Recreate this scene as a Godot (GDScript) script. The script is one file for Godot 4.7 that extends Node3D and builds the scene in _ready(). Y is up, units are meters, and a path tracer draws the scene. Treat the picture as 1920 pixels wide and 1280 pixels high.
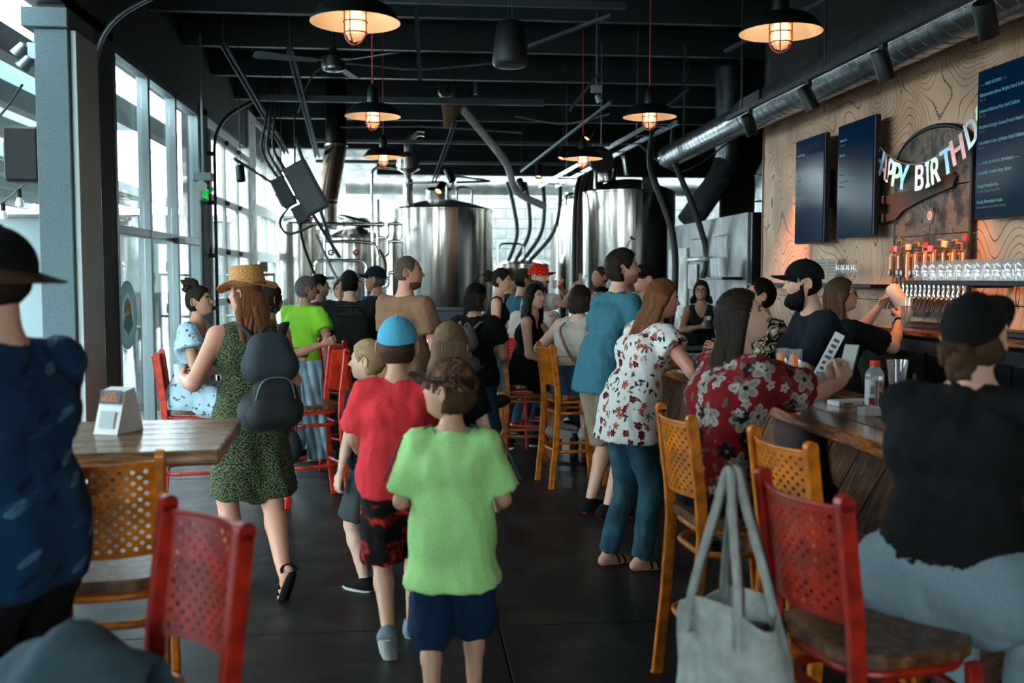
extends Node3D
# A brewery taproom: storefront and garage doors along x = -2.5, the bar wall along x = 3.4, tanks at the far end (z = -20).

func _ready() -> void:
	rng.seed = 7
	# camera: 35 mm lens held at eye height
	var cam := Camera3D.new()
	cam.name = "camera"
	add_child(cam)
	cam.fov = 37.84
	cam.near = 0.05
	cam.far = 200.0
	cam.transform = Transform3D(Basis.from_euler(Vector3(deg_to_rad(-3.679), deg_to_rad(-5.80), 0)), Vector3(0, 1.63, 0))
	var lens := CameraAttributesPhysical.new()
	lens.frustum_focal_length = 35.0
	lens.frustum_focus_distance = 6.5
	lens.exposure_aperture = 2.2
	cam.attributes = lens
	# overcast daylight
	var sky_mat := ProceduralSkyMaterial.new()
	sky_mat.sky_top_color = Color(0.82, 0.93, 0.97)
	sky_mat.sky_horizon_color = Color(0.88, 0.96, 0.98)
	sky_mat.ground_bottom_color = Color(0.42, 0.44, 0.44)
	sky_mat.ground_horizon_color = Color(0.6, 0.62, 0.62)
	var sky := Sky.new()
	sky.sky_material = sky_mat
	var env := Environment.new()
	env.background_mode = Environment.BG_SKY
	env.sky = sky
	env.background_energy_multiplier = SKY_ENERGY
	env.tonemap_mode = Environment.TONE_MAPPER_LINEAR
	env.tonemap_exposure = EXPOSURE
	env.sdfgi_enabled = true
	env.ssao_enabled = true
	env.ssil_enabled = true
	var we := WorldEnvironment.new()
	we.name = "world_environment"
	we.environment = env
	add_child(we)
	build_materials()
	build_shell()
	build_left_wall()
	build_patio()
	build_bar_wall()
	build_ceiling_things()
	build_brewery()
	build_bar()
	build_furniture()
	build_people()

const SKY_ENERGY := 27.0
const EXPOSURE := 1.06

# ---------------------------------------------------------------- mesh builder
class MB:
	var v := PackedVector3Array()
	var n := PackedVector3Array()
	var c := PackedColorArray()
	var uv := PackedVector2Array()
	var ix := PackedInt32Array()
	var col := Color.WHITE

	func vert(p: Vector3, nn: Vector3, t := Vector2.ZERO) -> int:
		v.append(p); n.append(nn); c.append(col); uv.append(t)
		return v.size() - 1

	func tri(a: Vector3, b: Vector3, d: Vector3) -> void:
		var nn := (b - a).cross(d - a).normalized()
		var k := v.size()
		vert(a, nn); vert(b, nn); vert(d, nn)
		ix.append_array([k, k + 2, k + 1])

	func quad(a: Vector3, b: Vector3, d: Vector3, e: Vector3) -> void:
		var nn := (b - a).cross(d - a)
		if nn.length_squared() < 1e-16:
			nn = (d - a).cross(e - a)
		nn = nn.normalized()
		var k := v.size()
		vert(a, nn, Vector2(0, 1)); vert(b, nn, Vector2(1, 1)); vert(d, nn, Vector2(1, 0)); vert(e, nn, Vector2(0, 0))
		ix.append_array([k, k + 2, k + 1, k, k + 3, k + 2])

	func box(p: Vector3, s: Vector3, bev := 0.0, bas := Basis.IDENTITY) -> void:
		var h := s * 0.5
		var e := minf(bev, minf(h.x, minf(h.y, h.z)) * 0.9)
		var X := Transform3D(bas, p)
		if e <= 0.0:
			for ax in 3:
				for sg in [-1.0, 1.0]:
					var q := []
					for m in [[-1, -1], [1, -1], [1, 1], [-1, 1]]:
						var w := Vector3.ZERO
						w[ax] = sg * h[ax]
						w[(ax + 1) % 3] = m[0] * h[(ax + 1) % 3]
						w[(ax + 2) % 3] = m[1] * h[(ax + 2) % 3]
						q.append(X * w)
					if sg > 0: quad(q[0], q[1], q[2], q[3])
					else: quad(q[3], q[2], q[1], q[0])
			return
		var cor := func(sx: float, sy: float, sz: float, ax: int) -> Vector3:
			var w := Vector3(sx * h.x, sy * h.y, sz * h.z)
			for k in 3:
				if k != ax: w[k] -= signf(w[k]) * e
			return X * w
		for ax in 3:
			var a1 := (ax + 1) % 3
			var a2 := (ax + 2) % 3
			for sg in [-1.0, 1.0]:
				var q := []
				for m in [[-1, -1], [1, -1], [1, 1], [-1, 1]]:
					var s3 := [0.0, 0.0, 0.0]
					s3[ax] = sg; s3[a1] = m[0]; s3[a2] = m[1]
					q.append(cor.call(s3[0], s3[1], s3[2], ax))
				if sg > 0: quad(q[0], q[1], q[2], q[3])
				else: quad(q[3], q[2], q[1], q[0])
			# edges along ax
			for s1 in [-1.0, 1.0]:
				for s2 in [-1.0, 1.0]:
					var pts := []
					for se in [-1.0, 1.0]:
						var s3 := [0.0, 0.0, 0.0]
						s3[ax] = se; s3[a1] = s1; s3[a2] = s2
						pts.append(cor.call(s3[0], s3[1], s3[2], a1))
						pts.append(cor.call(s3[0], s3[1], s3[2], a2))
					if s1 * s2 > 0: quad(pts[0], pts[1], pts[3], pts[2])
					else: quad(pts[1], pts[0], pts[2], pts[3])
		for sx in [-1.0, 1.0]:
			for sy in [-1.0, 1.0]:
				for sz in [-1.0, 1.0]:
					var a: Vector3 = cor.call(sx, sy, sz, 0)
					var b: Vector3 = cor.call(sx, sy, sz, 1)
					var d: Vector3 = cor.call(sx, sy, sz, 2)
					if sx * sy * sz > 0: tri(a, b, d)
					else: tri(a, d, b)

	func bar(a: Vector3, b: Vector3, w: float, h: float, up := Vector3.UP, bev := 0.0) -> void:
		var z := (b - a)
		var L := z.length()
		z = z / L
		if absf(z.dot(up)) > 0.98: up = Vector3.RIGHT if absf(z.x) < 0.9 else Vector3.UP
		var x := up.cross(z).normalized()
		var y := z.cross(x)
		box((a + b) * 0.5, Vector3(w, h, L), bev, Basis(x, y, z))

	func tube(pts: Array, rad, sides := 8, caps := true, flat := Vector2.ONE) -> void:
		var m := pts.size()
		var T := []
		for k in m:
			var t: Vector3 = pts[mini(k + 1, m - 1)] - pts[maxi(k - 1, 0)]
			T.append(t.normalized() if t.length() > 1e-9 else Vector3.UP)
		var t0: Vector3 = T[0]
		var x := t0.cross(Vector3.UP if absf(t0.y) < 0.9 else Vector3.RIGHT).normalized()
		var k0 := v.size()
		for k in m:
			var t: Vector3 = T[k]
			x = (x - t * x.dot(t)).normalized()
			var y := t.cross(x)
			var r: float = rad[k] if rad is Array else rad
			for s in sides + 1:
				var a := TAU * s / sides
				var o := x * cos(a) * flat.x + y * sin(a) * flat.y
				vert(pts[k] + o * r, o.normalized(), Vector2(float(s) / sides, float(k) / maxf(1, m - 1)))
		for k in m - 1:
			for s in sides:
				var a := k0 + k * (sides + 1) + s
				var b := a + sides + 1
				ix.append_array([a, b, a + 1, a + 1, b, b + 1])
		if caps:
			for e in 2:
				var k := 0 if e == 0 else m - 1
				var nn: Vector3 = -T[0] if e == 0 else T[m - 1]
				var cc := vert(pts[k], nn)
				var k1 := v.size()
				for s in sides + 1:
					vert(v[k0 + k * (sides + 1) + s], nn)
				for s in sides:
					if e == 0: ix.append_array([cc, k1 + s, k1 + s + 1])
					else: ix.append_array([cc, k1 + s + 1, k1 + s])

	# profile of (radius, height), revolved about y
	func lathe(prof: Array, X := Transform3D.IDENTITY, segs := 24, from := 0.0, to := TAU, inside := false) -> void:
		var m := prof.size()
		# run the profile so that its faces look outwards
		var area: float = prof[m - 1].x * prof[m - 1].y - prof[0].x * prof[0].y
		for k in m - 1: area += prof[k].x * prof[k + 1].y - prof[k + 1].x * prof[k].y
		if (area < 0.0) != inside:
			prof = prof.duplicate()
			prof.reverse()
		var fn := []
		for k in m - 1:
			var d: Vector2 = prof[k + 1] - prof[k]
			fn.append(Vector2(d.y, -d.x).normalized())
		for k in m - 1:
			if (prof[k + 1] - prof[k]).length() < 1e-7: continue
			var na: Vector2 = fn[k]
			var nb: Vector2 = fn[k]
			if k > 0 and fn[k - 1].dot(fn[k]) > 0.8: na = (fn[k - 1] + fn[k]).normalized()
			if k < m - 2 and fn[k + 1].dot(fn[k]) > 0.8: nb = (fn[k + 1] + fn[k]).normalized()
			var k0 := v.size()
			for s in segs + 1:
				var a := from + (to - from) * s / segs
				var cs := cos(a)
				var sn := sin(a)
				var pa: Vector2 = prof[k]
				var pb: Vector2 = prof[k + 1]
				vert(X * Vector3(pa.x * cs, pa.y, pa.x * sn), (X.basis * Vector3(na.x * cs, na.y, na.x * sn)).normalized(), Vector2(float(s) / segs, float(k) / m))
				vert(X * Vector3(pb.x * cs, pb.y, pb.x * sn), (X.basis * Vector3(nb.x * cs, nb.y, nb.x * sn)).normalized(), Vector2(float(s) / segs, float(k + 1) / m))
			for s in segs:
				var a := k0 + s * 2
				ix.append_array([a, a + 2, a + 1, a + 1, a + 2, a + 3])

	# polygon in the xy plane of X, extruded from z = 0 to z = depth
	func prism(poly: PackedVector2Array, depth: float, X := Transform3D.IDENTITY) -> void:
		if Geometry2D.is_polygon_clockwise(poly): poly.reverse()
		var id := Geometry2D.triangulate_polygon(poly)
		for side in 2:
			var z := depth if side == 1 else 0.0
			var nn := (X.basis * Vector3(0, 0, 1 if side == 1 else -1)).normalized()
			var k := v.size()
			for p in poly: vert(X * Vector3(p.x, p.y, z), nn, p)
			for t in range(0, id.size(), 3):
				var A := poly[id[t]]
				var B := poly[id[t + 1]]
				var C := poly[id[t + 2]]
				var ccw := (B - A).cross(C - A) > 0
				if ccw == (side == 1): ix.append_array([k + id[t], k + id[t + 2], k + id[t + 1]])
				else: ix.append_array([k + id[t], k + id[t + 1], k + id[t + 2]])
		for j in poly.size():
			var a := poly[j]
			var b := poly[(j + 1) % poly.size()]
			quad(X * Vector3(a.x, a.y, 0), X * Vector3(b.x, b.y, 0), X * Vector3(b.x, b.y, depth), X * Vector3(a.x, a.y, depth))

	func ell(p: Vector3, r: Vector3, bas := Basis.IDENTITY, lat := 8, lon := 12) -> void:
		var k0 := v.size()
		for a in lat + 1:
			var th := PI * a / lat
			for b in lon + 1:
				var phi := TAU * b / lon
				var q := Vector3(sin(th) * cos(phi), cos(th), sin(th) * sin(phi))
				vert(p + bas * (q * r), (bas * (q / r)).normalized())
		for a in lat:
			for b in lon:
				var k := k0 + a * (lon + 1) + b
				ix.append_array([k, k + lon + 1, k + 1, k + 1, k + lon + 1, k + lon + 2])

	# smooth sheet through a grid of points, rows of equal length; closed in u if wrap
	func sheet(rows: Array, two_sided := 0.0) -> void:
		var R := rows.size()
		var C: int = rows[0].size()
		var nrm := []
		for r in R:
			for q in C:
				var du: Vector3 = rows[r][mini(q + 1, C - 1)] - rows[r][maxi(q - 1, 0)]
				var dv: Vector3 = rows[mini(r + 1, R - 1)][q] - rows[maxi(r - 1, 0)][q]
				nrm.append(du.cross(dv).normalized())
		for side in (2 if two_sided > 0.0 else 1):
			var k0 := v.size()
			for r in R:
				for q in C:
					var nn: Vector3 = nrm[r * C + q]
					vert(rows[r][q] - nn * two_sided * side, nn if side == 0 else -nn, Vector2(float(q) / (C - 1), float(r) / (R - 1)))
			for r in R - 1:
				for q in C - 1:
					var k := k0 + r * C + q
					if side == 0: ix.append_array([k, k + C, k + 1, k + 1, k + C, k + C + 1])
					else: ix.append_array([k, k + 1, k + C, k + 1, k + C + 1, k + C])
		if two_sided > 0.0:
			for e in [[0, 0, 0, C - 1], [R - 1, 0, R - 1, C - 1], [0, 0, R - 1, 0], [0, C - 1, R - 1, C - 1]]:
				var L := maxi(absi(e[2] - e[0]), absi(e[3] - e[1]))
				for s in L:
					var r0: int = e[0] + signi(e[2] - e[0]) * s
					var c0: int = e[1] + signi(e[3] - e[1]) * s
					var r1: int = e[0] + signi(e[2] - e[0]) * (s + 1)
					var c1: int = e[1] + signi(e[3] - e[1]) * (s + 1)
					quad(rows[r0][c0], rows[r1][c1], rows[r1][c1] - nrm[r1 * C + c1] * two_sided, rows[r0][c0] - nrm[r0 * C + c0] * two_sided)

	func mesh(m: Material) -> ArrayMesh:
		var a := []
		a.resize(Mesh.ARRAY_MAX)
		a[Mesh.ARRAY_VERTEX] = v
		a[Mesh.ARRAY_NORMAL] = n
		a[Mesh.ARRAY_COLOR] = c
		a[Mesh.ARRAY_TEX_UV] = uv
		a[Mesh.ARRAY_INDEX] = ix
		var am := ArrayMesh.new()
		am.add_surface_from_arrays(Mesh.PRIMITIVE_TRIANGLES, a)
		am.surface_set_material(0, m)
		return am


# ---------------------------------------------------------------- scene tree helpers
var taken := {}
var mats := {}
var rng := RandomNumberGenerator.new()

func numbered(called: String) -> String:
	var k: int = taken.get(called, 0)
	taken[called] = k + 1
	return called if k == 0 else "%s_%03d" % [called, k]

func thing(called: String, label: String, category: String, at := Vector3.ZERO, yaw := 0.0, group := "") -> Node3D:
	var o := Node3D.new()
	o.name = numbered(called)
	add_child(o)
	o.position = at
	o.rotation.y = deg_to_rad(yaw)
	o.set_meta("label", label)
	o.set_meta("category", category)
	if group: o.set_meta("group", group)
	return o

func struct(called: String, at := Vector3.ZERO) -> Node3D:
	var o := Node3D.new()
	o.name = numbered(called)
	add_child(o)
	o.position = at
	o.set_meta("kind", "structure")
	return o

func part(parent: Node3D, called: String, mb: MB, m: Material, label := "") -> MeshInstance3D:
	return inst(parent, called, mb.mesh(m), label)

func inst(parent: Node3D, called: String, mesh: Mesh, label := "", X := Transform3D.IDENTITY) -> MeshInstance3D:
	var o := MeshInstance3D.new()
	o.name = called
	o.mesh = mesh
	o.transform = X
	parent.add_child(o, true)
	if label: o.set_meta("label", label)
	return o

func bx(parent: Node3D, called: String, p: Vector3, s: Vector3, m: Material, bev := 0.0, bas := Basis.IDENTITY) -> MeshInstance3D:
	var b := MB.new()
	b.box(p, s, bev, bas)
	return part(parent, called, b, m)

func pipe(parent: Node3D, called: String, pts: Array, r: float, m: Material, sides := 10) -> MeshInstance3D:
	var b := MB.new()
	b.tube(pts, r, sides)
	return part(parent, called, b, m)

# points along a rounded path through corner points
func bent(pts: Array, r := 0.08, steps := 4) -> Array:
	var out := [pts[0]]
	for k in range(1, pts.size() - 1):
		var p: Vector3 = pts[k]
		var a: Vector3 = (pts[k - 1] - p)
		var b: Vector3 = (pts[k + 1] - p)
		var q := minf(r, minf(a.length(), b.length()) * 0.48)
		var A := p + a.normalized() * q
		var B := p + b.normalized() * q
		for s in steps + 1:
			var t := float(s) / steps
			out.append(A.lerp(p, t).lerp(p.lerp(B, t), t))
	out.append(pts[pts.size() - 1])
	return out

func curve(pts: Array, steps := 6) -> Array:
	var out := []
	var m := pts.size()
	for k in m - 1:
		var a: Vector3 = pts[maxi(k - 1, 0)]
		var b: Vector3 = pts[k]
		var c: Vector3 = pts[k + 1]
		var d: Vector3 = pts[mini(k + 2, m - 1)]
		for s in steps:
			out.append(b.cubic_interpolate(c, a, d, float(s) / steps))
	out.append(pts[m - 1])
	return out

# ---------------------------------------------------------------- materials
func mat(key: String, col: Color, rough := 0.7, metal := 0.0, spec := 0.5) -> StandardMaterial3D:
	if mats.has(key): return mats[key]
	var m := StandardMaterial3D.new()
	m.resource_name = key
	m.albedo_color = col
	m.roughness = rough
	m.metallic = metal
	m.metallic_specular = spec
	mats[key] = m
	return m

func noise_tex(key: String, freq: float, ramp: Array, size := 512, oct := 4, as_normal := 0.0, typ := FastNoiseLite.TYPE_SIMPLEX_SMOOTH) -> NoiseTexture2D:
	if mats.has(key): return mats[key]
	var f := FastNoiseLite.new()
	f.seed = hash(key) % 1000
	f.noise_type = typ
	f.frequency = freq
	f.fractal_octaves = oct
	var t := NoiseTexture2D.new()
	t.width = size
	t.height = size
	t.seamless = true
	t.noise = f
	if as_normal > 0.0:
		t.as_normal_map = true
		t.bump_strength = as_normal
	elif ramp.size():
		var g := Gradient.new()
		var offs := PackedFloat32Array()
		var cols := PackedColorArray()
		for k in ramp.size():
			offs.append(ramp[k][0])
			cols.append(ramp[k][1])
		g.offsets = offs
		g.colors = cols
		t.color_ramp = g
	mats[key] = t
	return t

func grain(v0: float, v1: float) -> Array:
	return [[0.25, Color(v0, v0, v0)], [0.75, Color(v1, v1, v1)]]

func tri(m: StandardMaterial3D, tex: Texture2D, scale := 1.0, world := true) -> StandardMaterial3D:
	m.albedo_texture = tex
	m.uv1_triplanar = true
	m.uv1_world_triplanar = world
	m.uv1_scale = Vector3.ONE * scale
	return m

func bump(m: StandardMaterial3D, tex: Texture2D, amount := 1.0) -> StandardMaterial3D:
	m.normal_enabled = true
	m.normal_texture = tex
	m.normal_scale = amount
	return m

func emit(key: String, col: Color, energy: float) -> StandardMaterial3D:
	if mats.has(key): return mats[key]
	var m := mat(key, col * 0.5, 0.6)
	m.emission_enabled = true
	m.emission = col
	m.emission_energy_multiplier = energy
	return m

func glass(key: String, col := Color(1, 1, 1), alpha := 0.06, rough := 0.0) -> StandardMaterial3D:
	if mats.has(key): return mats[key]
	var m := mat(key, Color(col.r, col.g, col.b, alpha), rough)
	m.transparency = BaseMaterial3D.TRANSPARENCY_ALPHA
	return m

func letters(parent: Node3D, called: String, s: String, size: float, X: Transform3D, m: Material, depth := 0.002, font := "Droid Sans", bold := false, align := HORIZONTAL_ALIGNMENT_LEFT) -> MeshInstance3D:
	var t := TextMesh.new()
	var f := SystemFont.new()
	f.font_names = PackedStringArray([font])
	if bold: f.font_weight = 700
	t.font = f
	t.text = s
	t.font_size = 32
	t.pixel_size = size / 32.0
	t.depth = depth
	t.curve_step = 2.0
	t.horizontal_alignment = align
	t.material = m
	return inst(parent, called, t, "", X)

func omni(at: Vector3, col: Color, energy: float, radius := 0.05) -> OmniLight3D:
	var l := OmniLight3D.new()
	l.name = numbered("lamp_light")
	l.position = at
	l.light_color = col
	l.light_energy = energy
	l.light_size = radius
	l.omni_range = 30.0
	l.omni_attenuation = 2.0
	l.shadow_enabled = true
	add_child(l)
	return l

func spot(at: Vector3, to: Vector3, col: Color, energy: float, angle := 30.0, radius := 0.04) -> SpotLight3D:
	var l := SpotLight3D.new()
	l.name = numbered("spot_light")
	add_child(l)
	l.look_at_from_position(at, to, Vector3.UP if absf((to - at).normalized().y) < 0.98 else Vector3.RIGHT)
	l.light_color = col
	l.light_energy = energy
	l.light_size = radius
	l.spot_range = 30.0
	l.spot_attenuation = 2.0
	l.spot_angle = angle
	l.shadow_enabled = true
	return l

# ---------------------------------------------------------------- materials of the place
var black_paint: StandardMaterial3D
var black_metal: StandardMaterial3D
var steel: StandardMaterial3D
var galv: StandardMaterial3D
var alu: StandardMaterial3D
var white_paint: StandardMaterial3D
var wood_bar: StandardMaterial3D
var window_glass: StandardMaterial3D
var rubber: StandardMaterial3D
var chrome: StandardMaterial3D
var clear_glass: StandardMaterial3D

func wood(key: String, a: Color, b: Color, along: float, across: float, rough := 0.5) -> StandardMaterial3D:
	var m := mat(key, Color.WHITE, rough)
	m.albedo_texture = noise_tex("tex_" + key, 0.012, [[0.2, a.darkened(0.35)], [0.42, a], [0.5, b], [0.56, a], [0.8, b.lightened(0.12)]], 512, 5)
	m.uv1_scale = Vector3(along, across, 1)
	return m

func build_materials() -> void:
	var soft := noise_tex("soft_grain", 0.01, grain(0.72, 1.0), 512, 5)
	var fine := noise_tex("fine_bump", 0.05, [], 512, 4, 3.0)
	black_paint = tri(mat("black_paint", Color(0.03, 0.04, 0.046), 0.75), soft, 0.5)
	black_metal = mat("black_metal", Color(0.06, 0.07, 0.075), 0.45, 0.3)
	steel = bump(tri(mat("brushed_steel", Color(0.78, 0.76, 0.73), 0.2, 1.0), noise_tex("steel_grain", 0.02, grain(0.88, 1.0), 256, 3), 0.7), noise_tex("steel_waves", 0.03, [], 256, 3, 2.0), 0.3)
	steel.uv1_scale = Vector3(1.5, 0.05, 1.5)
	galv = tri(mat("galvanised_steel", Color(0.74, 0.78, 0.8), 0.24, 0.9), noise_tex("galv_spangle", 0.03, grain(0.75, 1.0), 256, 3, 0.0, FastNoiseLite.TYPE_CELLULAR), 1.4)
	alu = mat("anodised_aluminium", Color(0.42, 0.47, 0.48), 0.4, 0.75)
	chrome = mat("chrome", Color(0.85, 0.85, 0.85), 0.12, 1.0)
	white_paint = tri(mat("white_paint", Color(0.86, 0.86, 0.85), 0.6), soft, 0.4)
	window_glass = glass("window_glass", Color(0.9, 0.97, 0.96), 0.08)
	clear_glass = glass("clear_glass", Color(0.95, 1, 1), 0.05)
	rubber = mat("black_rubber", Color(0.05, 0.055, 0.06), 0.55)
	wood_bar = wood("bar_top_oak", Color(0.47, 0.27, 0.12), Color(0.62, 0.38, 0.18), 0.7, 5.0, 0.16)
	wood_bar.clearcoat_enabled = true
	wood_bar.clearcoat = 0.6
	wood_bar.clearcoat_roughness = 0.12
	bump(black_paint, fine, 0.4)
	tri(wood_bar, wood_bar.albedo_texture, 1.0)
	wood_bar.uv1_scale = Vector3(5.0, 5.0, 0.6)

# ---------------------------------------------------------------- floor, ceiling, walls
func build_shell() -> void:
	var f := struct("floor")
	var conc := mat("polished_concrete", Color.WHITE, 0.5, 0.0, 0.4)
	tri(conc, noise_tex("concrete_cloud", 0.006, [[0.15, Color(0.038, 0.043, 0.045)], [0.5, Color(0.07, 0.075, 0.075)], [0.85, Color(0.15, 0.152, 0.145)]], 1024, 6), 0.33)
	bump(conc, noise_tex("concrete_bump", 0.02, [], 512, 5, 2.0), 0.25)
	conc.roughness_texture = noise_tex("concrete_gloss", 0.01, [[0.1, Color(0.75, 0.75, 0.75)], [0.9, Color(1, 1, 1)]], 512, 5)
	# slabs between saw cuts
	var xs := [-2.75, 0.4, 3.6, 7.2]
	var zs := [4.0, -1.2, -4.55, -8.2, -12.0, -16.0, -20.3]
	for a in 3:
		for b in 6:
			var x0: float = xs[a] + 0.003
			var x1: float = xs[a + 1] - 0.003
			var z0: float = zs[b] - 0.003
			var z1: float = zs[b + 1] + 0.003
			bx(f, "slab", Vector3((x0 + x1) / 2, -0.1, (z0 + z1) / 2), Vector3(x1 - x0, 0.2, z0 - z1), conc, 0.004)
	bx(f, "sub_base", Vector3(2.2, -0.18, -8.1), Vector3(10, 0.3, 24.6), mat("joint_filler", Color(0.05, 0.05, 0.05), 0.9))
	var c := struct("ceiling")
	bx(c, "deck", Vector3(2.2, 4.62, -4.7), Vector3(10, 0.24, 18), black_paint)
	bx(c, "rear_deck", Vector3(2.2, 4.62, -16.15), Vector3(10, 0.24, 4.9), black_paint)
	# a strip of skylights washes the back wall from behind a black bulkhead
	bx(c, "bulkhead", Vector3(2.9, 4.05, -18.45), Vector3(7.0, 1.1, 0.18), black_paint)
	bx(c, "bulkhead", Vector3(-1.62, 4.27, -18.45), Vector3(2.04, 0.64, 0.18), black_paint)
	var sky_pane := glass("skylight_glass", Color(0.95, 0.98, 1.0), 0.1)
	for q in 5:
		bx(c, "skylight", Vector3(-1.75 + q * 1.95, 4.66, -19.3), Vector3(1.85, 0.012, 1.5), sky_pane)
		bx(c, "skylight_curb", Vector3(-0.78 + q * 1.95, 4.62, -19.3), Vector3(0.1, 0.24, 1.5), white_paint)
	# the white lean-to beyond, left of the back wall
	bx(c, "lean_to_deck", Vector3(-0.8, 4.35, -24.0), Vector3(3.8, 0.1, 7.6), white_paint)
	for q in 5:
		bx(c, "lean_to_joist", Vector3(-0.8, 4.2, -20.9 - q * 1.4), Vector3(3.8, 0.2, 0.07), white_paint)
	# roof purlins: steel channels every metre and a half
	var k := 0
	for d in [4.3, 5.75, 7.2, 8.65, 10.1, 11.56, 13.2, 14.9, 16.6]:
		var b := MB.new()
		var dark: bool = d < 17.0
		b.box(Vector3(2.2, 4.205, -d), Vector3(9.6, 0.012, 0.075))
		b.box(Vector3(2.2, 4.35, -d + 0.035), Vector3(9.6, 0.3, 0.008))
		b.box(Vector3(2.2, 4.495, -d), Vector3(9.6, 0.012, 0.075))
		part(c, "purlin", b, mat("grey_primed_steel", Color(0.2, 0.235, 0.25), 0.5, 0.4) if dark else white_paint)
		k += 1
	# a lower lattice of unistrut carrying lamps and conduit
	var u := MB.new()
	u.box(Vector3(0.75, 3.8, -8.0), Vector3(1.95, 0.055, 0.06), 0.004)
	u.box(Vector3(-0.1, 3.72, -12.0), Vector3(3.4, 0.075, 0.07), 0.004)
	u.box(Vector3(0.8, 3.53, -14.2), Vector3(4.2, 0.05, 0.05), 0.004)
	u.box(Vector3(0.6, 3.36, -15.2), Vector3(4.0, 0.045, 0.045), 0.004)
	part(c, "cross_strut", u, mat("strut_steel", Color(0.28, 0.32, 0.34), 0.45, 0.5))
	# back wall of painted block, laid in courses
	var w := struct("wall_back")
	var block := tri(mat("painted_block", Color(0.83, 0.83, 0.81), 0.65), noise_tex("block_face", 0.02, grain(0.86, 1.0), 256, 4), 0.8)
	bx(w, "mortar", Vector3(3.75, 2.2, -20.15), Vector3(6.1, 4.6, 0.28), tri(mat("pale_mortar", Color(0.68, 0.68, 0.66), 0.9), noise_tex("soft_grain", 0.01, [], 512), 1.0))
	var bm := MB.new()
	bm.box(Vector3.ZERO, Vector3(0.39, 0.19, 0.02), 0.006)
	var block_mesh := bm.mesh(block)
	var upper := MB.new()
	var n := 0
	for r in 22:
		for q in 14:
			var p := Vector3(0.9 + q * 0.4 + (0.2 if r % 2 else 0.0), 0.1 + r * 0.2, -20.0)
			# the blocks that show between the tanks are pieces of their own
			if p.y > 1.7 and p.y < 3.75 and p.x > 0.8 and p.x < 4.9 and n < 290:
				inst(w, "block", block_mesh, "", Transform3D(Basis.IDENTITY, p))
				n += 1
			else:
				upper.box(p, Vector3(0.39, 0.19, 0.02))
	part(w, "hidden_blocks", upper, block).set_meta("kind", "stuff")
	bx(w, "lean_to_end", Vector3(-0.8, 2.2, -27.7), Vector3(3.8, 4.4, 0.2), white_paint)
	bx(w, "lean_to_side", Vector3(0.85, 2.2, -23.9), Vector3(0.2, 4.4, 7.4), white_paint)
	bx(w, "lean_to_floor", Vector3(-0.8, -0.1, -24.0), Vector3(3.8, 0.2, 7.6), white_paint)
	# wall behind the viewer
	var fw := struct("wall_front")
	for q in [[Vector3(0.6, 0.5, 4.1), Vector3(6.8, 1.0, 0.2)], [Vector3(0.6, 3.85, 4.1), Vector3(6.8, 1.5, 0.2)], [Vector3(-2.0, 2.0, 4.1), Vector3(1.6, 2.2, 0.2)], [Vector3(2.6, 2.0, 4.1), Vector3(2.8, 2.2, 0.2)]]:
		bx(fw, "wall_panel", q[0], q[1], black_paint)
	# street window behind the viewer
	var win := struct("window_3")
	for q in 3:
		bx(win, "mullion", Vector3(-1.2 + q * 1.2, 2.05, 4.1), Vector3(0.07, 2.1, 0.1), alu, 0.004)
	for q in 2:
		bx(win, "pane", Vector3(-0.6 + q * 1.2, 2.05, 4.1), Vector3(1.13, 2.1, 0.008), window_glass)
	# right hand walls
	var rw := struct("wall_right")
	bx(rw, "stud_wall", Vector3(3.55, 2.25, -2.7), Vector3(0.2, 4.5, 13.4), black_paint)
	bx(rw, "return_wall", Vector3(5.2, 2.25, -9.55), Vector3(3.3, 4.5, 0.15), black_paint)
	bx(rw, "far_wall", Vector3(6.9, 2.25, -14.9), Vector3(0.2, 4.5, 10.8), black_paint)
	bx(rw, "plant_partition", Vector3(5.55, 2.25, -13.6), Vector3(2.5, 4.5, 0.1), black_paint)

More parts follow.
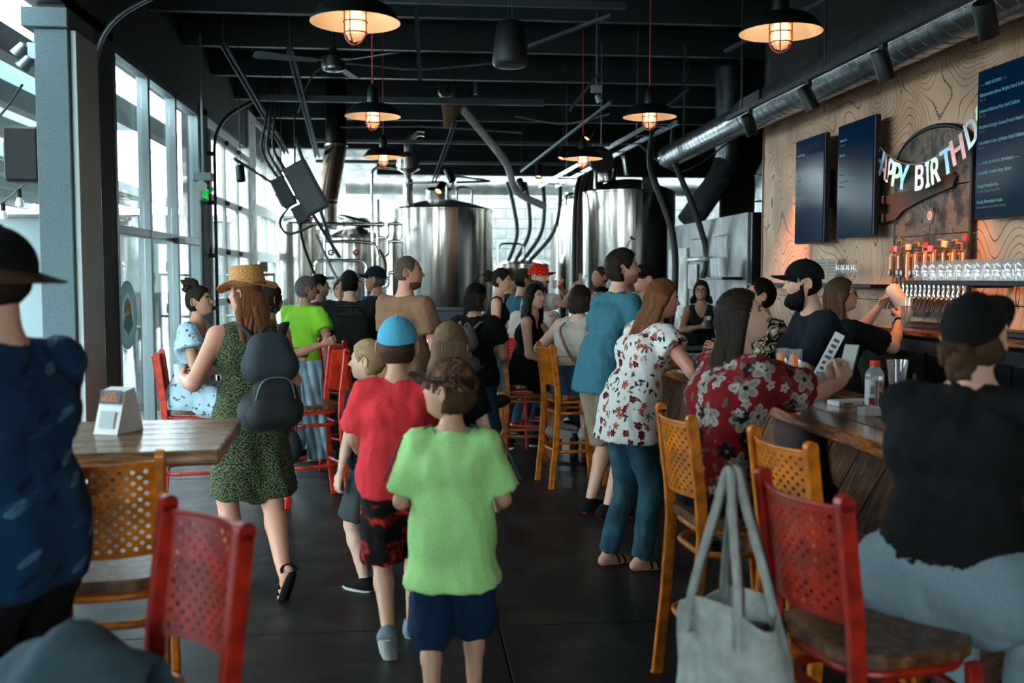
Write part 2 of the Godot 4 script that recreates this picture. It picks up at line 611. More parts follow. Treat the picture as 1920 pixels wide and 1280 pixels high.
func build_left_wall() -> void:
	var w := struct("wall_left")
	var dark_jamb := tri(mat("dark_jamb", Color(0.085, 0.085, 0.085), 0.7), noise_tex("soft_grain", 0.01, [], 512), 0.8)
	var stucco := bump(tri(mat("grey_stucco", Color(0.34, 0.41, 0.43), 0.9), noise_tex("stucco", 0.15, grain(0.88, 1.0), 512, 4), 0.9), noise_tex("stucco_bump", 0.2, [], 512, 3, 4.0), 0.3)
	# header above all openings
	bx(w, "header", Vector3(-2.63, 4.07, -8.0), Vector3(0.26, 0.9, 24), dark_jamb)
	# solid wall beside the viewer
	bx(w, "near_wall", Vector3(-2.63, 1.85, 1.3), Vector3(0.26, 3.7, 5.8), stucco)
	# column with a capital and a pale corner bead
	bx(w, "column", Vector3(-2.385, 1.64, -7.3), Vector3(0.22, 3.3, 0.5), stucco, 0.006)
	bx(w, "capital", Vector3(-2.415, 3.36, -7.3), Vector3(0.3, 0.13, 0.56), stucco, 0.006)
	bx(w, "corner_board", Vector3(-2.255, 1.64, -7.32), Vector3(0.04, 3.3, 0.46), mat("pale_board", Color(0.66, 0.7, 0.7), 0.7), 0.003)
	bx(w, "jamb", Vector3(-2.6, 1.85, -8.3), Vector3(0.2, 3.7, 1.18), dark_jamb)
	bx(w, "jamb", Vector3(-2.6, 1.85, -12.57), Vector3(0.2, 3.7, 0.56), dark_jamb)
	bx(w, "pier", Vector3(-2.58, 2.1, -16.2), Vector3(0.22, 4.2, 0.7), white_paint)
	# storefront: three bays, transom, glass
	var s := struct("window_1")
	var zz := [-8.9, -10.02, -11.14, -12.28]
	for k in 4:
		bx(s, "mullion", Vector3(-2.55, 1.8, zz[k]), Vector3(0.11, 3.6, 0.07), alu, 0.004)
	for y in [0.05, 2.05, 3.58]:
		for k in 3:
			bx(s, "transom_bar", Vector3(-2.55, y, (zz[k] + zz[k + 1]) / 2), Vector3(0.1, 0.075, zz[k] - zz[k + 1] - 0.07), alu, 0.004)
	for k in 3:
		for r in [[0.09, 2.01], [2.09, 3.54]]:
			bx(s, "pane", Vector3(-2.56, (r[0] + r[1]) / 2, (zz[k] + zz[k + 1]) / 2), Vector3(0.008, r[1] - r[0], zz[k] - zz[k + 1] - 0.07), window_glass)
	bx(s, "door_closer", Vector3(-2.46, 2.02, -11.0), Vector3(0.06, 0.06, 0.3), black_metal, 0.006)
	# round decal on the first bay
	var d := thing("window_decal", "round teal and orange mountain logo decal on the storefront glass", "decal", Vector3(-2.548, 1.29, -9.3))
	d.rotation.y = PI / 2
	var ring := func(r0: float, r1: float, z: float, m: StandardMaterial3D, called: String) -> void:
		var b := MB.new()
		b.lathe([Vector2(r1, 0.0015), Vector2(r0, 0.0015)], Transform3D(Basis(Vector3.RIGHT, PI / 2), Vector3(0, 0, z)), 48)
		m.backlight_enabled = true
		m.backlight = m.albedo_color * 0.6
		part(d, called, b, m)
	ring.call(0.29, 0.31, 0.0, mat("decal_dark", Color(0.12, 0.26, 0.3), 0.5), "backing")
	ring.call(0.19, 0.295, 0.002, mat("decal_teal", Color(0.36, 0.53, 0.56), 0.5), "band")
	ring.call(0.0, 0.19, 0.0015, mat("decal_sky", Color(0.5, 0.66, 0.68), 0.5), "sky_disc")
	var sun := MB.new()
	var poly := PackedVector2Array()
	for k in 25:
		var a := PI * k / 24
		poly.append(Vector2(cos(a) * 0.115, 0.02 + sin(a) * 0.13))
	sun.prism(poly, 0.0015, Transform3D(Basis.IDENTITY, Vector3(0, 0, 0.0035)))
	part(d, "sun", sun, mat("decal_orange", Color(0.85, 0.58, 0.25), 0.5))
	var mt := MB.new()
	mt.prism(PackedVector2Array([Vector2(-0.16, -0.1), Vector2(-0.07, 0.045), Vector2(-0.03, -0.02), Vector2(0.03, 0.06), Vector2(0.06, 0.01), Vector2(0.09, 0.04), Vector2(0.16, -0.1), Vector2(0, -0.185)]), 0.0015, Transform3D(Basis.IDENTITY, Vector3(0, 0, 0.0052)))
	part(d, "mountains", mt, mat("decal_mountain", Color(0.33, 0.5, 0.52), 0.5))
	var sn := MB.new()
	sn.prism(PackedVector2Array([Vector2(-0.1, -0.01), Vector2(-0.07, 0.045), Vector2(-0.045, 0.0), Vector2(-0.06, 0.012), Vector2(-0.075, -0.012)]), 0.0015, Transform3D(Basis.IDENTITY, Vector3(0, 0, 0.007)))
	sn.prism(PackedVector2Array([Vector2(-0.01, 0.0), Vector2(0.03, 0.06), Vector2(0.055, 0.02), Vector2(0.035, 0.0), Vector2(0.015, 0.012)]), 0.0015, Transform3D(Basis.IDENTITY, Vector3(0, 0, 0.007)))
	part(d, "snow_caps", sn, mat("decal_white", Color(0.86, 0.9, 0.9), 0.5))
	# the lettering faces the street, so it reads backwards from inside
	var word := "ODAROLOC REVNED"
	for k in word.length():
		if word[k] == " ": continue
		var a := PI * (0.95 - 0.9 * k / (word.length() - 1.0))
		var X := Transform3D(Basis(Vector3(0, 0, 1), a - PI / 2) * Basis.from_scale(Vector3(-1, 1, 1)), Vector3(cos(a) * 0.222, sin(a) * 0.222, 0.004))
		letters(d, "letter", word[k], 0.056, X, mats["decal_white"], 0.002, "Droid Sans", true, HORIZONTAL_ALIGNMENT_CENTER)
	# closed garage door, three panes wide
	var g := struct("door_1")
	var gz := [-12.9, -13.87, -14.85, -15.82]
	var cream := mat("cream_frame", Color(0.62, 0.62, 0.58), 0.5)
	var ys := [0.02, 0.62, 1.28, 1.94, 2.6, 3.4]
	for k in 4:
		bx(g, "stile", Vector3(-2.5, 1.72, gz[k]), Vector3(0.05, 3.4, 0.08), cream, 0.004)
	for y in ys:
		bx(g, "rail", Vector3(-2.5, y + 0.03, -14.36), Vector3(0.055, 0.1, 3.0), cream, 0.004)
	for r in 5:
		for k in 3:
			bx(g, "pane", Vector3(-2.5, (ys[r] + ys[r + 1]) / 2 + 0.03, (gz[k] + gz[k + 1]) / 2), Vector3(0.006, ys[r + 1] - ys[r] - 0.1, gz[k] - gz[k + 1] - 0.08), window_glass)
			if k < 2:
				var h := MB.new()
				h.lathe([Vector2(0.0, 0.03), Vector2(0.03, 0.02), Vector2(0.035, -0.02), Vector2(0, -0.02)], Transform3D(Basis(Vector3(0, 0, 1), -PI / 2), Vector3(-2.45, ys[r + 1] + 0.03, gz[k + 1])), 10)
				part(g, "hinge", h, mat("rusty_hinge", Color(0.22, 0.16, 0.13), 0.6, 0.5))
	# curved tracks at both sides of each door
	for a in [[-12.72, 0.0], [-8.05, 0.0]]:
		var tr := MB.new()
		var z: float = a[0]
		tr.tube(bent([Vector3(-2.4, 0.05, z), Vector3(-2.4, 3.55, z), Vector3(-1.75, 3.9, z - 0.02)], 0.5, 8), 0.022, 6)
		for y in [0.6, 1.25, 1.9, 2.55, 3.15]:
			tr.box(Vector3(-2.44, y, z + 0.02), Vector3(0.09, 0.05, 0.09), 0.005)
		part(g, "track", tr, alu if a[0] > -10 else black_metal)
	# far windows beside the tanks
	var fz := [-16.6, -17.75, -18.9, -19.95]
	var f := struct("window_2")
	for k in 4:
		bx(f, "mullion", Vector3(-2.52, 2.1, fz[k]), Vector3(0.08, 4.2, 0.07), cream, 0.004)
	for y in [0.05, 1.15, 1.98, 2.75, 4.15]:
		bx(f, "transom_bar", Vector3(-2.52, y, -18.25), Vector3(0.09, 0.16 if y < 3 and y > 1 else 0.09, 3.4), cream, 0.004)
	for k in 3:
		for r in [[0.1, 1.07], [1.23, 1.9], [2.06, 2.67], [2.83, 4.1]]:
			bx(f, "pane", Vector3(-2.53, (r[0] + r[1]) / 2, (fz[k] + fz[k + 1]) / 2), Vector3(0.006, r[1] - r[0], fz[k] - fz[k + 1] - 0.07), window_glass)
	# green exit sign on a stem
	var e := thing("exit_sign", "green exit sign with emergency lamp heads hanging on a stem", "sign", Vector3(-2.2, 2.5, -11.0))
	bx(e, "stem", Vector3(0, 0.95, 0), Vector3(0.022, 1.5, 0.022), alu)
	bx(e, "battery_box", Vector3(0, 0.2, 0), Vector3(0.2, 0.09, 0.12), alu, 0.006)
	bx(e, "housing", Vector3(0, 0.05, 0), Vector3(0.045, 0.2, 0.3), mat("sign_grey", Color(0.5, 0.52, 0.5), 0.5), 0.006)
	bx(e, "face", Vector3(0.025, 0.05, 0.0), Vector3(0.006, 0.17, 0.27), mat("sign_face", Color(0.1, 0.3, 0.18), 0.5))
	letters(e, "letter", "EXIT", 0.15, Transform3D(Basis(Vector3.UP, PI / 2), Vector3(0.03, 0.02, 0.02)), emit("exit_green_light", Color(0.05, 0.9, 0.35), 0.8), 0.004, "Droid Sans", true, HORIZONTAL_ALIGNMENT_CENTER)
	for sg in [-1.0, 1.0]:
		var b := MB.new()
		b.lathe([Vector2(0.0, -0.05), Vector2(0.05, -0.04), Vector2(0.055, 0.03), Vector2(0.0, 0.03)], Transform3D(Basis(Vector3.RIGHT, PI / 2), Vector3(0.02, 0.09, 0.17 * sg)), 14)
		part(e, "lamp_head", b, mat("lamp_head_grey", Color(0.55, 0.58, 0.58), 0.3))

func build_patio() -> void:
	var p := struct("patio_floor")
	bx(p, "paving", Vector3(-9.0, -0.12, -8), Vector3(12.6, 0.2, 34), tri(mat("patio_concrete", Color(0.5, 0.5, 0.48), 0.85), noise_tex("soft_grain", 0.01, [], 512), 0.5))
	var roof := thing("patio_roof", "white panelled patio roof with dark beams seen beyond the open side", "roof", Vector3(0, 0, 0))
	var panel := mat("milky_roof_panel", Color(0.9, 0.93, 0.93), 0.7)
	panel.backlight_enabled = true
	panel.backlight = Color(0.55, 0.58, 0.58)
	var beam := mat("roof_beam_grey", Color(0.2, 0.24, 0.25), 0.6)
	for k in 8:
		var x := -2.98 - k * 0.82
		var y := 3.36 - k * 0.012
		bx(roof, "beam", Vector3(x, y, -4.5), Vector3(0.16, 0.2, 17), beam, 0.004)
		bx(roof, "panel", Vector3(x - 0.41, y + 0.1, -4.5), Vector3(0.8, 0.012, 17), panel)
		if k > 2:
			bx(roof, "beam", Vector3(x, y, -18.6), Vector3(0.16, 0.2, 11), beam, 0.004)
			bx(roof, "panel", Vector3(x - 0.41, y + 0.1, -18.6), Vector3(0.8, 0.012, 11), panel)
	for z in [-1.0, -7.0, -12.5]:
		bx(roof, "post", Vector3(-9.0, 1.62, z), Vector3(0.14, 3.3, 0.14), beam, 0.006)
	# fence and buildings that close the patio far away
	var fence := thing("patio_fence", "grey board fence along the far side of the patio", "fence", Vector3(-12.5, 0, -8))
	for k in 14:
		bx(fence, "board", Vector3(0, 1.3, 12.0 - k * 1.85), Vector3(0.06, 2.6, 1.8), mat("fence_grey", Color(0.36, 0.4, 0.41), 0.8), 0.004)
	var far := thing("patio_end_wall", "grey wall with a ledge closing the end of the patio", "wall", Vector3(-6.5, 0, -24))
	bx(far, "wall_panel", Vector3(0, 1.5, 0), Vector3(8.0, 3.0, 0.2), mat("end_wall_grey", Color(0.33, 0.37, 0.38), 0.8))
	bx(far, "ledge", Vector3(0, 3.04, 0.05), Vector3(8.2, 0.08, 0.35), beam)
	# string of bulbs
	var st := thing("string_light", "black festoon cable with pear bulbs strung under the patio roof", "string light", Vector3(-3.05, 2.35, -8.4))
	var pts := []
	for k in 17:
		var t := k / 16.0
		pts.append(Vector3(-2.2 * t, 0.05 - 0.32 * sin(PI * t) + 0.25 * t, -3.0 * t))
	pipe(st, "cable", pts, 0.008, rubber, 6)
	for k in [1, 3, 5, 8, 11, 14]:
		var q: Vector3 = pts[k]
		var b := MB.new()
		b.lathe([Vector2(0.012, 0.0), Vector2(0.02, -0.01), Vector2(0.024, -0.07), Vector2(0, -0.07)], Transform3D(Basis.IDENTITY, q), 10)
		part(st, "socket", b, rubber)
		var g := MB.new()
		g.lathe([Vector2(0.018, -0.07), Vector2(0.034, -0.115), Vector2(0.03, -0.14), Vector2(0, -0.155)], Transform3D(Basis.IDENTITY, q), 12)
		part(st, "bulb", g, mat("frosted_bulb", Color(0.92, 0.93, 0.9), 0.3))
	# a second cable higher up
	pipe(thing("overhead_cable", "thin black cable crossing under the patio roof beside the column", "cable", Vector3(-2.85, 2.95, -7.8)), "wire", curve([Vector3(0, 0.1, 0), Vector3(-0.5, -0.1, -0.6), Vector3(-1.3, 0.12, -1.4), Vector3(-2.4, 0.3, -2.4)]), 0.01, rubber, 6)
	var sp := thing("column_speaker", "black box loudspeaker mounted outside on the grey column", "speaker", Vector3(-2.67, 2.48, -7.35))
	bx(sp, "cabinet", Vector3(0, 0, 0), Vector3(0.24, 0.38, 0.22), mat("speaker_black", Color(0.05, 0.06, 0.065), 0.6), 0.02)
	bx(sp, "grille", Vector3(0, 0, 0.112), Vector3(0.21, 0.35, 0.01), mat("speaker_grille", Color(0.075, 0.085, 0.09), 0.8), 0.004)
	bx(sp, "bracket", Vector3(0.14, 0, -0.02), Vector3(0.08, 0.06, 0.08), black_metal)
	var fl := thing("security_floodlight", "grey twin security lamp fixed near the column top", "floodlight", Vector3(-2.53, 3.12, -7.1))
	bx(fl, "box", Vector3(0.02, 0.02, 0), Vector3(0.07, 0.12, 0.1), alu, 0.01)
	for q in [[-0.06, 0.02], [-0.03, -0.06]]:
		var b := MB.new()
		b.lathe([Vector2(0.0, 0.06), Vector2(0.035, 0.05), Vector2(0.05, -0.04), Vector2(0.0, -0.035)], Transform3D(Basis(Vector3(0, 0, 1), -0.7), Vector3(q[0], q[1], 0.03)), 12)
		part(fl, "lamp_head", b, alu)
	# parked furniture on the patio seen through the glass
	var um := thing("closed_parasol", "closed dark canvas parasol standing outside behind the storefront glass", "parasol", Vector3(-3.6, 0, -11.6))
	pipe(um, "pole", [Vector3(0, 0.05, 0), Vector3(0, 2.9, 0)], 0.025, alu)
	var cb := MB.new()
	cb.lathe([Vector2(0.02, 2.95), Vector2(0.07, 2.7), Vector2(0.13, 1.5), Vector2(0.17, 1.25), Vector2(0.0, 1.25)], Transform3D.IDENTITY, 12)
	part(um, "canopy", cb, mat("dark_canvas", Color(0.14, 0.16, 0.17), 0.9))
	var bb := MB.new()
	bb.lathe([Vector2(0, 0.08), Vector2(0.24, 0.07), Vector2(0.26, 0.0), Vector2(0, 0)], Transform3D.IDENTITY, 16)
	part(um, "base", bb, black_metal)

# ---------------------------------------------------------------- the bar wall
func build_bar_wall() -> void:
	var w := struct("wall_bar")
	# plywood sheets with engraved contour lines
	var ramp := []
	var base := Color(0.78, 0.63, 0.51)
	var linec := Color(0.27, 0.18, 0.14)
	ramp.append([0.0, base])
	var lines := 17
	for k in lines:
		var t := 0.1 + 0.8 * k / (lines - 1)
		var tone := base.lightened(0.03 * sin(k * 2.1))
		ramp.append([t - 0.003, tone])
		ramp.append([t - 0.0012, linec])
		ramp.append([t + 0.0012, linec])
		ramp.append([t + 0.003, tone])
	ramp.append([1.0, base])
	var ply := mat("contour_plywood", Color.WHITE, 0.55)
	tri(ply, noise_tex("contour_lines", 0.0017, ramp, 2048, 2), 0.22)
	ply.uv1_scale = Vector3(0.3, 0.16, 0.3)
	ply.detail_enabled = true
	ply.detail_blend_mode = BaseMaterial3D.BLEND_MODE_MUL
	ply.detail_albedo = noise_tex("ply_grain", 0.01, [[0.2, Color(0.8, 0.76, 0.72)], [0.5, Color(0.95, 0.93, 0.92)], [0.8, Color(1, 1, 1)]], 512, 5)
	var z := -9.4
	while z < 2.0:
		bx(w, "plywood_sheet", Vector3(3.425, 2.36, z + 0.6), Vector3(0.05, 1.78, 1.197), ply, 0.002)
		bx(w, "plywood_sheet", Vector3(3.427, 1.3, z + 0.6), Vector3(0.045, 0.33, 1.197), ply, 0.002)
		z += 1.2
	bx(w, "back_shelf", Vector3(3.3, 1.568, -8.0), Vector3(0.2, 0.025, 2.6), black_metal, 0.003)
	bx(w, "edge_trim", Vector3(3.42, 1.9, -9.41), Vector3(0.06, 2.7, 0.02), mat("ply_edge", Color(0.5, 0.38, 0.28), 0.7))
	# arched steel door fixed behind the taps
	var d := thing("arched_steel_door", "old riveted arched steel door plate mounted behind the beer taps", "steel door", Vector3(3.37, 0, -6.2))
	d.rotation.y = -PI / 2
	var rust := bump(mat("weathered_steel", Color.WHITE, 0.55, 0.55), noise_tex("concrete_bump", 0.02, [], 512), 0.8)
	tri(rust, noise_tex("rust_patches", 0.008, [[0.15, Color(0.1, 0.09, 0.085)], [0.4, Color(0.27, 0.25, 0.23)], [0.55, Color(0.38, 0.35, 0.31)], [0.66, Color(0.33, 0.23, 0.15)], [0.72, Color(0.42, 0.39, 0.35)], [0.9, Color(0.2, 0.17, 0.15)]], 512, 6), 1.1)
	var arch := func(hw: float, spring: float, rise: float, y0: float) -> PackedVector2Array:
		var q := PackedVector2Array([Vector2(-hw, y0), Vector2(hw, y0)])
		for k in 21:
			var a := PI * k / 20
			q.append(Vector2(hw * cos(a), spring + rise * pow(sin(a), 0.8)))
		return q
	# local x runs along the wall, away from the viewer for negative x
	var full: PackedVector2Array = arch.call(0.47, 2.36, 0.24, 1.36)
	for q in [[-0.46, 0.0, 1.37, 1.9], [0.006, 0.46, 1.37, 1.9], [-0.46, 0.0, 1.908, 2.2], [0.006, 0.46, 1.908, 2.2], [-0.46, 0.0, 2.208, 2.7], [0.006, 0.46, 2.208, 2.7]]:
		var cell := PackedVector2Array([Vector2(q[0], q[2]), Vector2(q[1], q[2]), Vector2(q[1], q[3]), Vector2(q[0], q[3])])
		for pl in Geometry2D.intersect_polygons(arch.call(0.455, 2.36, 0.225, 1.37), cell):
			var b := MB.new()
			b.prism(pl, 0.012)
			part(d, "plate", b, rust)
	var rim := MB.new()
	var path := []
	for q in full: path.append(Vector3(q.x, q.y, 0.005))
	path.append(path[0])
	rim.tube(path.slice(1), 0.016, 6)
	part(d, "rim", rim, black_metal)
	var hg := MB.new()
	hg.prism(PackedVector2Array([Vector2(-0.58, 2.2), Vector2(-0.1, 2.22), Vector2(0.3, 2.28), Vector2(0.34, 2.25), Vector2(0.3, 2.19), Vector2(-0.1, 2.13), Vector2(-0.33, 2.08), Vector2(-0.42, 2.03), Vector2(-0.58, 2.02), Vector2(-0.58, 2.07), Vector2(-0.5, 2.08), Vector2(-0.5, 2.14), Vector2(-0.58, 2.15)]), 0.02, Transform3D(Basis.IDENTITY, Vector3(0, 0, 0.014)))
	part(d, "strap_hinge", hg, mat("rusty_hinge", Color(0.22, 0.16, 0.13), 0.6, 0.5))
	for y in [2.045, 2.175]:
		bx(d, "hinge_block", Vector3(-0.6, y, 0.03), Vector3(0.08, 0.06, 0.06), black_metal, 0.006)
	for q in [[-0.3, 1.99], [-0.1, 2.0], [0.1, 2.06], [-0.3, 1.62], [-0.22, 1.63], [-0.14, 1.6], [0.2, 2.17], [0.3, 1.75], [-0.36, 1.85], [0.12, 1.62]]:
		var b := MB.new()
		b.ell(Vector3(q[0], q[1], 0.013), Vector3(0.012, 0.012, 0.006), Basis.IDENTITY, 5, 8)
		part(d, "rivet", b, mats["rusty_hinge"])
	var sk := thing("round_sticker", "small round orange and navy logo sticker on the arched steel door", "sticker", Vector3(3.355, 2.03, -6.19))
	sk.rotation.y = -PI / 2
	for q in [[0.052, 0.0, "red_rim", Color(0.45, 0.14, 0.1)], [0.047, 0.001, "navy_disc", Color(0.07, 0.12, 0.22)], [0.03, 0.002, "cream_disc", Color(0.75, 0.72, 0.6)], [0.02, 0.003, "orange_sun", Color(0.85, 0.45, 0.12)]]:
		var b := MB.new()
		b.lathe([Vector2(q[0], 0), Vector2(q[0], 0.002), Vector2(0, 0.002)], Transform3D(Basis(Vector3.RIGHT, PI / 2), Vector3(0, 0, q[1])), 24)
		part(sk, q[2], b, mat("sticker_" + q[2], q[3], 0.4))
	# happy birthday banner
	var bn := thing("birthday_banner", "holographic HAPPY BIRTHDAY letter banner strung across the arched door", "banner", Vector3(3.3, 0, -6.18))
	bn.rotation.y = -PI / 2
	var cord := []
	for k in 25:
		var x := -0.66 + 1.34 * k / 24.0
		cord.append(Vector3(x, 2.37 + 0.56 * x * x + 0.06 * x, 0))
	pipe(bn, "cord", cord, 0.003, mat("silver_cord", Color(0.75, 0.72, 0.68), 0.5), 5)
	var foil := [mat("foil_blue", Color(0.5, 0.68, 0.82), 0.25, 0.7), mat("foil_green", Color(0.62, 0.74, 0.56), 0.25, 0.7), mat("foil_silver", Color(0.75, 0.78, 0.8), 0.2, 0.8), mat("foil_pink", Color(0.78, 0.6, 0.62), 0.25, 0.7)]
	var spots := [["H", -0.61], ["A", -0.53], ["P", -0.44], ["P", -0.35], ["Y", -0.26], ["B", -0.04], ["I", 0.065], ["R", 0.15], ["T", 0.29], ["H", 0.41], ["D", 0.55], ["A", 0.645]]
	for k in spots.size():
		var x: float = spots[k][1]
		var slope := 1.12 * x + 0.06
		letters(bn, "letter", spots[k][0], 0.23, Transform3D(Basis(Vector3(0, 0, 1), atan(slope) * 0.75) * Basis(Vector3.UP, sin(k * 5.0) * 0.12), Vector3(x, 2.275 + 0.56 * x * x + 0.06 * x, 0.01)), foil[k * 7 % 4], 0.003, "Droid Sans", true, HORIZONTAL_ALIGNMENT_CENTER)
	# three menu screens
	var ui := emit("menu_text_screen", Color(0.36, 0.66, 0.72), 0.42)
	var ui2 := emit("menu_price_screen", Color(0.4, 0.46, 0.44), 0.22)
	var navy := mat("menu_screen_glass", Color(0.012, 0.07, 0.13), 0.14, 0.0, 0.1)
	navy.emission_enabled = true
	navy.emission = Color(0.01, 0.085, 0.16)
	navy.emission_energy_multiplier = 0.8
	bump(navy, noise_tex("screen_waves", 0.004, [], 256, 2, 2.0), 0.16)
	navy.uv1_triplanar = true
	navy.uv1_world_triplanar = true
	navy.uv1_scale = Vector3(0.3, 1.3, 0.3)
	var tv := func(label: String, z0: float, z1: float, y0: float, y1: float, rows: Array) -> void:
		var wd := z1 - z0
		var t := thing("menu_screen", label, "screen", Vector3(3.25, (y0 + y1) / 2, (z0 + z1) / 2), 0, "beer menu screens")
		t.rotation.y = -PI / 2
		bx(t, "cabinet", Vector3(0, 0, -0.03), Vector3(wd, y1 - y0, 0.045), black_metal, 0.006)
		bx(t, "panel", Vector3(0, 0, -0.005), Vector3(wd - 0.018, y1 - y0 - 0.018, 0.008), navy)
		bx(t, "wall_mount", Vector3(0, 0, -0.1), Vector3(0.3, 0.3, 0.1), black_metal)
		for r in rows:
			letters(t, "text_line", r[0], r[2], Transform3D(Basis.IDENTITY, Vector3(-wd / 2 + r[3], (y1 - y0) / 2 - r[1], 0.0)), ui if r[4] == 0 else ui2, 0.001)
	tv.call("navy beer menu screen nearest the wooden wall end", -8.23, -7.64, 1.91, 2.775, [["Blood Orange", 0.13, 0.026, 0.04, 0], ["5.5%  16 oz", 0.165, 0.018, 0.04, 1], ["Pilsner", 0.3, 0.026, 0.04, 0], ["5.1%  16 oz", 0.335, 0.018, 0.04, 1], ["Hazy Pale", 0.42, 0.026, 0.04, 0], ["6.0%  16 oz", 0.455, 0.018, 0.04, 1]])
	tv.call("navy beer menu screen hanging next to the birthday banner cord", -7.39, -6.79, 1.925, 2.778, [["Brown Ale", 0.12, 0.026, 0.04, 0], ["5.4%  16 oz", 0.155, 0.018, 0.04, 1], ["Red Ale", 0.23, 0.026, 0.04, 0], ["5.9%  16 oz", 0.265, 0.018, 0.04, 1], ["Imp I.P.A.", 0.34, 0.026, 0.04, 0], ["8.1%  12 oz", 0.375, 0.018, 0.04, 1], ["Barrel Stout on Nitro", 0.43, 0.026, 0.04, 0], ["9.0%  10 oz", 0.465, 0.018, 0.04, 1]])
	tv.call("large navy menu screen listing hard seltzers at the picture edge", -5.51, -4.9, 1.96, 2.81, [["—— HARD SELTZERS ——", 0.085, 0.022, 0.03, 0], ["Watermelon Rosa Mojito Hard Seltzer", 0.145, 0.026, 0.03, 0], ["5% - 16", 0.172, 0.018, 0.03, 1], ["Lemon Hibiscus Fizz Hard Seltzer", 0.235, 0.026, 0.03, 0], ["5% - 16", 0.262, 0.018, 0.03, 1], ["Passion Orange Guava Punch Hard Seltzer", 0.325, 0.026, 0.03, 0], ["5% - 16", 0.352, 0.018, 0.03, 1], ["Cucumber Lime Spritzer Hard Seltzer", 0.415, 0.026, 0.03, 0], ["5% - 16", 0.442, 0.018, 0.03, 1], ["—— NON-ALCOHOLIC BEVERAGES ——", 0.53, 0.022, 0.03, 0], ["Lavender Lemon Hop Water", 0.585, 0.026, 0.03, 0], ["Ginger Kombucha", 0.66, 0.026, 0.03, 0], ["Lemon, Ginger Grapefruit", 0.69, 0.02, 0.03, 1], ["Rocky Mountain Soda", 0.75, 0.026, 0.03, 0], ["Cola, Lemon Lime, Black Cherry", 0.78, 0.02, 0.03, 1]])
	# tap tower
	var hw := [wood("tap_maple", Color(0.66, 0.4, 0.16), Color(0.8, 0.52, 0.22), 2, 8), wood("tap_walnut", Color(0.3, 0.16, 0.08), Color(0.4, 0.2, 0.09), 2, 8), wood("tap_amber", Color(0.55, 0.27, 0.1), Color(0.66, 0.34, 0.13), 2, 8)]
	var slate := mat("slate_sign", Color(0.06, 0.06, 0.065), 0.6)
	var tops := [mat("sign_red", Color(0.6, 0.12, 0.1), 0.5), mat("sign_pink", Color(0.72, 0.4, 0.45), 0.5), slate, slate, mat("sign_cream", Color(0.75, 0.7, 0.55), 0.5), mat("sign_green", Color(0.4, 0.6, 0.12), 0.5), slate, slate]
	var rail := thing("tap_rail", "long chrome pipe manifold that carries the row of taps", "tap rail", Vector3(3.33, 1.5, -6.05))
	pipe(rail, "manifold", [Vector3(0, 0, -0.48), Vector3(0, 0, 0.48)], 0.03, chrome, 12)
	for q in [-0.4, 0.4]:
		bx(rail, "bracket", Vector3(0.015, 0, q), Vector3(0.06, 0.09, 0.05), black_metal, 0.005)
	for k in 17:
		var zt := -6.5 + k * 0.056
		var ords := ["first", "second", "third", "fourth", "fifth", "sixth", "seventh", "eighth", "ninth", "tenth", "eleventh", "twelfth", "thirteenth", "fourteenth", "fifteenth", "sixteenth", "seventeenth"]
		var t := thing("beer_tap", "%s beer tap from the bartender's end, wooden handle over chrome faucet" % ords[k], "tap", Vector3(3.28, 1.5, zt), 0, "beer taps on the manifold")
		var f := MB.new()
		f.tube([Vector3(0.05, 0, 0), Vector3(-0.02, 0.0, 0), Vector3(-0.04, -0.01, 0), Vector3(-0.065, -0.085, 0.0)], [0.011, 0.012, 0.011, 0.008], 8)
		f.lathe([Vector2(0.011, 0.0), Vector2(0.013, 0.03), Vector2(0.008, 0.045), Vector2(0.012, 0.06), Vector2(0.007, 0.09)], Transform3D(Basis.IDENTITY, Vector3(-0.02, 0, 0)), 10)
		part(t, "faucet", f, chrome)
		var tall := 0.2 + 0.012 * sin(k * 3.3)
		var h := MB.new()
		h.box(Vector3(-0.02, 0.09 + tall / 2, 0), Vector3(0.022, tall, 0.036), 0.006)
		var hd := part(t, "handle", h, hw[(k * 5 + k / 3) % 3])
		var strip := MB.new()
		strip.box(Vector3(-0.0335, 0.09 + tall * 0.55, 0), Vector3(0.005, tall * 0.72, 0.02), 0.001)
		part(hd, "name_strip", strip, slate if k % 2 else mat("strip_white", Color(0.78, 0.7, 0.55), 0.5))
		if k % 3 != 1:
			var md := MB.new()
			var X := Transform3D(Basis(Vector3(0, 0, 1), PI / 2), Vector3(-0.035, 0.09 + tall * 0.36, 0))
			md.lathe([Vector2(0.024, 0), Vector2(0.024, 0.005), Vector2(0, 0.006)], X, 16)
			part(hd, "medallion", md, mat("medallion_navy", Color(0.1, 0.16, 0.3), 0.4))
			var me := MB.new()
			me.lathe([Vector2(0.017, 0.006), Vector2(0.017, 0.0075), Vector2(0, 0.0075)], X, 12)
			part(hd, "medallion_face", me, mat("medallion_blue", Color(0.55, 0.66, 0.75), 0.4))
		if k not in [5, 10, 13]:
			var ty := 0.09 + tall + 0.032 + (0.03 if k in [2, 11, 16] else 0.0)
			bx(t, "topper", Vector3(-0.02, ty, 0), Vector3(0.018, 0.05 if tops[k % 8] == slate else 0.04, 0.055), hw[0] if tops[k % 8] == slate else tops[k % 8], 0.004, Basis(Vector3.RIGHT, sin(k * 1.7) * 0.15))
			if tops[k % 8] == slate:
				bx(t, "topper_slate", Vector3(-0.031, ty, 0), Vector3(0.004, 0.036, 0.043), slate, 0, Basis(Vector3.RIGHT, sin(k * 1.7) * 0.15))
	# ledge with drip tray under the taps
	var lg := thing("drip_ledge", "dark drip tray ledge with worn wooden edge under the taps", "counter", Vector3(3.23, 1.31, -5.6))
	bx(lg, "wooden_edge", Vector3(-0.01, -0.02, 0), Vector3(0.36, 0.035, 1.9), wood_bar, 0.006)
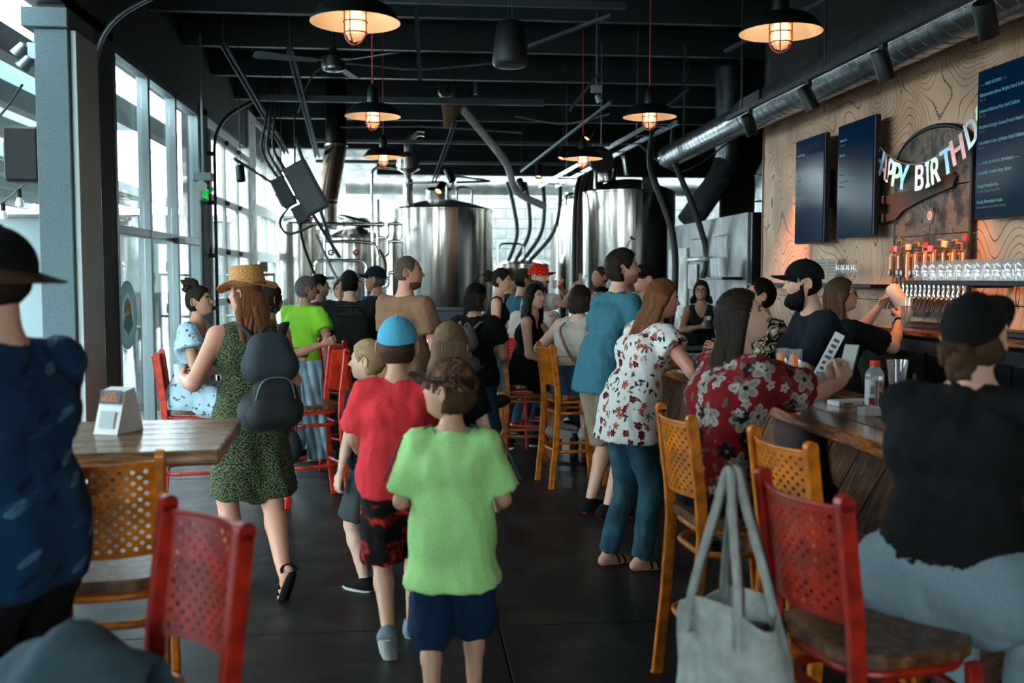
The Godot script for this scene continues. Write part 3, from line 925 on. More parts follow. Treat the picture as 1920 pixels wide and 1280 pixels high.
	bx(lg, "drip_tray", Vector3(0.06, 0.012, 0.05), Vector3(0.2, 0.03, 1.6), black_metal, 0.006)
	var fr := thing("under_counter_fridge", "black glass-door back bar cooler under the drip ledge", "fridge", Vector3(3.2, 0, -5.2))
	bx(fr, "body", Vector3(0.02, 0.63, 0), Vector3(0.3, 1.26, 2.6), mat("fridge_black", Color(0.045, 0.05, 0.055), 0.35), 0.01)
	for q in [-0.85, 0.0, 0.85]:
		bx(fr, "door", Vector3(-0.14, 0.68, q), Vector3(0.03, 1.0, 0.8), mat("fridge_door", Color(0.06, 0.07, 0.08), 0.15), 0.008)
		bx(fr, "handle", Vector3(-0.17, 0.9, q + 0.33), Vector3(0.02, 0.3, 0.02), alu, 0.005)
	# glass shelf on the near side
	var sh := thing("glass_shelf", "black floating shelf full of upturned glasses beside the taps", "shelf", Vector3(3.05, 1.6, -4.75))
	bx(sh, "board", Vector3(0, 0, 0), Vector3(0.36, 0.025, 1.65), black_metal, 0.003)
	for q in [-0.6, 0.6]:
		bx(sh, "bracket", Vector3(0.24, -0.02, q), Vector3(0.24, 0.02, 0.03), black_metal)
	var gm := MB.new()
	gm.lathe([Vector2(0.036, 0.0), Vector2(0.0385, 0.03), Vector2(0.038, 0.07), Vector2(0.03, 0.105), Vector2(0.028, 0.112), Vector2(0.0, 0.112), Vector2(0.0, 0.106), Vector2(0.026, 0.1), Vector2(0.035, 0.065), Vector2(0.034, 0.0)], Transform3D.IDENTITY, 16)
	var gmesh := gm.mesh(clear_glass)
	for a in 16:
		for b in 4:
			var g := thing("tumbler", "clear glass tumbler upside down among many on the black shelf", "glass", Vector3(2.92 + b * 0.086, 1.613, -5.48 + a * 0.088), 0, "upturned tumblers on the black shelf")
			inst(g, "bowl", gmesh)
	# menu holder and stemmed glasses on the back shelf
	var mh := thing("menu_holder", "open pale menu holder standing on the back shelf", "menu", Vector3(3.31, 1.585, -7.68))
	mh.rotation.y = -PI / 2 + 0.2
	for q in [-0.08, 0.08]:
		bx(mh, "page", Vector3(q, 0.1, 0), Vector3(0.15, 0.19, 0.006), mat("menu_paper", Color(0.62, 0.6, 0.55), 0.7), 0.001, Basis(Vector3.UP, -0.25 * signf(q)) * Basis(Vector3.RIGHT, -0.15))
		for r in 6:
			bx(mh, "print_line", Vector3(q, 0.16 - r * 0.024, 0.008), Vector3(0.1, 0.005, 0.002), mat("print_brown", Color(0.35, 0.3, 0.27), 0.8), 0, Basis(Vector3.UP, -0.25 * signf(q)) * Basis(Vector3.RIGHT, -0.15))
	var wg := MB.new()
	wg.lathe([Vector2(0.03, 0), Vector2(0.03, 0.004), Vector2(0.004, 0.008), Vector2(0.004, 0.05), Vector2(0.03, 0.075), Vector2(0.034, 0.1), Vector2(0.028, 0.14), Vector2(0.026, 0.14), Vector2(0.032, 0.1), Vector2(0.0, 0.06)], Transform3D.IDENTITY, 16)
	var wmesh := wg.mesh(clear_glass)
	for k in 4:
		var g := thing("stem_glass", ["stemmed glass touching the menu holder on the back shelf", "second stemmed glass from the menu holder", "third stemmed glass from the menu holder", "stemmed glass furthest from the menu holder on the back shelf"][k], "glass", Vector3(3.3, 1.585, -7.42 + k * 0.09), 0, "stemmed glasses on the back shelf")
		inst(g, "bowl", wmesh)

# ---------------------------------------------------------------- hung from the ceiling
func pendant(at: Vector3, top: float, label: String) -> void:
	# at: centre of the shade's rim
	var t := thing("pendant_lamp", label, "lamp", at, 0, "barn pendant lamps with red cages")
	var shade_out := mat("enamel_black", Color(0.05, 0.065, 0.07), 0.3)
	var shade_in := mat("enamel_cream", Color(0.86, 0.78, 0.68), 0.35)
	var b := MB.new()
	b.lathe([Vector2(0.205, -0.002), Vector2(0.204, 0.006), Vector2(0.165, 0.062), Vector2(0.13, 0.082), Vector2(0.045, 0.096), Vector2(0.04, 0.1)], Transform3D.IDENTITY, 40)
	part(t, "shade", b, shade_out)
	var i := MB.new()
	i.lathe([Vector2(0.04, 0.092), Vector2(0.13, 0.077), Vector2(0.162, 0.058), Vector2(0.2, 0.005), Vector2(0.205, -0.002)], Transform3D.IDENTITY, 40, 0.0, TAU, true)
	part(t, "shade_lining", i, shade_in)
	var nk := MB.new()
	nk.lathe([Vector2(0.0, 0.235), Vector2(0.014, 0.232), Vector2(0.022, 0.215), Vector2(0.028, 0.21), Vector2(0.038, 0.19), Vector2(0.042, 0.1), Vector2(0.05, 0.092), Vector2(0.0, 0.09)], Transform3D.IDENTITY, 20)
	part(t, "socket_cap", nk, shade_out)
	var g := MB.new()
	g.lathe([Vector2(0.044, 0.08), Vector2(0.046, 0.0), Vector2(0.045, -0.05), Vector2(0.03, -0.078), Vector2(0.0, -0.088)], Transform3D.IDENTITY, 20)
	part(t, "glass_jar", g, glass("jar_glass", Color(1, 0.9, 0.8), 0.08))
	var bu := MB.new()
	bu.lathe([Vector2(0.012, 0.075), Vector2(0.03, 0.045), Vector2(0.033, 0.01), Vector2(0.026, -0.03), Vector2(0, -0.04)], Transform3D.IDENTITY, 16)
	part(t, "bulb", bu, emit("lamp_bulb", Color(1.0, 0.78, 0.5), 5.0))
	var cg := MB.new()
	for k in 4:
		var a := PI / 2 * k + 0.4
		var q := Vector3(cos(a), 0, sin(a))
		cg.tube([q * 0.054 + Vector3(0, 0.085, 0), q * 0.054 + Vector3(0, -0.05, 0), q * 0.045 + Vector3(0, -0.075, 0), q * 0.025 + Vector3(0, -0.095, 0), Vector3(0, -0.102, 0)], 0.0034, 6)
	for y in [0.05, 0.0, -0.05]:
		var ring := []
		for k in 21: ring.append(Vector3(cos(TAU * k / 20) * 0.054, y, sin(TAU * k / 20) * 0.054))
		cg.tube(ring, 0.0032, 6, false)
	part(t, "cage", cg, mat("cage_red", Color(0.5, 0.09, 0.06), 0.4))
	pipe(t, "cord", [Vector3(0, 0.23, 0), Vector3(0, top - at.y, 0)], 0.006, mat("cord_red", Color(0.62, 0.12, 0.11), 0.6), 8)
	var can := MB.new()
	can.lathe([Vector2(0, 0.02), Vector2(0.05, 0.02), Vector2(0.055, -0.012), Vector2(0, -0.02)], Transform3D(Basis.IDENTITY, Vector3(0, top - at.y, 0)), 16)
	part(t, "canopy", can, black_metal)
	omni(at + Vector3(0, 0.005, 0), Color(1.0, 0.86, 0.7), 0.06, 0.03)

func track_head(parent: Node3D, at: Vector3, to: Vector3, lit: bool, size := 1.0) -> void:
	var y := (at - to).normalized()
	var x := y.cross(Vector3.UP).normalized()
	if x.length() < 0.1: x = Vector3.RIGHT
	var X := Transform3D(Basis(x * size, y * size, x.cross(y) * size), at)
	var b := MB.new()
	b.lathe([Vector2(0, 0.09), Vector2(0.045, 0.088), Vector2(0.05, 0.08), Vector2(0.05, -0.09), Vector2(0.044, -0.09), Vector2(0.04, -0.07), Vector2(0, -0.07)], X, 18)
	var h := part(parent, "spot_head", b, black_metal)
	var l := MB.new()
	l.lathe([Vector2(0.039, -0.0705), Vector2(0.0, -0.074)], X, 16)
	part(h, "lens", l, emit("track_lamp_lens", Color(1, 0.7, 0.42), 5.0) if lit else mat("dark_lens", Color(0.2, 0.2, 0.2), 0.2))
	if lit:
		spot(X * Vector3(0, -0.1, 0), to, Color(1, 0.62, 0.3), 4.0, 26.0, 0.04)

func spiral_duct(parent: Node3D, a: Vector3, b: Vector3, r: float, pitch: float) -> void:
	var d := MB.new()
	d.tube([a, b], r, 32, true)
	part(parent, "duct_shell", d, galv)
	var n := (b - a).normalized()
	var x := n.cross(Vector3.UP).normalized()
	var y := n.cross(x)
	var L := (b - a).length()
	var pts := []
	var turns := L / pitch
	var steps := int(turns * 16)
	for k in steps + 1:
		var t := float(k) / steps
		var an := TAU * turns * t
		pts.append(a + n * L * t + (x * cos(an) + y * sin(an)) * (r + 0.001))
	var s := MB.new()
	s.tube(pts, 0.0045, 4, false)
	part(parent, "lock_seam", s, galv)

func build_ceiling_things() -> void:
	pendant(Vector3(-0.244, 2.79, -4.67), 4.49, "large black barn pendant lamp at the top edge, left of the ceiling fan blades")
	pendant(Vector3(-0.269, 2.81, -7.47), 4.49, "second black pendant lamp on red cord, over the bald man")
	pendant(Vector3(-0.27, 2.86, -10.4), 4.49, "smallest left pendant lamp, hanging before the steel kettle")
	pendant(Vector3(1.847, 2.85, -4.9), 4.49, "large black pendant lamp near the spiral duct")
	pendant(Vector3(1.835, 2.86, -7.6), 4.49, "black pendant lamp on red cord beside the far end of the duct")
	pendant(Vector3(1.803, 2.87, -10.4), 4.49, "small black pendant lamp hanging before the right fermenter tanks")
	# fan
	var f := thing("ceiling_fan", "black three-bladed ceiling fan under the dark roof", "fan", Vector3(-0.664, 3.5, -9.0))
	pipe(f, "down_rod", [Vector3(0, 0.1, 0), Vector3(0, 0.72, 0)], 0.015, black_metal)
	var b := MB.new()
	b.lathe([Vector2(0, 0.14), Vector2(0.03, 0.14), Vector2(0.04, 0.1), Vector2(0.1, 0.06), Vector2(0.105, -0.01), Vector2(0.1, -0.03), Vector2(0.0, -0.03)], Transform3D.IDENTITY, 28)
	part(f, "motor", b, black_metal)
	var cp := MB.new()
	cp.lathe([Vector2(0.098, -0.028), Vector2(0.095, -0.05), Vector2(0.07, -0.062), Vector2(0, -0.064)], Transform3D.IDENTITY, 28)
	part(f, "bottom_cap", cp, mat("fan_cap", Color(0.35, 0.4, 0.42), 0.25, 0.8))
	for a in [200.0, 322.0, 78.0]:
		var bl := MB.new()
		var B := Basis(Vector3.UP, deg_to_rad(a)) * Basis(Vector3.RIGHT, 0.22)
		bl.prism(PackedVector2Array([Vector2(0.14, -0.035), Vector2(0.66, -0.075), Vector2(0.69, -0.05), Vector2(0.69, 0.05), Vector2(0.66, 0.07), Vector2(0.14, 0.035)]), 0.006, Transform3D(B * Basis(Vector3.RIGHT, PI / 2), Vector3(0, 0.02, 0)))
		bl.bar(B * Vector3(0.08, 0.01, 0) + Vector3(0, 0.02, 0), B * Vector3(0.2, 0.0, 0) + Vector3(0, 0.022, 0), 0.04, 0.008)
		part(f, "blade", bl, mat("fan_blade", Color(0.34, 0.38, 0.4), 0.5))
	# pendant speaker
	var s := thing("pendant_speaker", "dark bucket-shaped pendant loudspeaker hanging from the ceiling", "speaker", Vector3(0.786, 3.3, -7.9))
	var sb := MB.new()
	sb.lathe([Vector2(0, 0.33), Vector2(0.09, 0.325), Vector2(0.105, 0.3), Vector2(0.125, 0.15), Vector2(0.14, 0.02), Vector2(0.132, 0.0)], Transform3D.IDENTITY, 32)
	part(s, "body", sb, mat("speaker_charcoal", Color(0.1, 0.12, 0.13), 0.5))
	var sg := MB.new()
	sg.lathe([Vector2(0.134, 0.0), Vector2(0.12, -0.02), Vector2(0.03, -0.032), Vector2(0, -0.032)], Transform3D.IDENTITY, 32)
	part(s, "grille", sg, mat("speaker_mesh", Color(0.2, 0.23, 0.24), 0.35, 0.5))
	var lo := MB.new()
	lo.ell(Vector3(0, -0.032, 0), Vector3(0.008, 0.003, 0.008), Basis.IDENTITY, 4, 8)
	part(s, "badge", lo, alu)
	for q in [-0.02, 0.02]:
		pipe(s, "hanging_wire", [Vector3(q, 0.33, 0), Vector3(0, 0.9, 0)], 0.002, alu, 5)
	# spiral duct with a reducer
	var d := thing("spiral_duct", "galvanised spiral air duct running under the ceiling along the wooden wall", "duct", Vector3.ZERO)
	spiral_duct(d, Vector3(3.1, 3.13, 1.0), Vector3(3.1, 3.12, -8.95), 0.155, 0.13)
	var rd := MB.new()
	rd.tube([Vector3(3.1, 3.12, -8.9), Vector3(3.1, 3.12, -9.0), Vector3(3.1, 3.105, -9.3), Vector3(3.1, 3.105, -9.4)], [0.16, 0.16, 0.135, 0.135], 32)
	part(d, "reducer", rd, galv)
	spiral_duct(d, Vector3(3.1, 3.105, -9.35), Vector3(3.1, 3.08, -11.9), 0.13, 0.13)
	bx(d, "air_outlet", Vector3(2.94, 3.15, -8.5), Vector3(0.03, 0.12, 0.5), black_metal, 0.003)
	for z in [-3.0, -5.2, -7.4, -9.2, -11.2]:
		bx(d, "hanger_strap", Vector3(3.1, 3.74, z), Vector3(0.025, 1.0, 0.004), galv)
	# black track with spot heads
	var tr := thing("track_light_bar", "black lighting track with cylinder spot heads in front of the spiral duct", "track light", Vector3.ZERO)
	bx(tr, "rail", Vector3(2.8, 3.03, -5.0), Vector3(0.035, 0.035, 7.4), black_metal, 0.003)
	for z in [-8.3, -6.6, -5.0, -3.2]:
		pipe(tr, "drop_rod", [Vector3(2.8, 3.04, z), Vector3(2.8, 4.3, z)], 0.007, black_metal, 6)
	for q in [[-8.1, Vector3(3.4, 1.75, -8.6)], [-6.88, Vector3(3.35, 1.6, -6.6)], [-5.76, Vector3(3.35, 1.55, -5.95)], [-4.69, Vector3(3.38, 1.9, -5.2)], [-3.2, Vector3(3.3, 1.2, -3.6)]]:
		bx(tr, "adapter", Vector3(2.8, 2.995, q[0]), Vector3(0.03, 0.05, 0.06), black_metal)
		track_head(tr, Vector3(2.8, 2.89, q[0]), q[1], true)
	# strut channels that hang the lamps and cables
	var strut := mat("strut_steel", Color(0.28, 0.32, 0.34), 0.45, 0.5)
	for q in [[Vector3(-1.86, 3.97, -10.4), Vector3(-1.68, 3.33, -14.0), "left twin"], [Vector3(-1.2, 3.93, -10.4), Vector3(-1.3, 3.33, -14.4), "second twin"]]:
		var c := thing("strut_channel", "%s steel strut channel hung on rods near the garage door" % q[2], "strut", Vector3.ZERO, 0, "ceiling strut channels")
		var m := MB.new()
		m.bar(q[0] + Vector3(0.025, 0, 0), q[1] + Vector3(0.025, 0, 0), 0.018, 0.045)
		m.bar(q[0] - Vector3(0.025, 0, 0), q[1] - Vector3(0.025, 0, 0), 0.018, 0.045)
		m.bar(q[0] + Vector3(0, 0.025, 0), q[1] + Vector3(0, 0.025, 0), 0.06, 0.006)
		part(c, "channel", m, strut)
		pipe(c, "rod", [q[0], Vector3(q[0].x, 4.3, q[0].z)], 0.006, alu, 6)
	for q in [[Vector3(1.63, 3.75, -8.1), Vector3(1.02, 3.6, -8.6), "slanting bright strut beside the hanging speaker"], [Vector3(1.78, 3.55, -9.4), Vector3(1.5, 3.2, -9.4), "short bright strut by the red cord of the middle pendant lamp"], [Vector3(2.7, 3.45, -9.6), Vector3(2.5, 3.3, -9.6), "smallest strut offcut between the middle pendant lamp and duct"], [Vector3(2.95, 3.55, -6.2), Vector3(2.75, 3.6, -8.6), "long bright strut running above the spiral duct"], [Vector3(0.05, 4.2, -8.7), Vector3(0.1, 3.5, -9.6), "steep strut behind the ceiling fan and red cords"]]:
		var c := thing("strut_channel", q[2], "strut", Vector3.ZERO, 0, "ceiling strut channels")
		var m := MB.new()
		m.bar(q[0], q[1], 0.04, 0.025)
		part(c, "channel", m, strut)
		pipe(c, "rod", [q[0], Vector3(q[0].x, 4.45, q[0].z)], 0.003, black_metal, 5)
	# emergency light
	var em := thing("emergency_lamp", "small grey box lamp with one swivel head below a purlin", "emergency lamp", Vector3(1.85, 3.5, -9.9))
	bx(em, "box", Vector3.ZERO, Vector3(0.11, 0.07, 0.07), mat("lamp_head_grey", Color(0.55, 0.58, 0.58), 0.3), 0.006)
	pipe(em, "stem", [Vector3(0, 0.03, 0), Vector3(0, 0.75, 0)], 0.01, alu, 6)
	var eh := MB.new()
	eh.lathe([Vector2(0, 0.05), Vector2(0.022, 0.04), Vector2(0.035, -0.03), Vector2(0, -0.035)], Transform3D(Basis(Vector3(0, 0, 1), 0.5), Vector3(0.02, -0.1, 0.0)), 12)
	part(em, "head", eh, mats["lamp_head_grey"])
	# cable reel
	var cr := thing("cable_reel", "round black cord reel hanging behind the right pendant lamp", "cord reel", Vector3(2.15, 2.95, -11.2))
	var rb := MB.new()
	rb.lathe([Vector2(0, 0.05), Vector2(0.13, 0.05), Vector2(0.14, 0.03), Vector2(0.14, -0.03), Vector2(0.13, -0.05), Vector2(0, -0.05)], Transform3D(Basis(Vector3.RIGHT, PI / 2), Vector3.ZERO), 24)
	part(cr, "drum", rb, black_metal)
	bx(cr, "bracket", Vector3(0, 0.17, 0), Vector3(0.2, 0.02, 0.06), alu)
	pipe(cr, "rod", [Vector3(0, 0.17, 0), Vector3(0, 1.3, 0)], 0.008, alu, 6)
	# second track with small spots, over the tables
	var t2 := thing("spot_track", "slanting grey track with four small lit spots before the white wall", "track light", Vector3.ZERO)
	var A := Vector3(1.4, 2.96, -12.6)
	var B := Vector3(2.2, 3.55, -10.9)
	var rl := MB.new()
	rl.bar(A, B, 0.03, 0.03)
	part(t2, "rail", rl, alu)
	for k in 4:
		var p := A.lerp(B, [0.0, 0.22, 0.5, 0.78][k])
		if k != 1: pipe(t2, "drop_rod", [p, Vector3(p.x, 4.45, p.z)], 0.004, black_metal, 6)
		track_head(t2, p + Vector3(0, -0.16, 0), p + Vector3([0.4, -0.1, -0.35, -0.5][k], -1.0, 0.3), k > 0, 0.9)
	# third track near the garage door
	var t3 := thing("door_spot_track", "dark track with two black spot heads beside the garage door", "track light", Vector3.ZERO)
	var C := Vector3(-1.95, 2.95, -11.4)
	var D := Vector3(-1.3, 2.55, -13.2)
	var r3 := MB.new()
	r3.bar(C, D, 0.028, 0.028)
	part(t3, "rail", r3, alu)
	for k in 2:
		var p := C.lerp(D, [0.08, 0.6][k])
		pipe(t3, "drop_rod", [p, Vector3(p.x, 4.3, p.z)], 0.006, black_metal, 6)
		track_head(t3, p + Vector3(0, -0.12, 0), p + Vector3([0.1, 0.5][k], -1.0, 0.2), false)
	# fourth track, middle
	var t4 := thing("kettle_spot_track", "pair of black spots on a sloping rail above the kettle", "track light", Vector3.ZERO)
	var E := Vector3(0.55, 3.5, -12.2)
	var F := Vector3(0.3, 2.85, -13.0)
	for q in [-0.02, 0.02]:
		pipe(t4, "rail", [E + Vector3(q, 0, 0), F + Vector3(q, 0, 0)], 0.012, strut, 6)
	pipe(t4, "drop_rod", [E, Vector3(E.x, 4.3, E.z)], 0.006, black_metal, 6)
	track_head(t4, Vector3(0.5, 2.92, -12.7), Vector3(0.9, 2.0, -12.4), false)
	track_head(t4, Vector3(0.38, 2.76, -12.7), Vector3(0.0, 2.1, -12.0), true)
	# hoist motor and grain chute with white pipe
	var h := thing("grain_auger", "auger motor with tan canvas chute and long white pipe under the roof", "auger", Vector3(0.5, 3.75, -12.6))
	var mo := MB.new()
	mo.lathe([Vector2(0, 0.09), Vector2(0.09, 0.085), Vector2(0.095, -0.08), Vector2(0.07, -0.09), Vector2(0, -0.09)], Transform3D(Basis(Vector3.RIGHT, PI / 2), Vector3(-0.05, 0.2, 0)), 20)
	part(h, "motor", mo, black_metal)
	bx(h, "gearbox", Vector3(0.16, 0.15, 0), Vector3(0.2, 0.14, 0.16), black_metal, 0.01)
	bx(h, "capacitor", Vector3(0.32, 0.24, 0), Vector3(0.045, 0.16, 0.045), alu, 0.01)
	var ch := MB.new()
	ch.tube([Vector3(0.02, 0.05, 0), Vector3(0.02, -0.05, 0), Vector3(-0.02, -0.16, 0), Vector3(-0.03, -0.25, 0)], [0.14, 0.12, 0.07, 0.055], 14)
	part(h, "chute", ch, mat("tan_canvas", Color(0.48, 0.38, 0.3), 0.9))
	pipe(h, "delivery_pipe", curve([Vector3(0.14, 0.0, 0), Vector3(0.5, -0.35, -0.3), Vector3(0.78, -0.62, -0.7), Vector3(0.95, -0.95, -1.0), Vector3(1.4, -1.1, -1.6)]), 0.05, white_paint, 14)
	# white pipe across the back
	var wp := thing("white_vent_pipe", "wide white pipe running horizontally along the back wall", "pipe", Vector3(2.2, 3.34, -19.1))
	pipe(wp, "run", [Vector3(-3.4, 0, 0), Vector3(3.6, 0.02, 0)], 0.15, white_paint, 24)
	for q in [-2.6, 0.2, 2.4]:
		pipe(wp, "hanger", [Vector3(q, 0.14, 0), Vector3(q, 1.2, 0)], 0.008, alu, 6)
	# conduits and loose wires under the purlins
	var cd := thing("conduit_run", "thin grey cable clipped along the underside of the purlins", "cable", Vector3.ZERO)
	for q in [[Vector3(-1.3, 3.55, -12.0), Vector3(-0.95, 4.02, -11.6), Vector3(0.1, 4.0, -11.6), Vector3(1.2, 4.12, -11.6)], [Vector3(-0.9, 3.6, -13.4), Vector3(0.3, 3.62, -13.4), Vector3(1.5, 3.56, -13.4)], [Vector3(2.7, 3.2, -11.7), Vector3(3.3, 2.92, -12.0), Vector3(4.0, 3.35, -12.2)], [Vector3(1.3, 3.62, -12.4), Vector3(1.9, 3.52, -12.3), Vector3(2.4, 3.6, -12.0)]]:
		pipe(cd, "cable", curve(q), 0.012, mat("cable_grey", Color(0.42, 0.44, 0.44), 0.6), 6)
	# ladder tray with hoses by the duct end
	var ld := thing("cable_ladder", "sloping cable ladder above the fermenters carrying hoses", "cable tray", Vector3.ZERO)
	var P := Vector3(2.75, 3.3, -10.6)
	var Q := Vector3(2.0, 2.95, -14.5)
	for q in [-0.12, 0.12]:
		var m := MB.new()
		m.bar(P + Vector3(q, 0, 0), Q + Vector3(q, 0, 0), 0.025, 0.05)
		part(ld, "side_rail", m, galv)
	for k in 9:
		var p := P.lerp(Q, (k + 0.5) / 9.0)
		pipe(ld, "rung", [p - Vector3(0.12, 0, 0), p + Vector3(0.12, 0, 0)], 0.01, galv, 6)
	for k in 2:
		pipe(ld, "rod", [P.lerp(Q, 0.2 + 0.6 * k), P.lerp(Q, 0.2 + 0.6 * k) + Vector3(0, 1.3, 0)], 0.007, alu, 6)
	# vertical galvanised ducts behind the cooler
	var vd := thing("flue_duct", "galvanised vertical duct with elbow above the grey cold room", "duct", Vector3.ZERO)
	pipe(vd, "riser", [Vector3(4.2, 3.1, -13.0), Vector3(4.2, 4.4, -13.0)], 0.17, galv, 24)
	pipe(vd, "elbow", [Vector3(4.2, 3.2, -13.0), Vector3(4.1, 2.95, -13.0), Vector3(3.65, 2.35, -12.9)], 0.165, galv, 24)
	var vd2 := thing("flue_duct", "slimmer galvanised duct standing next to the wooden wall end", "duct", Vector3.ZERO)
	pipe(vd2, "riser", [Vector3(4.05, 2.3, -11.2), Vector3(4.05, 2.8, -11.2), Vector3(4.15, 3.0, -11.2), Vector3(4.15, 4.4, -11.2)], 0.1, galv, 20)
	for y in [2.5, 2.8, 3.2]:
		var rg := MB.new()
		rg.lathe([Vector2(0.104, -0.012), Vector2(0.108, 0.0), Vector2(0.104, 0.012)], Transform3D(Basis.IDENTITY, Vector3(4.05 if y < 3 else 4.15, y, -11.2)), 20)
		part(vd2, "joint_ring", rg, galv)

# ---------------------------------------------------------------- tanks and piping
func tank(at: Vector3, r: float, y0: float, y1: float, cap: float, label: String, called := "fermenter_tank", legs := 4) -> Node3D:
	var t := thing(called, label, "tank", at)
	var b := MB.new()
	b.lathe([Vector2(r * 0.3, y0 - r * 0.5), Vector2(r * 0.98, y0 - 0.02), Vector2(r, y0 + 0.02), Vector2(r, y1 - 0.02)], Transform3D.IDENTITY, 64)
	part(t, "shell", b, steel)
	var d := MB.new()
	d.lathe([Vector2(r, y1 - 0.02), Vector2(r * 1.012, y1 - 0.015), Vector2(r * 1.012, y1 + 0.01), Vector2(r * 0.96, y1 + 0.03), Vector2(r * 0.6, y1 + cap * 0.65), Vector2(r * 0.25, y1 + cap), Vector2(0, y1 + cap)], Transform3D.IDENTITY, 64)
	part(t, "domed_top", d, steel)
	var bd := MB.new()
	bd.lathe([Vector2(r * 1.0, y0 - 0.02), Vector2(r * 1.015, y0), Vector2(r * 1.0, y0 + 0.03)], Transform3D.IDENTITY, 64)
	part(t, "bottom_band", bd, steel)
	for k in legs:
		var a := TAU * k / legs + 0.6
		pipe(t, "leg", [Vector3(cos(a) * r * 0.85, 0, sin(a) * r * 0.85), Vector3(cos(a) * r * 0.85, y0 + 0.1, sin(a) * r * 0.85)], 0.05, steel, 12)
	return t

func hose(at: Array, r: float, label: String, m: Material, called := "brewery_hose") -> void:
	var t := thing(called, label, "hose", at[0])
	var q := []
	for p in at: q.append(p - at[0])
	pipe(t, "line", curve(q, 8), r, m, 10)

func valve(parent: Node3D, at: Vector3, m: Material) -> void:
	var b := MB.new()
	b.lathe([Vector2(0.02, 0), Vector2(0.045, 0.006), Vector2(0.045, 0.018), Vector2(0.02, 0.024)], Transform3D(Basis(Vector3.RIGHT, PI / 2), at), 14)
	b.tube([at, at - Vector3(0, 0, 0.05)], 0.012, 8)
	part(parent, "valve_wheel", b, m)

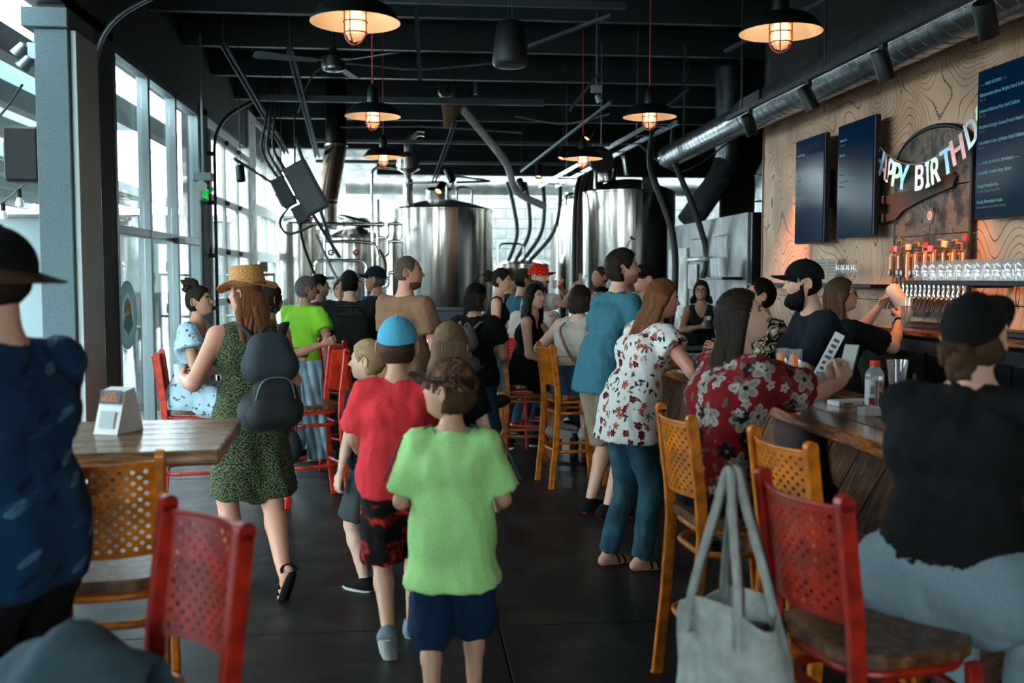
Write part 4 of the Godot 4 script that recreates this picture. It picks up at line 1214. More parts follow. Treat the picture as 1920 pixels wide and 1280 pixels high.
func build_brewery() -> void:
	var k := tank(Vector3(0.475, 0, -14.9), 0.745, 1.1, 2.61, 0.17, "big shiny steel kettle with pipes on its lid behind the bald man", "brew_kettle")
	# lid furniture
	var mw := MB.new()
	mw.lathe([Vector2(0, 0.02), Vector2(0.17, 0.02), Vector2(0.19, 0.0), Vector2(0.19, -0.14), Vector2(0.0, -0.14)], Transform3D(Basis(Vector3.RIGHT, 0.2), Vector3(-0.05, 2.92, 0.1)), 24)
	part(k, "manway", mw, steel)
	pipe(k, "lid_rail", bent([Vector3(-0.52, 2.7, 0.45), Vector3(-0.52, 2.98, 0.45), Vector3(0.05, 3.0, 0.45), Vector3(0.05, 2.75, 0.45)], 0.08), 0.02, chrome)
	pipe(k, "lid_rail", bent([Vector3(0.2, 2.75, 0.3), Vector3(0.2, 2.95, 0.3), Vector3(0.42, 2.93, 0.3), Vector3(0.42, 2.7, 0.3)], 0.08), 0.02, chrome)
	pipe(k, "spray_arm", bent([Vector3(0.1, 2.78, 0.1), Vector3(0.18, 3.12, 0.1), Vector3(0.72, 3.05, 0.1), Vector3(0.2, 3.02, 0.2)], 0.05), 0.018, chrome)
	var cn := MB.new()
	cn.lathe([Vector2(0.03, -0.22), Vector2(0.06, -0.12), Vector2(0.17, -0.06), Vector2(0.17, 0.1), Vector2(0.07, 0.17), Vector2(0.06, 0.2), Vector2(0, 0.2)], Transform3D(Basis.IDENTITY, Vector3(-0.5, 3.25, 0.3)), 28)
	part(k, "condenser", cn, steel)
	pipe(k, "vapour_elbow", curve([Vector3(-0.5, 3.42, 0.3), Vector3(-0.48, 3.6, 0.3), Vector3(-0.38, 3.72, 0.3), Vector3(-0.26, 3.72, 0.3)]), 0.065, steel, 16)
	pipe(k, "condensate_pipe", bent([Vector3(-0.66, 3.2, 0.3), Vector3(-0.95, 3.22, 0.3), Vector3(-1.02, 3.15, 0.3), Vector3(-1.02, 1.2, 0.3)], 0.07), 0.022, chrome)
	pipe(k, "riser_pipe", [Vector3(-0.94, 1.2, 0.35), Vector3(-0.94, 2.75, 0.35)], 0.028, steel, 12)
	for y in [1.5, 1.95, 2.2]:
		pipe(k, "bypass_pipe", bent([Vector3(-0.94, y, 0.35), Vector3(-0.8, y, 0.4), Vector3(-0.8, y + 0.2, 0.4), Vector3(-0.6, y + 0.2, 0.4)], 0.05), 0.025, chrome)
	var ct := MB.new()
	ct.tube([Vector3(-0.5, 2.62, 0.3), Vector3(-0.5, 3.05, 0.3)], 0.07, 16)
	part(k, "column_base", ct, steel)
	# mash tun and whirlpool, behind the pipe rack
	var m := tank(Vector3(-0.86, 0, -15.4), 0.5, 0.9, 2.2, 0.2, "steel mash tun crowded by pipes left of the big kettle", "mash_tun")
	pipe(m, "lid_rail", bent([Vector3(-0.35, 2.3, 0.2), Vector3(-0.35, 2.55, 0.2), Vector3(0.25, 2.5, 0.2), Vector3(0.25, 2.3, 0.2)], 0.1), 0.02, chrome)
	var lid := MB.new()
	lid.ell(Vector3(0.05, 2.47, 0.2), Vector3(0.3, 0.07, 0.25), Basis(Vector3(0, 0, 1), -0.28), 8, 20)
	part(m, "raised_lid", lid, steel)
	tank(Vector3(-1.82, 0, -17.0), 0.36, 0.6, 2.5, 0.1, "tall pale steel tank between the bright windows and the pipe rack", "hot_liquor_tank")
	# flue
	var fl := thing("kettle_flue", "brown-grey steel flue pipe rising with a bend to the roof", "flue", Vector3.ZERO)
	pipe(fl, "lower_pipe", [Vector3(-1.16, 2.3, -14.2), Vector3(-1.16, 2.72, -14.2)], 0.15, steel, 20)
	pipe(fl, "slanting_pipe", [Vector3(-1.16, 2.66, -14.2), Vector3(-1.14, 2.8, -14.2), Vector3(-1.03, 3.4, -14.2), Vector3(-1.02, 3.5, -14.2)], 0.15, mat("smoked_steel", Color(0.34, 0.29, 0.25), 0.25, 1.0), 20)
	pipe(fl, "upper_pipe", [Vector3(-1.02, 3.45, -14.2), Vector3(-1.02, 4.5, -14.2)], 0.145, mat("smoked_dark", Color(0.16, 0.15, 0.14), 0.35, 0.9), 20)
	for q in [Vector3(-1.16, 2.7, -14.2), Vector3(-1.02, 3.47, -14.2)]:
		var rg := MB.new()
		rg.lathe([Vector2(0.15, -0.02), Vector2(0.162, -0.01), Vector2(0.162, 0.01), Vector2(0.15, 0.02)], Transform3D(Basis.IDENTITY, q), 20)
		part(fl, "clamp_ring", rg, steel)
	# pipe rack and platform
	var pr := thing("pipe_rack", "chrome pipe rack with valves in front of the mash tun", "pipe rack", Vector3(-0.8, 0, -13.9))
	pipe(pr, "header_pipe", [Vector3(-0.55, 2.36, 0), Vector3(0.45, 2.36, 0)], 0.028, chrome, 12)
	pipe(pr, "header_pipe", bent([Vector3(-0.4, 2.3, 0.02), Vector3(-0.4, 2.12, 0.02), Vector3(0.1, 2.12, 0.02), Vector3(0.32, 2.1, 0.02), Vector3(0.36, 1.9, 0.02)], 0.1), 0.025, chrome)
	pipe(pr, "guard_rail", bent([Vector3(-0.5, 0.9, 0.1), Vector3(-0.5, 1.86, 0.1), Vector3(0.2, 1.86, 0.1), Vector3(0.2, 0.9, 0.1)], 0.12, 6), 0.026, chrome)
	pipe(pr, "guard_rail", [Vector3(-0.5, 1.62, 0.1), Vector3(0.5, 1.62, 0.1)], 0.022, chrome)
	pipe(pr, "post", [Vector3(-0.36, 0.9, 0.1), Vector3(-0.36, 2.3, 0.1)], 0.018, chrome)
	for q in [Vector3(-0.28, 1.97, 0.06), Vector3(0.06, 1.97, 0.06), Vector3(-0.56, 2.42, 0.06)]:
		valve(pr, q, mat("valve_red", Color(0.5, 0.06, 0.05), 0.4))
	for kk in 6:
		var cl := MB.new()
		cl.lathe([Vector2(0.028, -0.015), Vector2(0.045, -0.012), Vector2(0.045, 0.012), Vector2(0.028, 0.015)], Transform3D(Basis(Vector3(0, 0, 1), PI / 2), Vector3(-0.45 + kk * 0.17, 2.36, 0)), 12)
		part(pr, "clamp", cl, chrome)
	bx(pr, "platform", Vector3(0, 1.1, 0.1), Vector3(1.1, 0.12, 0.5), alu, 0.006)
	bx(pr, "platform_step", Vector3(0, 0.85, 0.2), Vector3(1.1, 0.1, 0.4), alu, 0.006)
	for q in [-0.5, 0.5]:
		bx(pr, "leg", Vector3(q, 0.52, 0.1), Vector3(0.05, 1.05, 0.05), alu)
	bx(pr, "blue_valve", Vector3(0.05, 2.2, 0.08), Vector3(0.16, 0.05, 0.08), mat("valve_teal", Color(0.05, 0.25, 0.3), 0.4), 0.012)
	# slanted chute of the mill
	var ml := thing("grain_chute", "white square grain chute leaning beside the pipe rack", "chute", Vector3(-1.0, 1.35, -13.6))
	bx(ml, "duct", Vector3(0.1, 0.0, 0), Vector3(0.16, 0.55, 0.14), white_paint, 0.01, Basis(Vector3(0, 0, 1), 0.35))
	bx(ml, "mouth", Vector3(0.22, -0.32, 0), Vector3(0.2, 0.16, 0.18), alu, 0.01, Basis(Vector3(0, 0, 1), 0.35))
	# hanging control boxes
	var cb := thing("control_box", "grey electrical control boxes hung at a slant with black conduits", "control box", Vector3(-1.3, 2.66, -12.0))
	var S := Basis(Vector3(0, 0, 1), 0.48)
	bx(cb, "large_box", S * Vector3(0.08, -0.02, 0), Vector3(0.3, 0.62, 0.16), mat("box_grey", Color(0.2, 0.22, 0.23), 0.5), 0.012, S)
	bx(cb, "side_box", S * Vector3(-0.17, 0.05, 0.02), Vector3(0.17, 0.36, 0.14), mat("box_dark", Color(0.13, 0.15, 0.16), 0.5), 0.012, S)
	bx(cb, "small_box", S * Vector3(-0.12, -0.26, 0.0), Vector3(0.16, 0.22, 0.12), mats["box_dark"], 0.012, S)
	bx(cb, "cover", S * Vector3(0.08, -0.02, 0.082), Vector3(0.24, 0.56, 0.012), mat("box_lid", Color(0.25, 0.275, 0.285), 0.45), 0.006, S)
	for q in 3:
		pipe(cb, "conduit", curve([S * Vector3(-0.15 + q * 0.06, 0.2, 0), Vector3(-0.42 + q * 0.07, 0.45, 0), Vector3(-0.38 + q * 0.05, 0.75, 0), Vector3(-0.3 + q * 0.04, 1.3, -0.1)]), 0.016, rubber, 8)
	pipe(cb, "hanger", [S * Vector3(0.1, 0.3, -0.05), Vector3(-0.05, 1.5, -0.1)], 0.012, black_metal, 6)
	# hoses
	hose([Vector3(-1.3, 2.4, -12.0), Vector3(-1.28, 2.0, -12.3), Vector3(-1.05, 1.3, -12.6), Vector3(-0.98, 0.9, -12.7)], 0.018, "black cable drooping from the control boxes towards the floor", rubber)
	hose([Vector3(-1.4, 2.5, -12.1), Vector3(-1.55, 2.3, -12.2), Vector3(-1.45, 2.15, -12.2), Vector3(-1.15, 2.25, -12.1)], 0.016, "black cable loop under the control boxes", rubber)
	hose([Vector3(-0.42, 2.0, -13.7), Vector3(-0.34, 1.8, -13.6), Vector3(-0.4, 1.55, -13.6), Vector3(-0.75, 1.15, -13.5)], 0.022, "dark red hose curving down from the pipe rack", mat("hose_red", Color(0.34, 0.06, 0.06), 0.5))
	hose([Vector3(-1.25, 2.2, -13.5), Vector3(-1.05, 1.75, -13.5), Vector3(-0.9, 1.5, -13.4), Vector3(-0.7, 1.35, -13.4)], 0.02, "pale grey hose running across the pipe rack", mat("hose_grey", Color(0.45, 0.47, 0.48), 0.5))
	for q in [[Vector3(-1.62, 3.1, -12.6), Vector3(-0.95, 1.9, -13.6), "flatter"], [Vector3(-1.45, 3.4, -13.0), Vector3(-1.05, 2.0, -14.0), "steeper"]]:
		var br := thing("leaning_pipe", "%s of two slanting bare pipes behind the control boxes" % q[2], "pipe", q[0], 0, "slanting pipes behind the control boxes")
		pipe(br, "run", [Vector3.ZERO, q[1] - q[0]], 0.025, alu, 10)
	# pressure-regulator assemblies on the far left wall
	for q in [[Vector3(-1.97, 1.6, -13.6), "upper"], [Vector3(-1.97, 1.05, -13.6), "lower"]]:
		var v := thing("gas_valve", "%s orange and black valve assembly beside the bright window" % q[1], "valve", q[0])
		pipe(v, "pipe_run", [Vector3(-0.2, 0.06, 0), Vector3(0.16, 0.07, 0)], 0.018, mat("brass_orange", Color(0.55, 0.26, 0.1), 0.4, 0.5))
		bx(v, "actuator", Vector3(0.02, 0.17, 0), Vector3(0.1, 0.13, 0.1), mat("actuator_navy", Color(0.07, 0.12, 0.14), 0.4), 0.01)
		pipe(v, "strainer", [Vector3(-0.05, 0.05, 0), Vector3(0.04, -0.07, 0)], 0.025, alu)
		pipe(v, "wall_pipe", [Vector3(-0.2, 0.06, 0), Vector3(-0.5, 0.06, -0.2)], 0.016, alu)
		pipe(v, "standpipe", [Vector3(0.15, 0.07, 0), Vector3(0.15, -q[0].y, 0)], 0.016, alu)
	# right hand fermenters, a row of four going back
	var f1 := tank(Vector3(3.2, 0, -14.5), 0.68, 0.75, 2.86, 0.2, "nearest steel fermenter tank, lit orange along one edge, behind the hoses")
	pipe(f1, "blow_off_arm", bent([Vector3(-0.55, 2.9, 0.3), Vector3(-0.55, 3.35, 0.3), Vector3(-0.15, 3.42, 0.3), Vector3(-0.1, 3.1, 0.3)], 0.1), 0.03, chrome)
	bx(f1, "lifting_lug", Vector3(0.12, 2.93, 0.66), Vector3(0.16, 0.22, 0.02), steel, 0.004)
	var m1 := MB.new()
	m1.lathe([Vector2(0, 0.1), Vector2(0.14, 0.1), Vector2(0.15, 0.08), Vector2(0.13, -0.1)], Transform3D(Basis.IDENTITY, Vector3(-0.35, 3.12, 0.1)), 20)
	part(f1, "manway", m1, steel)
	var labels := ["second steel fermenter in the right row, just behind the plaid-shirted man", "third steel fermenter in the right row", "last and thinnest-looking fermenter of the right row"]
	for q in 3:
		var f := tank(Vector3(3.1 + q * 0.06, 0, -15.9 - q * 1.35), 0.6, 0.75, 2.86 - q * 0.02, 0.2, labels[q])
		var mm := MB.new()
		mm.lathe([Vector2(0, 0.1), Vector2(0.16, 0.1), Vector2(0.18, 0.08), Vector2(0.15, -0.1)], Transform3D(Basis.IDENTITY, Vector3(-0.2, 3.1, 0.1)), 20)
		part(f, "manway", mm, steel)
		pipe(f, "blow_off_arm", bent([Vector3(-0.5, 2.7, 0.2), Vector3(-0.5, 3.05, 0.2), Vector3(-0.3, 3.08, 0.2)], 0.08), 0.02, chrome)
	tank(Vector3(1.93, 0, -17.3), 0.48, 0.7, 1.85, 0.16, "short steel serving tank between the kettle and the fermenters", "serving_tank")
	pipe(thing("tank_guard_rail", "arched grey rail above the short serving tank", "rail", Vector3(1.6, 1.9, -16.8)), "hoop", bent([Vector3(-0.12, -0.8, 0), Vector3(-0.12, 0.3, 0), Vector3(0.3, 0.3, 0), Vector3(0.3, 0.05, 0)], 0.1), 0.02, chrome)
	var hn := ["first", "second", "third", "fourth"]
	for q in 4:
		hose([Vector3(1.65 + q * 0.3, 3.25, -17.0), Vector3(1.75 + q * 0.26, 2.8, -16.9), Vector3(1.8 + q * 0.2, 2.35, -16.9), Vector3(1.65 + q * 0.12, 1.9, -16.9)], 0.035, "%s grey-blue hose from the kettle hanging to the short serving tank" % hn[q], mat("hose_blue_grey", Color(0.24, 0.29, 0.31), 0.5), "grey_hose")
	for q in 5:
		var x := 2.35 + q * 0.1
		var z := -14.2 - q * 0.25
		var brown: bool = q == 1
		hose([Vector3(x + 0.15, 3.25, z), Vector3(x + 0.05, 3.0, z), Vector3(x - 0.02, 2.5, z + 0.1), Vector3(x - 0.03, 1.2, z + 0.1)], 0.033, ["black hose furthest left on the fermenter fronts", "tan hose hanging down the nearest fermenter", "black hose beside the tan hose on the fermenter", "black hose in the gap between two fermenters", "black hose against the second fermenter"][q], mat("hose_tan", Color(0.32, 0.21, 0.14), 0.6) if brown else rubber, "tank_hose")
	# hoses by the cooler
	hose([Vector3(3.0, 3.4, -11.2), Vector3(3.05, 3.0, -11.4), Vector3(3.3, 2.4, -11.4), Vector3(3.45, 1.9, -11.4), Vector3(3.4, 1.62, -11.4)], 0.035, "thick black hose snaking in front of the cold room wall", rubber, "drop_hose")
	hose([Vector3(2.75, 3.3, -11.2), Vector3(2.8, 2.9, -11.5), Vector3(3.05, 2.2, -11.5), Vector3(3.1, 1.6, -11.5), Vector3(3.0, 0.9, -11.4), Vector3(2.9, 0.2, -11.4)], 0.04, "thick black hose dropping beside the nearest fermenter edge", rubber, "drop_hose")
	# cold room and its fittings
	var c := thing("cold_room", "grey panelled walk-in cold room past the end of the wooden wall", "cold room", Vector3.ZERO)
	var pan := tri(mat("cool_panel", Color(0.44, 0.48, 0.5), 0.45, 0.1), noise_tex("soft_grain", 0.01, [], 512), 0.5)
	for q in 3:
		bx(c, "wall_panel", Vector3(4.2, 1.15, -10.53 - q * 1.08), Vector3(1.5, 2.3, 1.075), pan, 0.004)
	bx(c, "end_panel", Vector3(4.2, 1.15, -9.95), Vector3(1.46, 2.29, 0.08), black_metal, 0.004)
	bx(c, "door_leaf", Vector3(3.43, 1.0, -12.6), Vector3(0.03, 2.0, 0.85), white_paint, 0.006)
	bx(c, "door_handle", Vector3(3.4, 1.05, -12.25), Vector3(0.04, 0.2, 0.03), black_metal, 0.006)
	bx(c, "wall_lamp", Vector3(3.34, 1.84, -11.3), Vector3(0.12, 0.05, 0.7), mat("lamp_head_grey", Color(0.55, 0.58, 0.58), 0.3), 0.012)
	bx(c, "notice_board", Vector3(3.425, 1.64, -11.9), Vector3(0.015, 0.3, 0.36), white_paint, 0.003)
	for q in [-10.6, -11.5]:
		pipe(c, "pipe_drop", bent([Vector3(3.43, 2.1, q - 0.5), Vector3(3.43, 2.1, q), Vector3(3.43, 1.7, q)], 0.04), 0.012, white_paint, 8)
	var rk := thing("paper_towel_rack", "wall rack with stacks of clear cups and towels by the cold room", "rack", Vector3(3.3, 1.62, -10.3))
	bx(rk, "board", Vector3(0, 0, 0), Vector3(0.22, 0.03, 0.6), black_metal, 0.004)
	for q in 3:
		var st := MB.new()
		st.lathe([Vector2(0.05, 0.0), Vector2(0.045, 0.2), Vector2(0, 0.2)], Transform3D(Basis(Vector3(0, 0, 1), 0.1), Vector3(-0.02, 0.02, -0.2 + q * 0.13)), 14)
		part(rk, "cup_stack", st, mat("cup_white", Color(0.7, 0.74, 0.76), 0.4))
	var tb := thing("steel_prep_table", "small steel prep table with printer near the white door", "table", Vector3(2.75, 0, -10.0))
	bx(tb, "table_top", Vector3(0, 0.92, 0), Vector3(0.5, 0.04, 0.6), alu, 0.006)
	for q in [[-0.22, -0.27], [0.22, -0.27], [-0.22, 0.27], [0.22, 0.27]]:
		bx(tb, "leg", Vector3(q[0], 0.45, q[1]), Vector3(0.03, 0.9, 0.03), alu)
	bx(tb, "printer", Vector3(0.02, 1.0, 0), Vector3(0.26, 0.12, 0.3), black_metal, 0.015)
	# grey plastic crate by the kettle
	var cr := thing("plastic_crate", "grey plastic tote on a low shelf below the kettle", "crate", Vector3(0.42, 1.02, -12.6))
	bx(cr, "tub", Vector3(0, 0.1, 0), Vector3(0.5, 0.22, 0.35), mat("tote_grey", Color(0.3, 0.33, 0.36), 0.5), 0.02)
	bx(cr, "rim", Vector3(0, 0.21, 0), Vector3(0.56, 0.03, 0.4), mats["tote_grey"], 0.008)
	var cs := thing("side_shelf", "dark shelf stand carrying the grey plastic tote", "shelf", Vector3(0.42, 0, -12.6))
	bx(cs, "shelf_board", Vector3(0, 1.0, 0), Vector3(0.8, 0.035, 0.42), wood_bar, 0.004)
	for q in [-0.36, 0.36]:
		bx(cs, "leg", Vector3(q, 0.49, 0), Vector3(0.05, 0.98, 0.3), black_metal)

# ---------------------------------------------------------------- the bar and what stands on it
func build_bar() -> void:
	var plank := [wood("pine_a", Color(0.36, 0.21, 0.1), Color(0.47, 0.29, 0.15), 0.8, 5.0), wood("pine_b", Color(0.31, 0.18, 0.09), Color(0.42, 0.26, 0.13), 0.7, 6.0), wood("pine_c", Color(0.41, 0.25, 0.13), Color(0.52, 0.33, 0.18), 0.9, 4.5)]
	var bar := thing("bar", "pine-clad bar front of diagonal boards below the counter", "bar", Vector3.ZERO)
	bx(bar, "carcass", Vector3(1.94, 0.5, -3.35), Vector3(0.16, 1.0, 7.7), mat("bar_carcass", Color(0.05, 0.045, 0.04), 0.9))
	# diagonal boards, clipped to the front: local x runs along -z, y up
	var W := 7.7
	var front := PackedVector2Array([Vector2(0, 0.09), Vector2(W, 0.09), Vector2(W, 1.01), Vector2(0, 1.01)])
	var bw := 0.19
	var k := 0
	var u := -1.2
	while u < W + 0.2:
		var chev := fmod(u + 1.2, 4.0) < 8.0
		var q := PackedVector2Array([Vector2(u, 0), Vector2(u + bw * 1.36, 0), Vector2(u + bw * 1.36 + 1.15, 1.2), Vector2(u + 1.15, 1.2)])
		for pl in Geometry2D.intersect_polygons(front, Geometry2D.offset_polygon(q, -0.004)[0]):
			# into board space: x along the board
			var a := atan2(1.2, 1.15)
			var loc := PackedVector2Array()
			for p in pl: loc.append((p - Vector2(u, 0)).rotated(-a))
			var b := MB.new()
			var B := Basis(Vector3(0, 0, 1), Vector3.UP, Vector3(-1, 0, 0))
			var X := Transform3D(B * Basis(Vector3(0, 0, 1), a), Vector3(1.86, 0, -7.2) + B * Vector3(u, 0, 0))
			b.prism(loc, 0.022, X)
			for j in b.uv.size(): b.uv[j] += Vector2(k * 0.37, k * 0.19)
			part(bar, "board", b, plank[(k * 7 + k / 2) % 3])
		k += 1
		u += bw * 1.36
	bx(bar, "kick_board", Vector3(1.87, 0.045, -3.35), Vector3(0.03, 0.09, 7.7), black_metal)
	bx(bar, "end_panel", Vector3(2.0, 0.5, -7.22), Vector3(0.3, 1.0, 0.04), plank[1], 0.004)
	var fr := thing("foot_rail", "black pipe foot rail along the bottom of the bar", "foot rail", Vector3.ZERO)
	pipe(fr, "rail", [Vector3(1.7, 0.2, 0.4), Vector3(1.7, 0.2, -7.0)], 0.025, black_metal, 12)
	for z in [-1.0, -2.6, -4.2, -5.8, -6.9]:
		pipe(fr, "bracket", bent([Vector3(1.7, 0.2, z), Vector3(1.7, 0.02, z), Vector3(1.85, 0.02, z)], 0.05), 0.014, black_metal, 8)
	var top := thing("counter", "glossy varnished oak counter top with rounded edge", "counter", Vector3.ZERO)
	for q in 4:
		bx(top, "plank", Vector3(1.655 + q * 0.15, 1.04, -3.35), Vector3(0.149, 0.055, 7.75), wood_bar, 0.008)
	# far mats on the counter, where the drinks are poured
	var mt := thing("bar_mat", "black rubber service mat on the far end of the counter", "mat", Vector3(1.83, 1.068, -6.1))
	bx(mt, "pad", Vector3(0, 0.006, 0), Vector3(0.36, 0.012, 0.9), rubber, 0.004)
	# two tall stemmed glasses
	var gb := MB.new()
	gb.lathe([Vector2(0.036, 0.0), Vector2(0.037, 0.004), Vector2(0.008, 0.011), Vector2(0.0065, 0.035), Vector2(0.009, 0.05), Vector2(0.03, 0.058), Vector2(0.037, 0.07), Vector2(0.034, 0.19), Vector2(0.032, 0.19), Vector2(0.034, 0.075), Vector2(0.025, 0.064), Vector2(0, 0.062)], Transform3D.IDENTITY, 28)
	var gmesh := gb.mesh(clear_glass)
	var pr := MB.new()
	pr.lathe([Vector2(0.0385, 0.09), Vector2(0.0358, 0.165)], Transform3D.IDENTITY, 10, 1.6, 2.9)
	var prm := pr.mesh(mat("glass_print_orange", Color(0.75, 0.4, 0.16), 0.4))
	for q in [[Vector3(1.95, 1.068, -5.07), "empty stemmed beer glass nearest the striped-shirt man"], [Vector3(1.99, 1.068, -4.99), "empty stemmed beer glass beside the leaning menu card"]]:
		var g := thing("beer_glass", q[1], "glass", q[0], 0, "stemmed beer glasses on the counter")
		inst(g, "bowl", gmesh)
		inst(g, "orange_print", prm)
	# tall folded menu card
	var mc := thing("menu_card", "narrow white drinks card leaning on the counter beside the beer glasses", "card", Vector3(2.02, 1.069, -4.85), -18)
	var S := Basis(Vector3(0, 0, 1), -0.45)
	bx(mc, "card", S * Vector3(0, 0.155, 0), Vector3(0.052, 0.31, 0.004), mat("card_white", Color(0.74, 0.74, 0.72), 0.5), 0.001, S)
	for r in 8:
		bx(mc, "print_block", S * Vector3(0.0, 0.27 - r * 0.031, 0.003), Vector3(0.03 - 0.004 * (r % 3), 0.016, 0.002), mat("print_grey", Color(0.25, 0.28, 0.3), 0.7), 0, S)
	bx(mc, "foot", Vector3(-0.02, 0.006, 0), Vector3(0.06, 0.012, 0.05), mats["card_white"], 0.003)
	# phone lying on a stand
	var ph := thing("tablet_phone", "phone with a lit blue screen lying on a black stand on the counter", "phone", Vector3(1.9, 1.068, -4.62), -30)
	var T := Basis(Vector3.RIGHT, 0.2)
	bx(ph, "case", Vector3(0, 0.03, 0), Vector3(0.16, 0.012, 0.085), rubber, 0.005, T)
	bx(ph, "screen", Vector3(0, 0.038, 0.001), Vector3(0.146, 0.002, 0.073), emit("phone_screen", Color(0.42, 0.68, 0.76), 0.55), 0, T)
	bx(ph, "stand", Vector3(0.02, 0.011, 0), Vector3(0.09, 0.022, 0.06), rubber, 0.005)
	# sports drink bottle
	var wb := thing("drink_bottle", "clear plastic drink bottle with orange cap and white and red label", "bottle", Vector3(2.0, 1.068, -4.12))
	var pb := MB.new()
	pb.lathe([Vector2(0, 0.0), Vector2(0.036, 0.002), Vector2(0.0385, 0.01), Vector2(0.0385, 0.125), Vector2(0.04, 0.13), Vector2(0.04, 0.138), Vector2(0.036, 0.152), Vector2(0.021, 0.172), Vector2(0.019, 0.18)], Transform3D.IDENTITY, 28)
	part(wb, "body", pb, glass("pet_plastic", Color(0.95, 1, 1), 0.16, 0.05))
	var lb := MB.new()
	lb.lathe([Vector2(0.0392, 0.012), Vector2(0.0392, 0.122)], Transform3D.IDENTITY, 28)
	part(wb, "label", lb, mat("label_white", Color(0.72, 0.72, 0.71), 0.45))
	for q in [[1.72, 1.9, 0.012, 0.12, Color(0.55, 0.1, 0.06)], [1.95, 2.6, 0.014, 0.045, Color(0.38, 0.04, 0.06)], [2.0, 2.45, 0.06, 0.095, Color(0.36, 0.42, 0.46)], [1.2, 1.5, 0.035, 0.07, Color(0.2, 0.22, 0.26)], [1.15, 1.55, 0.014, 0.022, Color(0.3, 0.32, 0.36)], [1.2, 1.5, 0.09, 0.112, Color(0.45, 0.48, 0.52)], [0.75, 0.98, 0.015, 0.105, Color(0.6, 0.38, 0.38)]]:
		var pb2 := MB.new()
		pb2.lathe([Vector2(0.0396, q[2]), Vector2(0.0396, q[3])], Transform3D.IDENTITY, 8, q[0], q[1])
		part(wb, "label_print", pb2, mat("label_%d" % int(q[0] * 1000 + q[2] * 100), q[4], 0.5))
	var cpb := MB.new()
	cpb.lathe([Vector2(0.02, 0.178), Vector2(0.0215, 0.18), Vector2(0.0215, 0.199), Vector2(0.019, 0.202), Vector2(0, 0.202)], Transform3D.IDENTITY, 24)
	part(wb, "cap", cpb, mat("cap_orange", Color(0.85, 0.24, 0.07), 0.45))
	# half-full pilsner glass
	var pg := thing("pilsner_glass", "tall pilsner glass half full of amber beer on the counter", "glass", Vector3(2.01, 1.068, -3.94))
	var gl := MB.new()
	gl.lathe([Vector2(0.0, 0.0), Vector2(0.036, 0.0), Vector2(0.039, 0.006), Vector2(0.036, 0.014), Vector2(0.026, 0.02), Vector2(0.028, 0.03), Vector2(0.027, 0.07), Vector2(0.031, 0.12), Vector2(0.043, 0.22), Vector2(0.0415, 0.22), Vector2(0.0295, 0.12), Vector2(0.0255, 0.07), Vector2(0.026, 0.032), Vector2(0, 0.028)], Transform3D.IDENTITY, 32)
	part(pg, "glass", gl, clear_glass)
	var be := MB.new()
	be.lathe([Vector2(0, 0.029), Vector2(0.0256, 0.033), Vector2(0.0252, 0.07), Vector2(0.029, 0.119), Vector2(0, 0.119)], Transform3D.IDENTITY, 28)
	var beer := mat("amber_beer", Color(0.5, 0.28, 0.06, 0.45), 0.1)
	beer.transparency = BaseMaterial3D.TRANSPARENCY_ALPHA
	part(pg, "beer", be, beer)
	var fo := MB.new()
	fo.lathe([Vector2(0.0292, 0.1185), Vector2(0.0295, 0.123), Vector2(0, 0.124)], Transform3D.IDENTITY, 24)
	part(pg, "foam_ring", fo, mat("beer_foam", Color(0.7, 0.66, 0.55), 0.8))
	# boxes of coasters
	var dm := thing("game_box", "small white tile game box lying behind the drink bottle", "box", Vector3(1.93, 1.068, -4.2), 12)
	bx(dm, "carton", Vector3(0, 0.011, 0), Vector3(0.18, 0.022, 0.09), mat("label_white", Color(0.72, 0.72, 0.71), 0.45), 0.002)
	bx(dm, "red_print", Vector3(-0.045, 0.011, 0.0455), Vector3(0.045, 0.01, 0.001), mat("print_red", Color(0.4, 0.2, 0.2), 0.6))
	bx(dm, "teal_print", Vector3(0.05, 0.011, 0.0455), Vector3(0.035, 0.011, 0.001), mat("print_teal", Color(0.1, 0.25, 0.28), 0.6))
	var cb := thing("card_block", "block of plain white cards at the counter edge below the bottle", "card block", Vector3(1.87, 1.068, -3.88), 8)
	bx(cb, "stack", Vector3(0, 0.016, 0), Vector3(0.085, 0.032, 0.06), mat("card_bright", Color(0.86, 0.87, 0.86), 0.6), 0.001)
	# colourful bag hooked under the counter
	var bg := thing("woven_bag", "small colourful woven bag with dark pouch hanging under the counter edge", "bag", Vector3(1.74, 0.82, -4.35))
	var wv := tri(mat("woven_stripes", Color.WHITE, 0.9), noise_tex("woven", 0.02, [[0.0, Color(0.05, 0.06, 0.16)], [0.35, Color(0.4, 0.06, 0.07)], [0.5, Color(0.05, 0.25, 0.12)], [0.62, Color(0.08, 0.12, 0.32)], [0.75, Color(0.45, 0.12, 0.08)], [1.0, Color(0.03, 0.03, 0.06)]], 256, 3, 0.0, FastNoiseLite.TYPE_CELLULAR), 4.0, false)
	var bm := MB.new()
	bm.ell(Vector3(0, 0.1, 0), Vector3(0.09, 0.13, 0.15), Basis.IDENTITY, 12, 18)
	part(bg, "pouch", bm, wv)
	var dk := MB.new()
	dk.ell(Vector3(0.02, -0.12, 0.06), Vector3(0.1, 0.2, 0.14), Basis.IDENTITY, 12, 18)
	part(bg, "dark_pocket", dk, mat("dark_cloth", Color(0.05, 0.065, 0.09), 0.9))
	pipe(bg, "strap", curve([Vector3(0, 0.2, -0.1), Vector3(0.03, 0.28, 0.0), Vector3(0, 0.2, 0.1)]), 0.008, mats["dark_cloth"], 6)
	# glass being filled at the taps, with the white foam jug in the bartender's hands
	var fg := thing("filling_glass", "tall glass filling with amber beer on the drip ledge", "glass", Vector3(2.98, 1.31, -5.75))
	var g2 := MB.new()
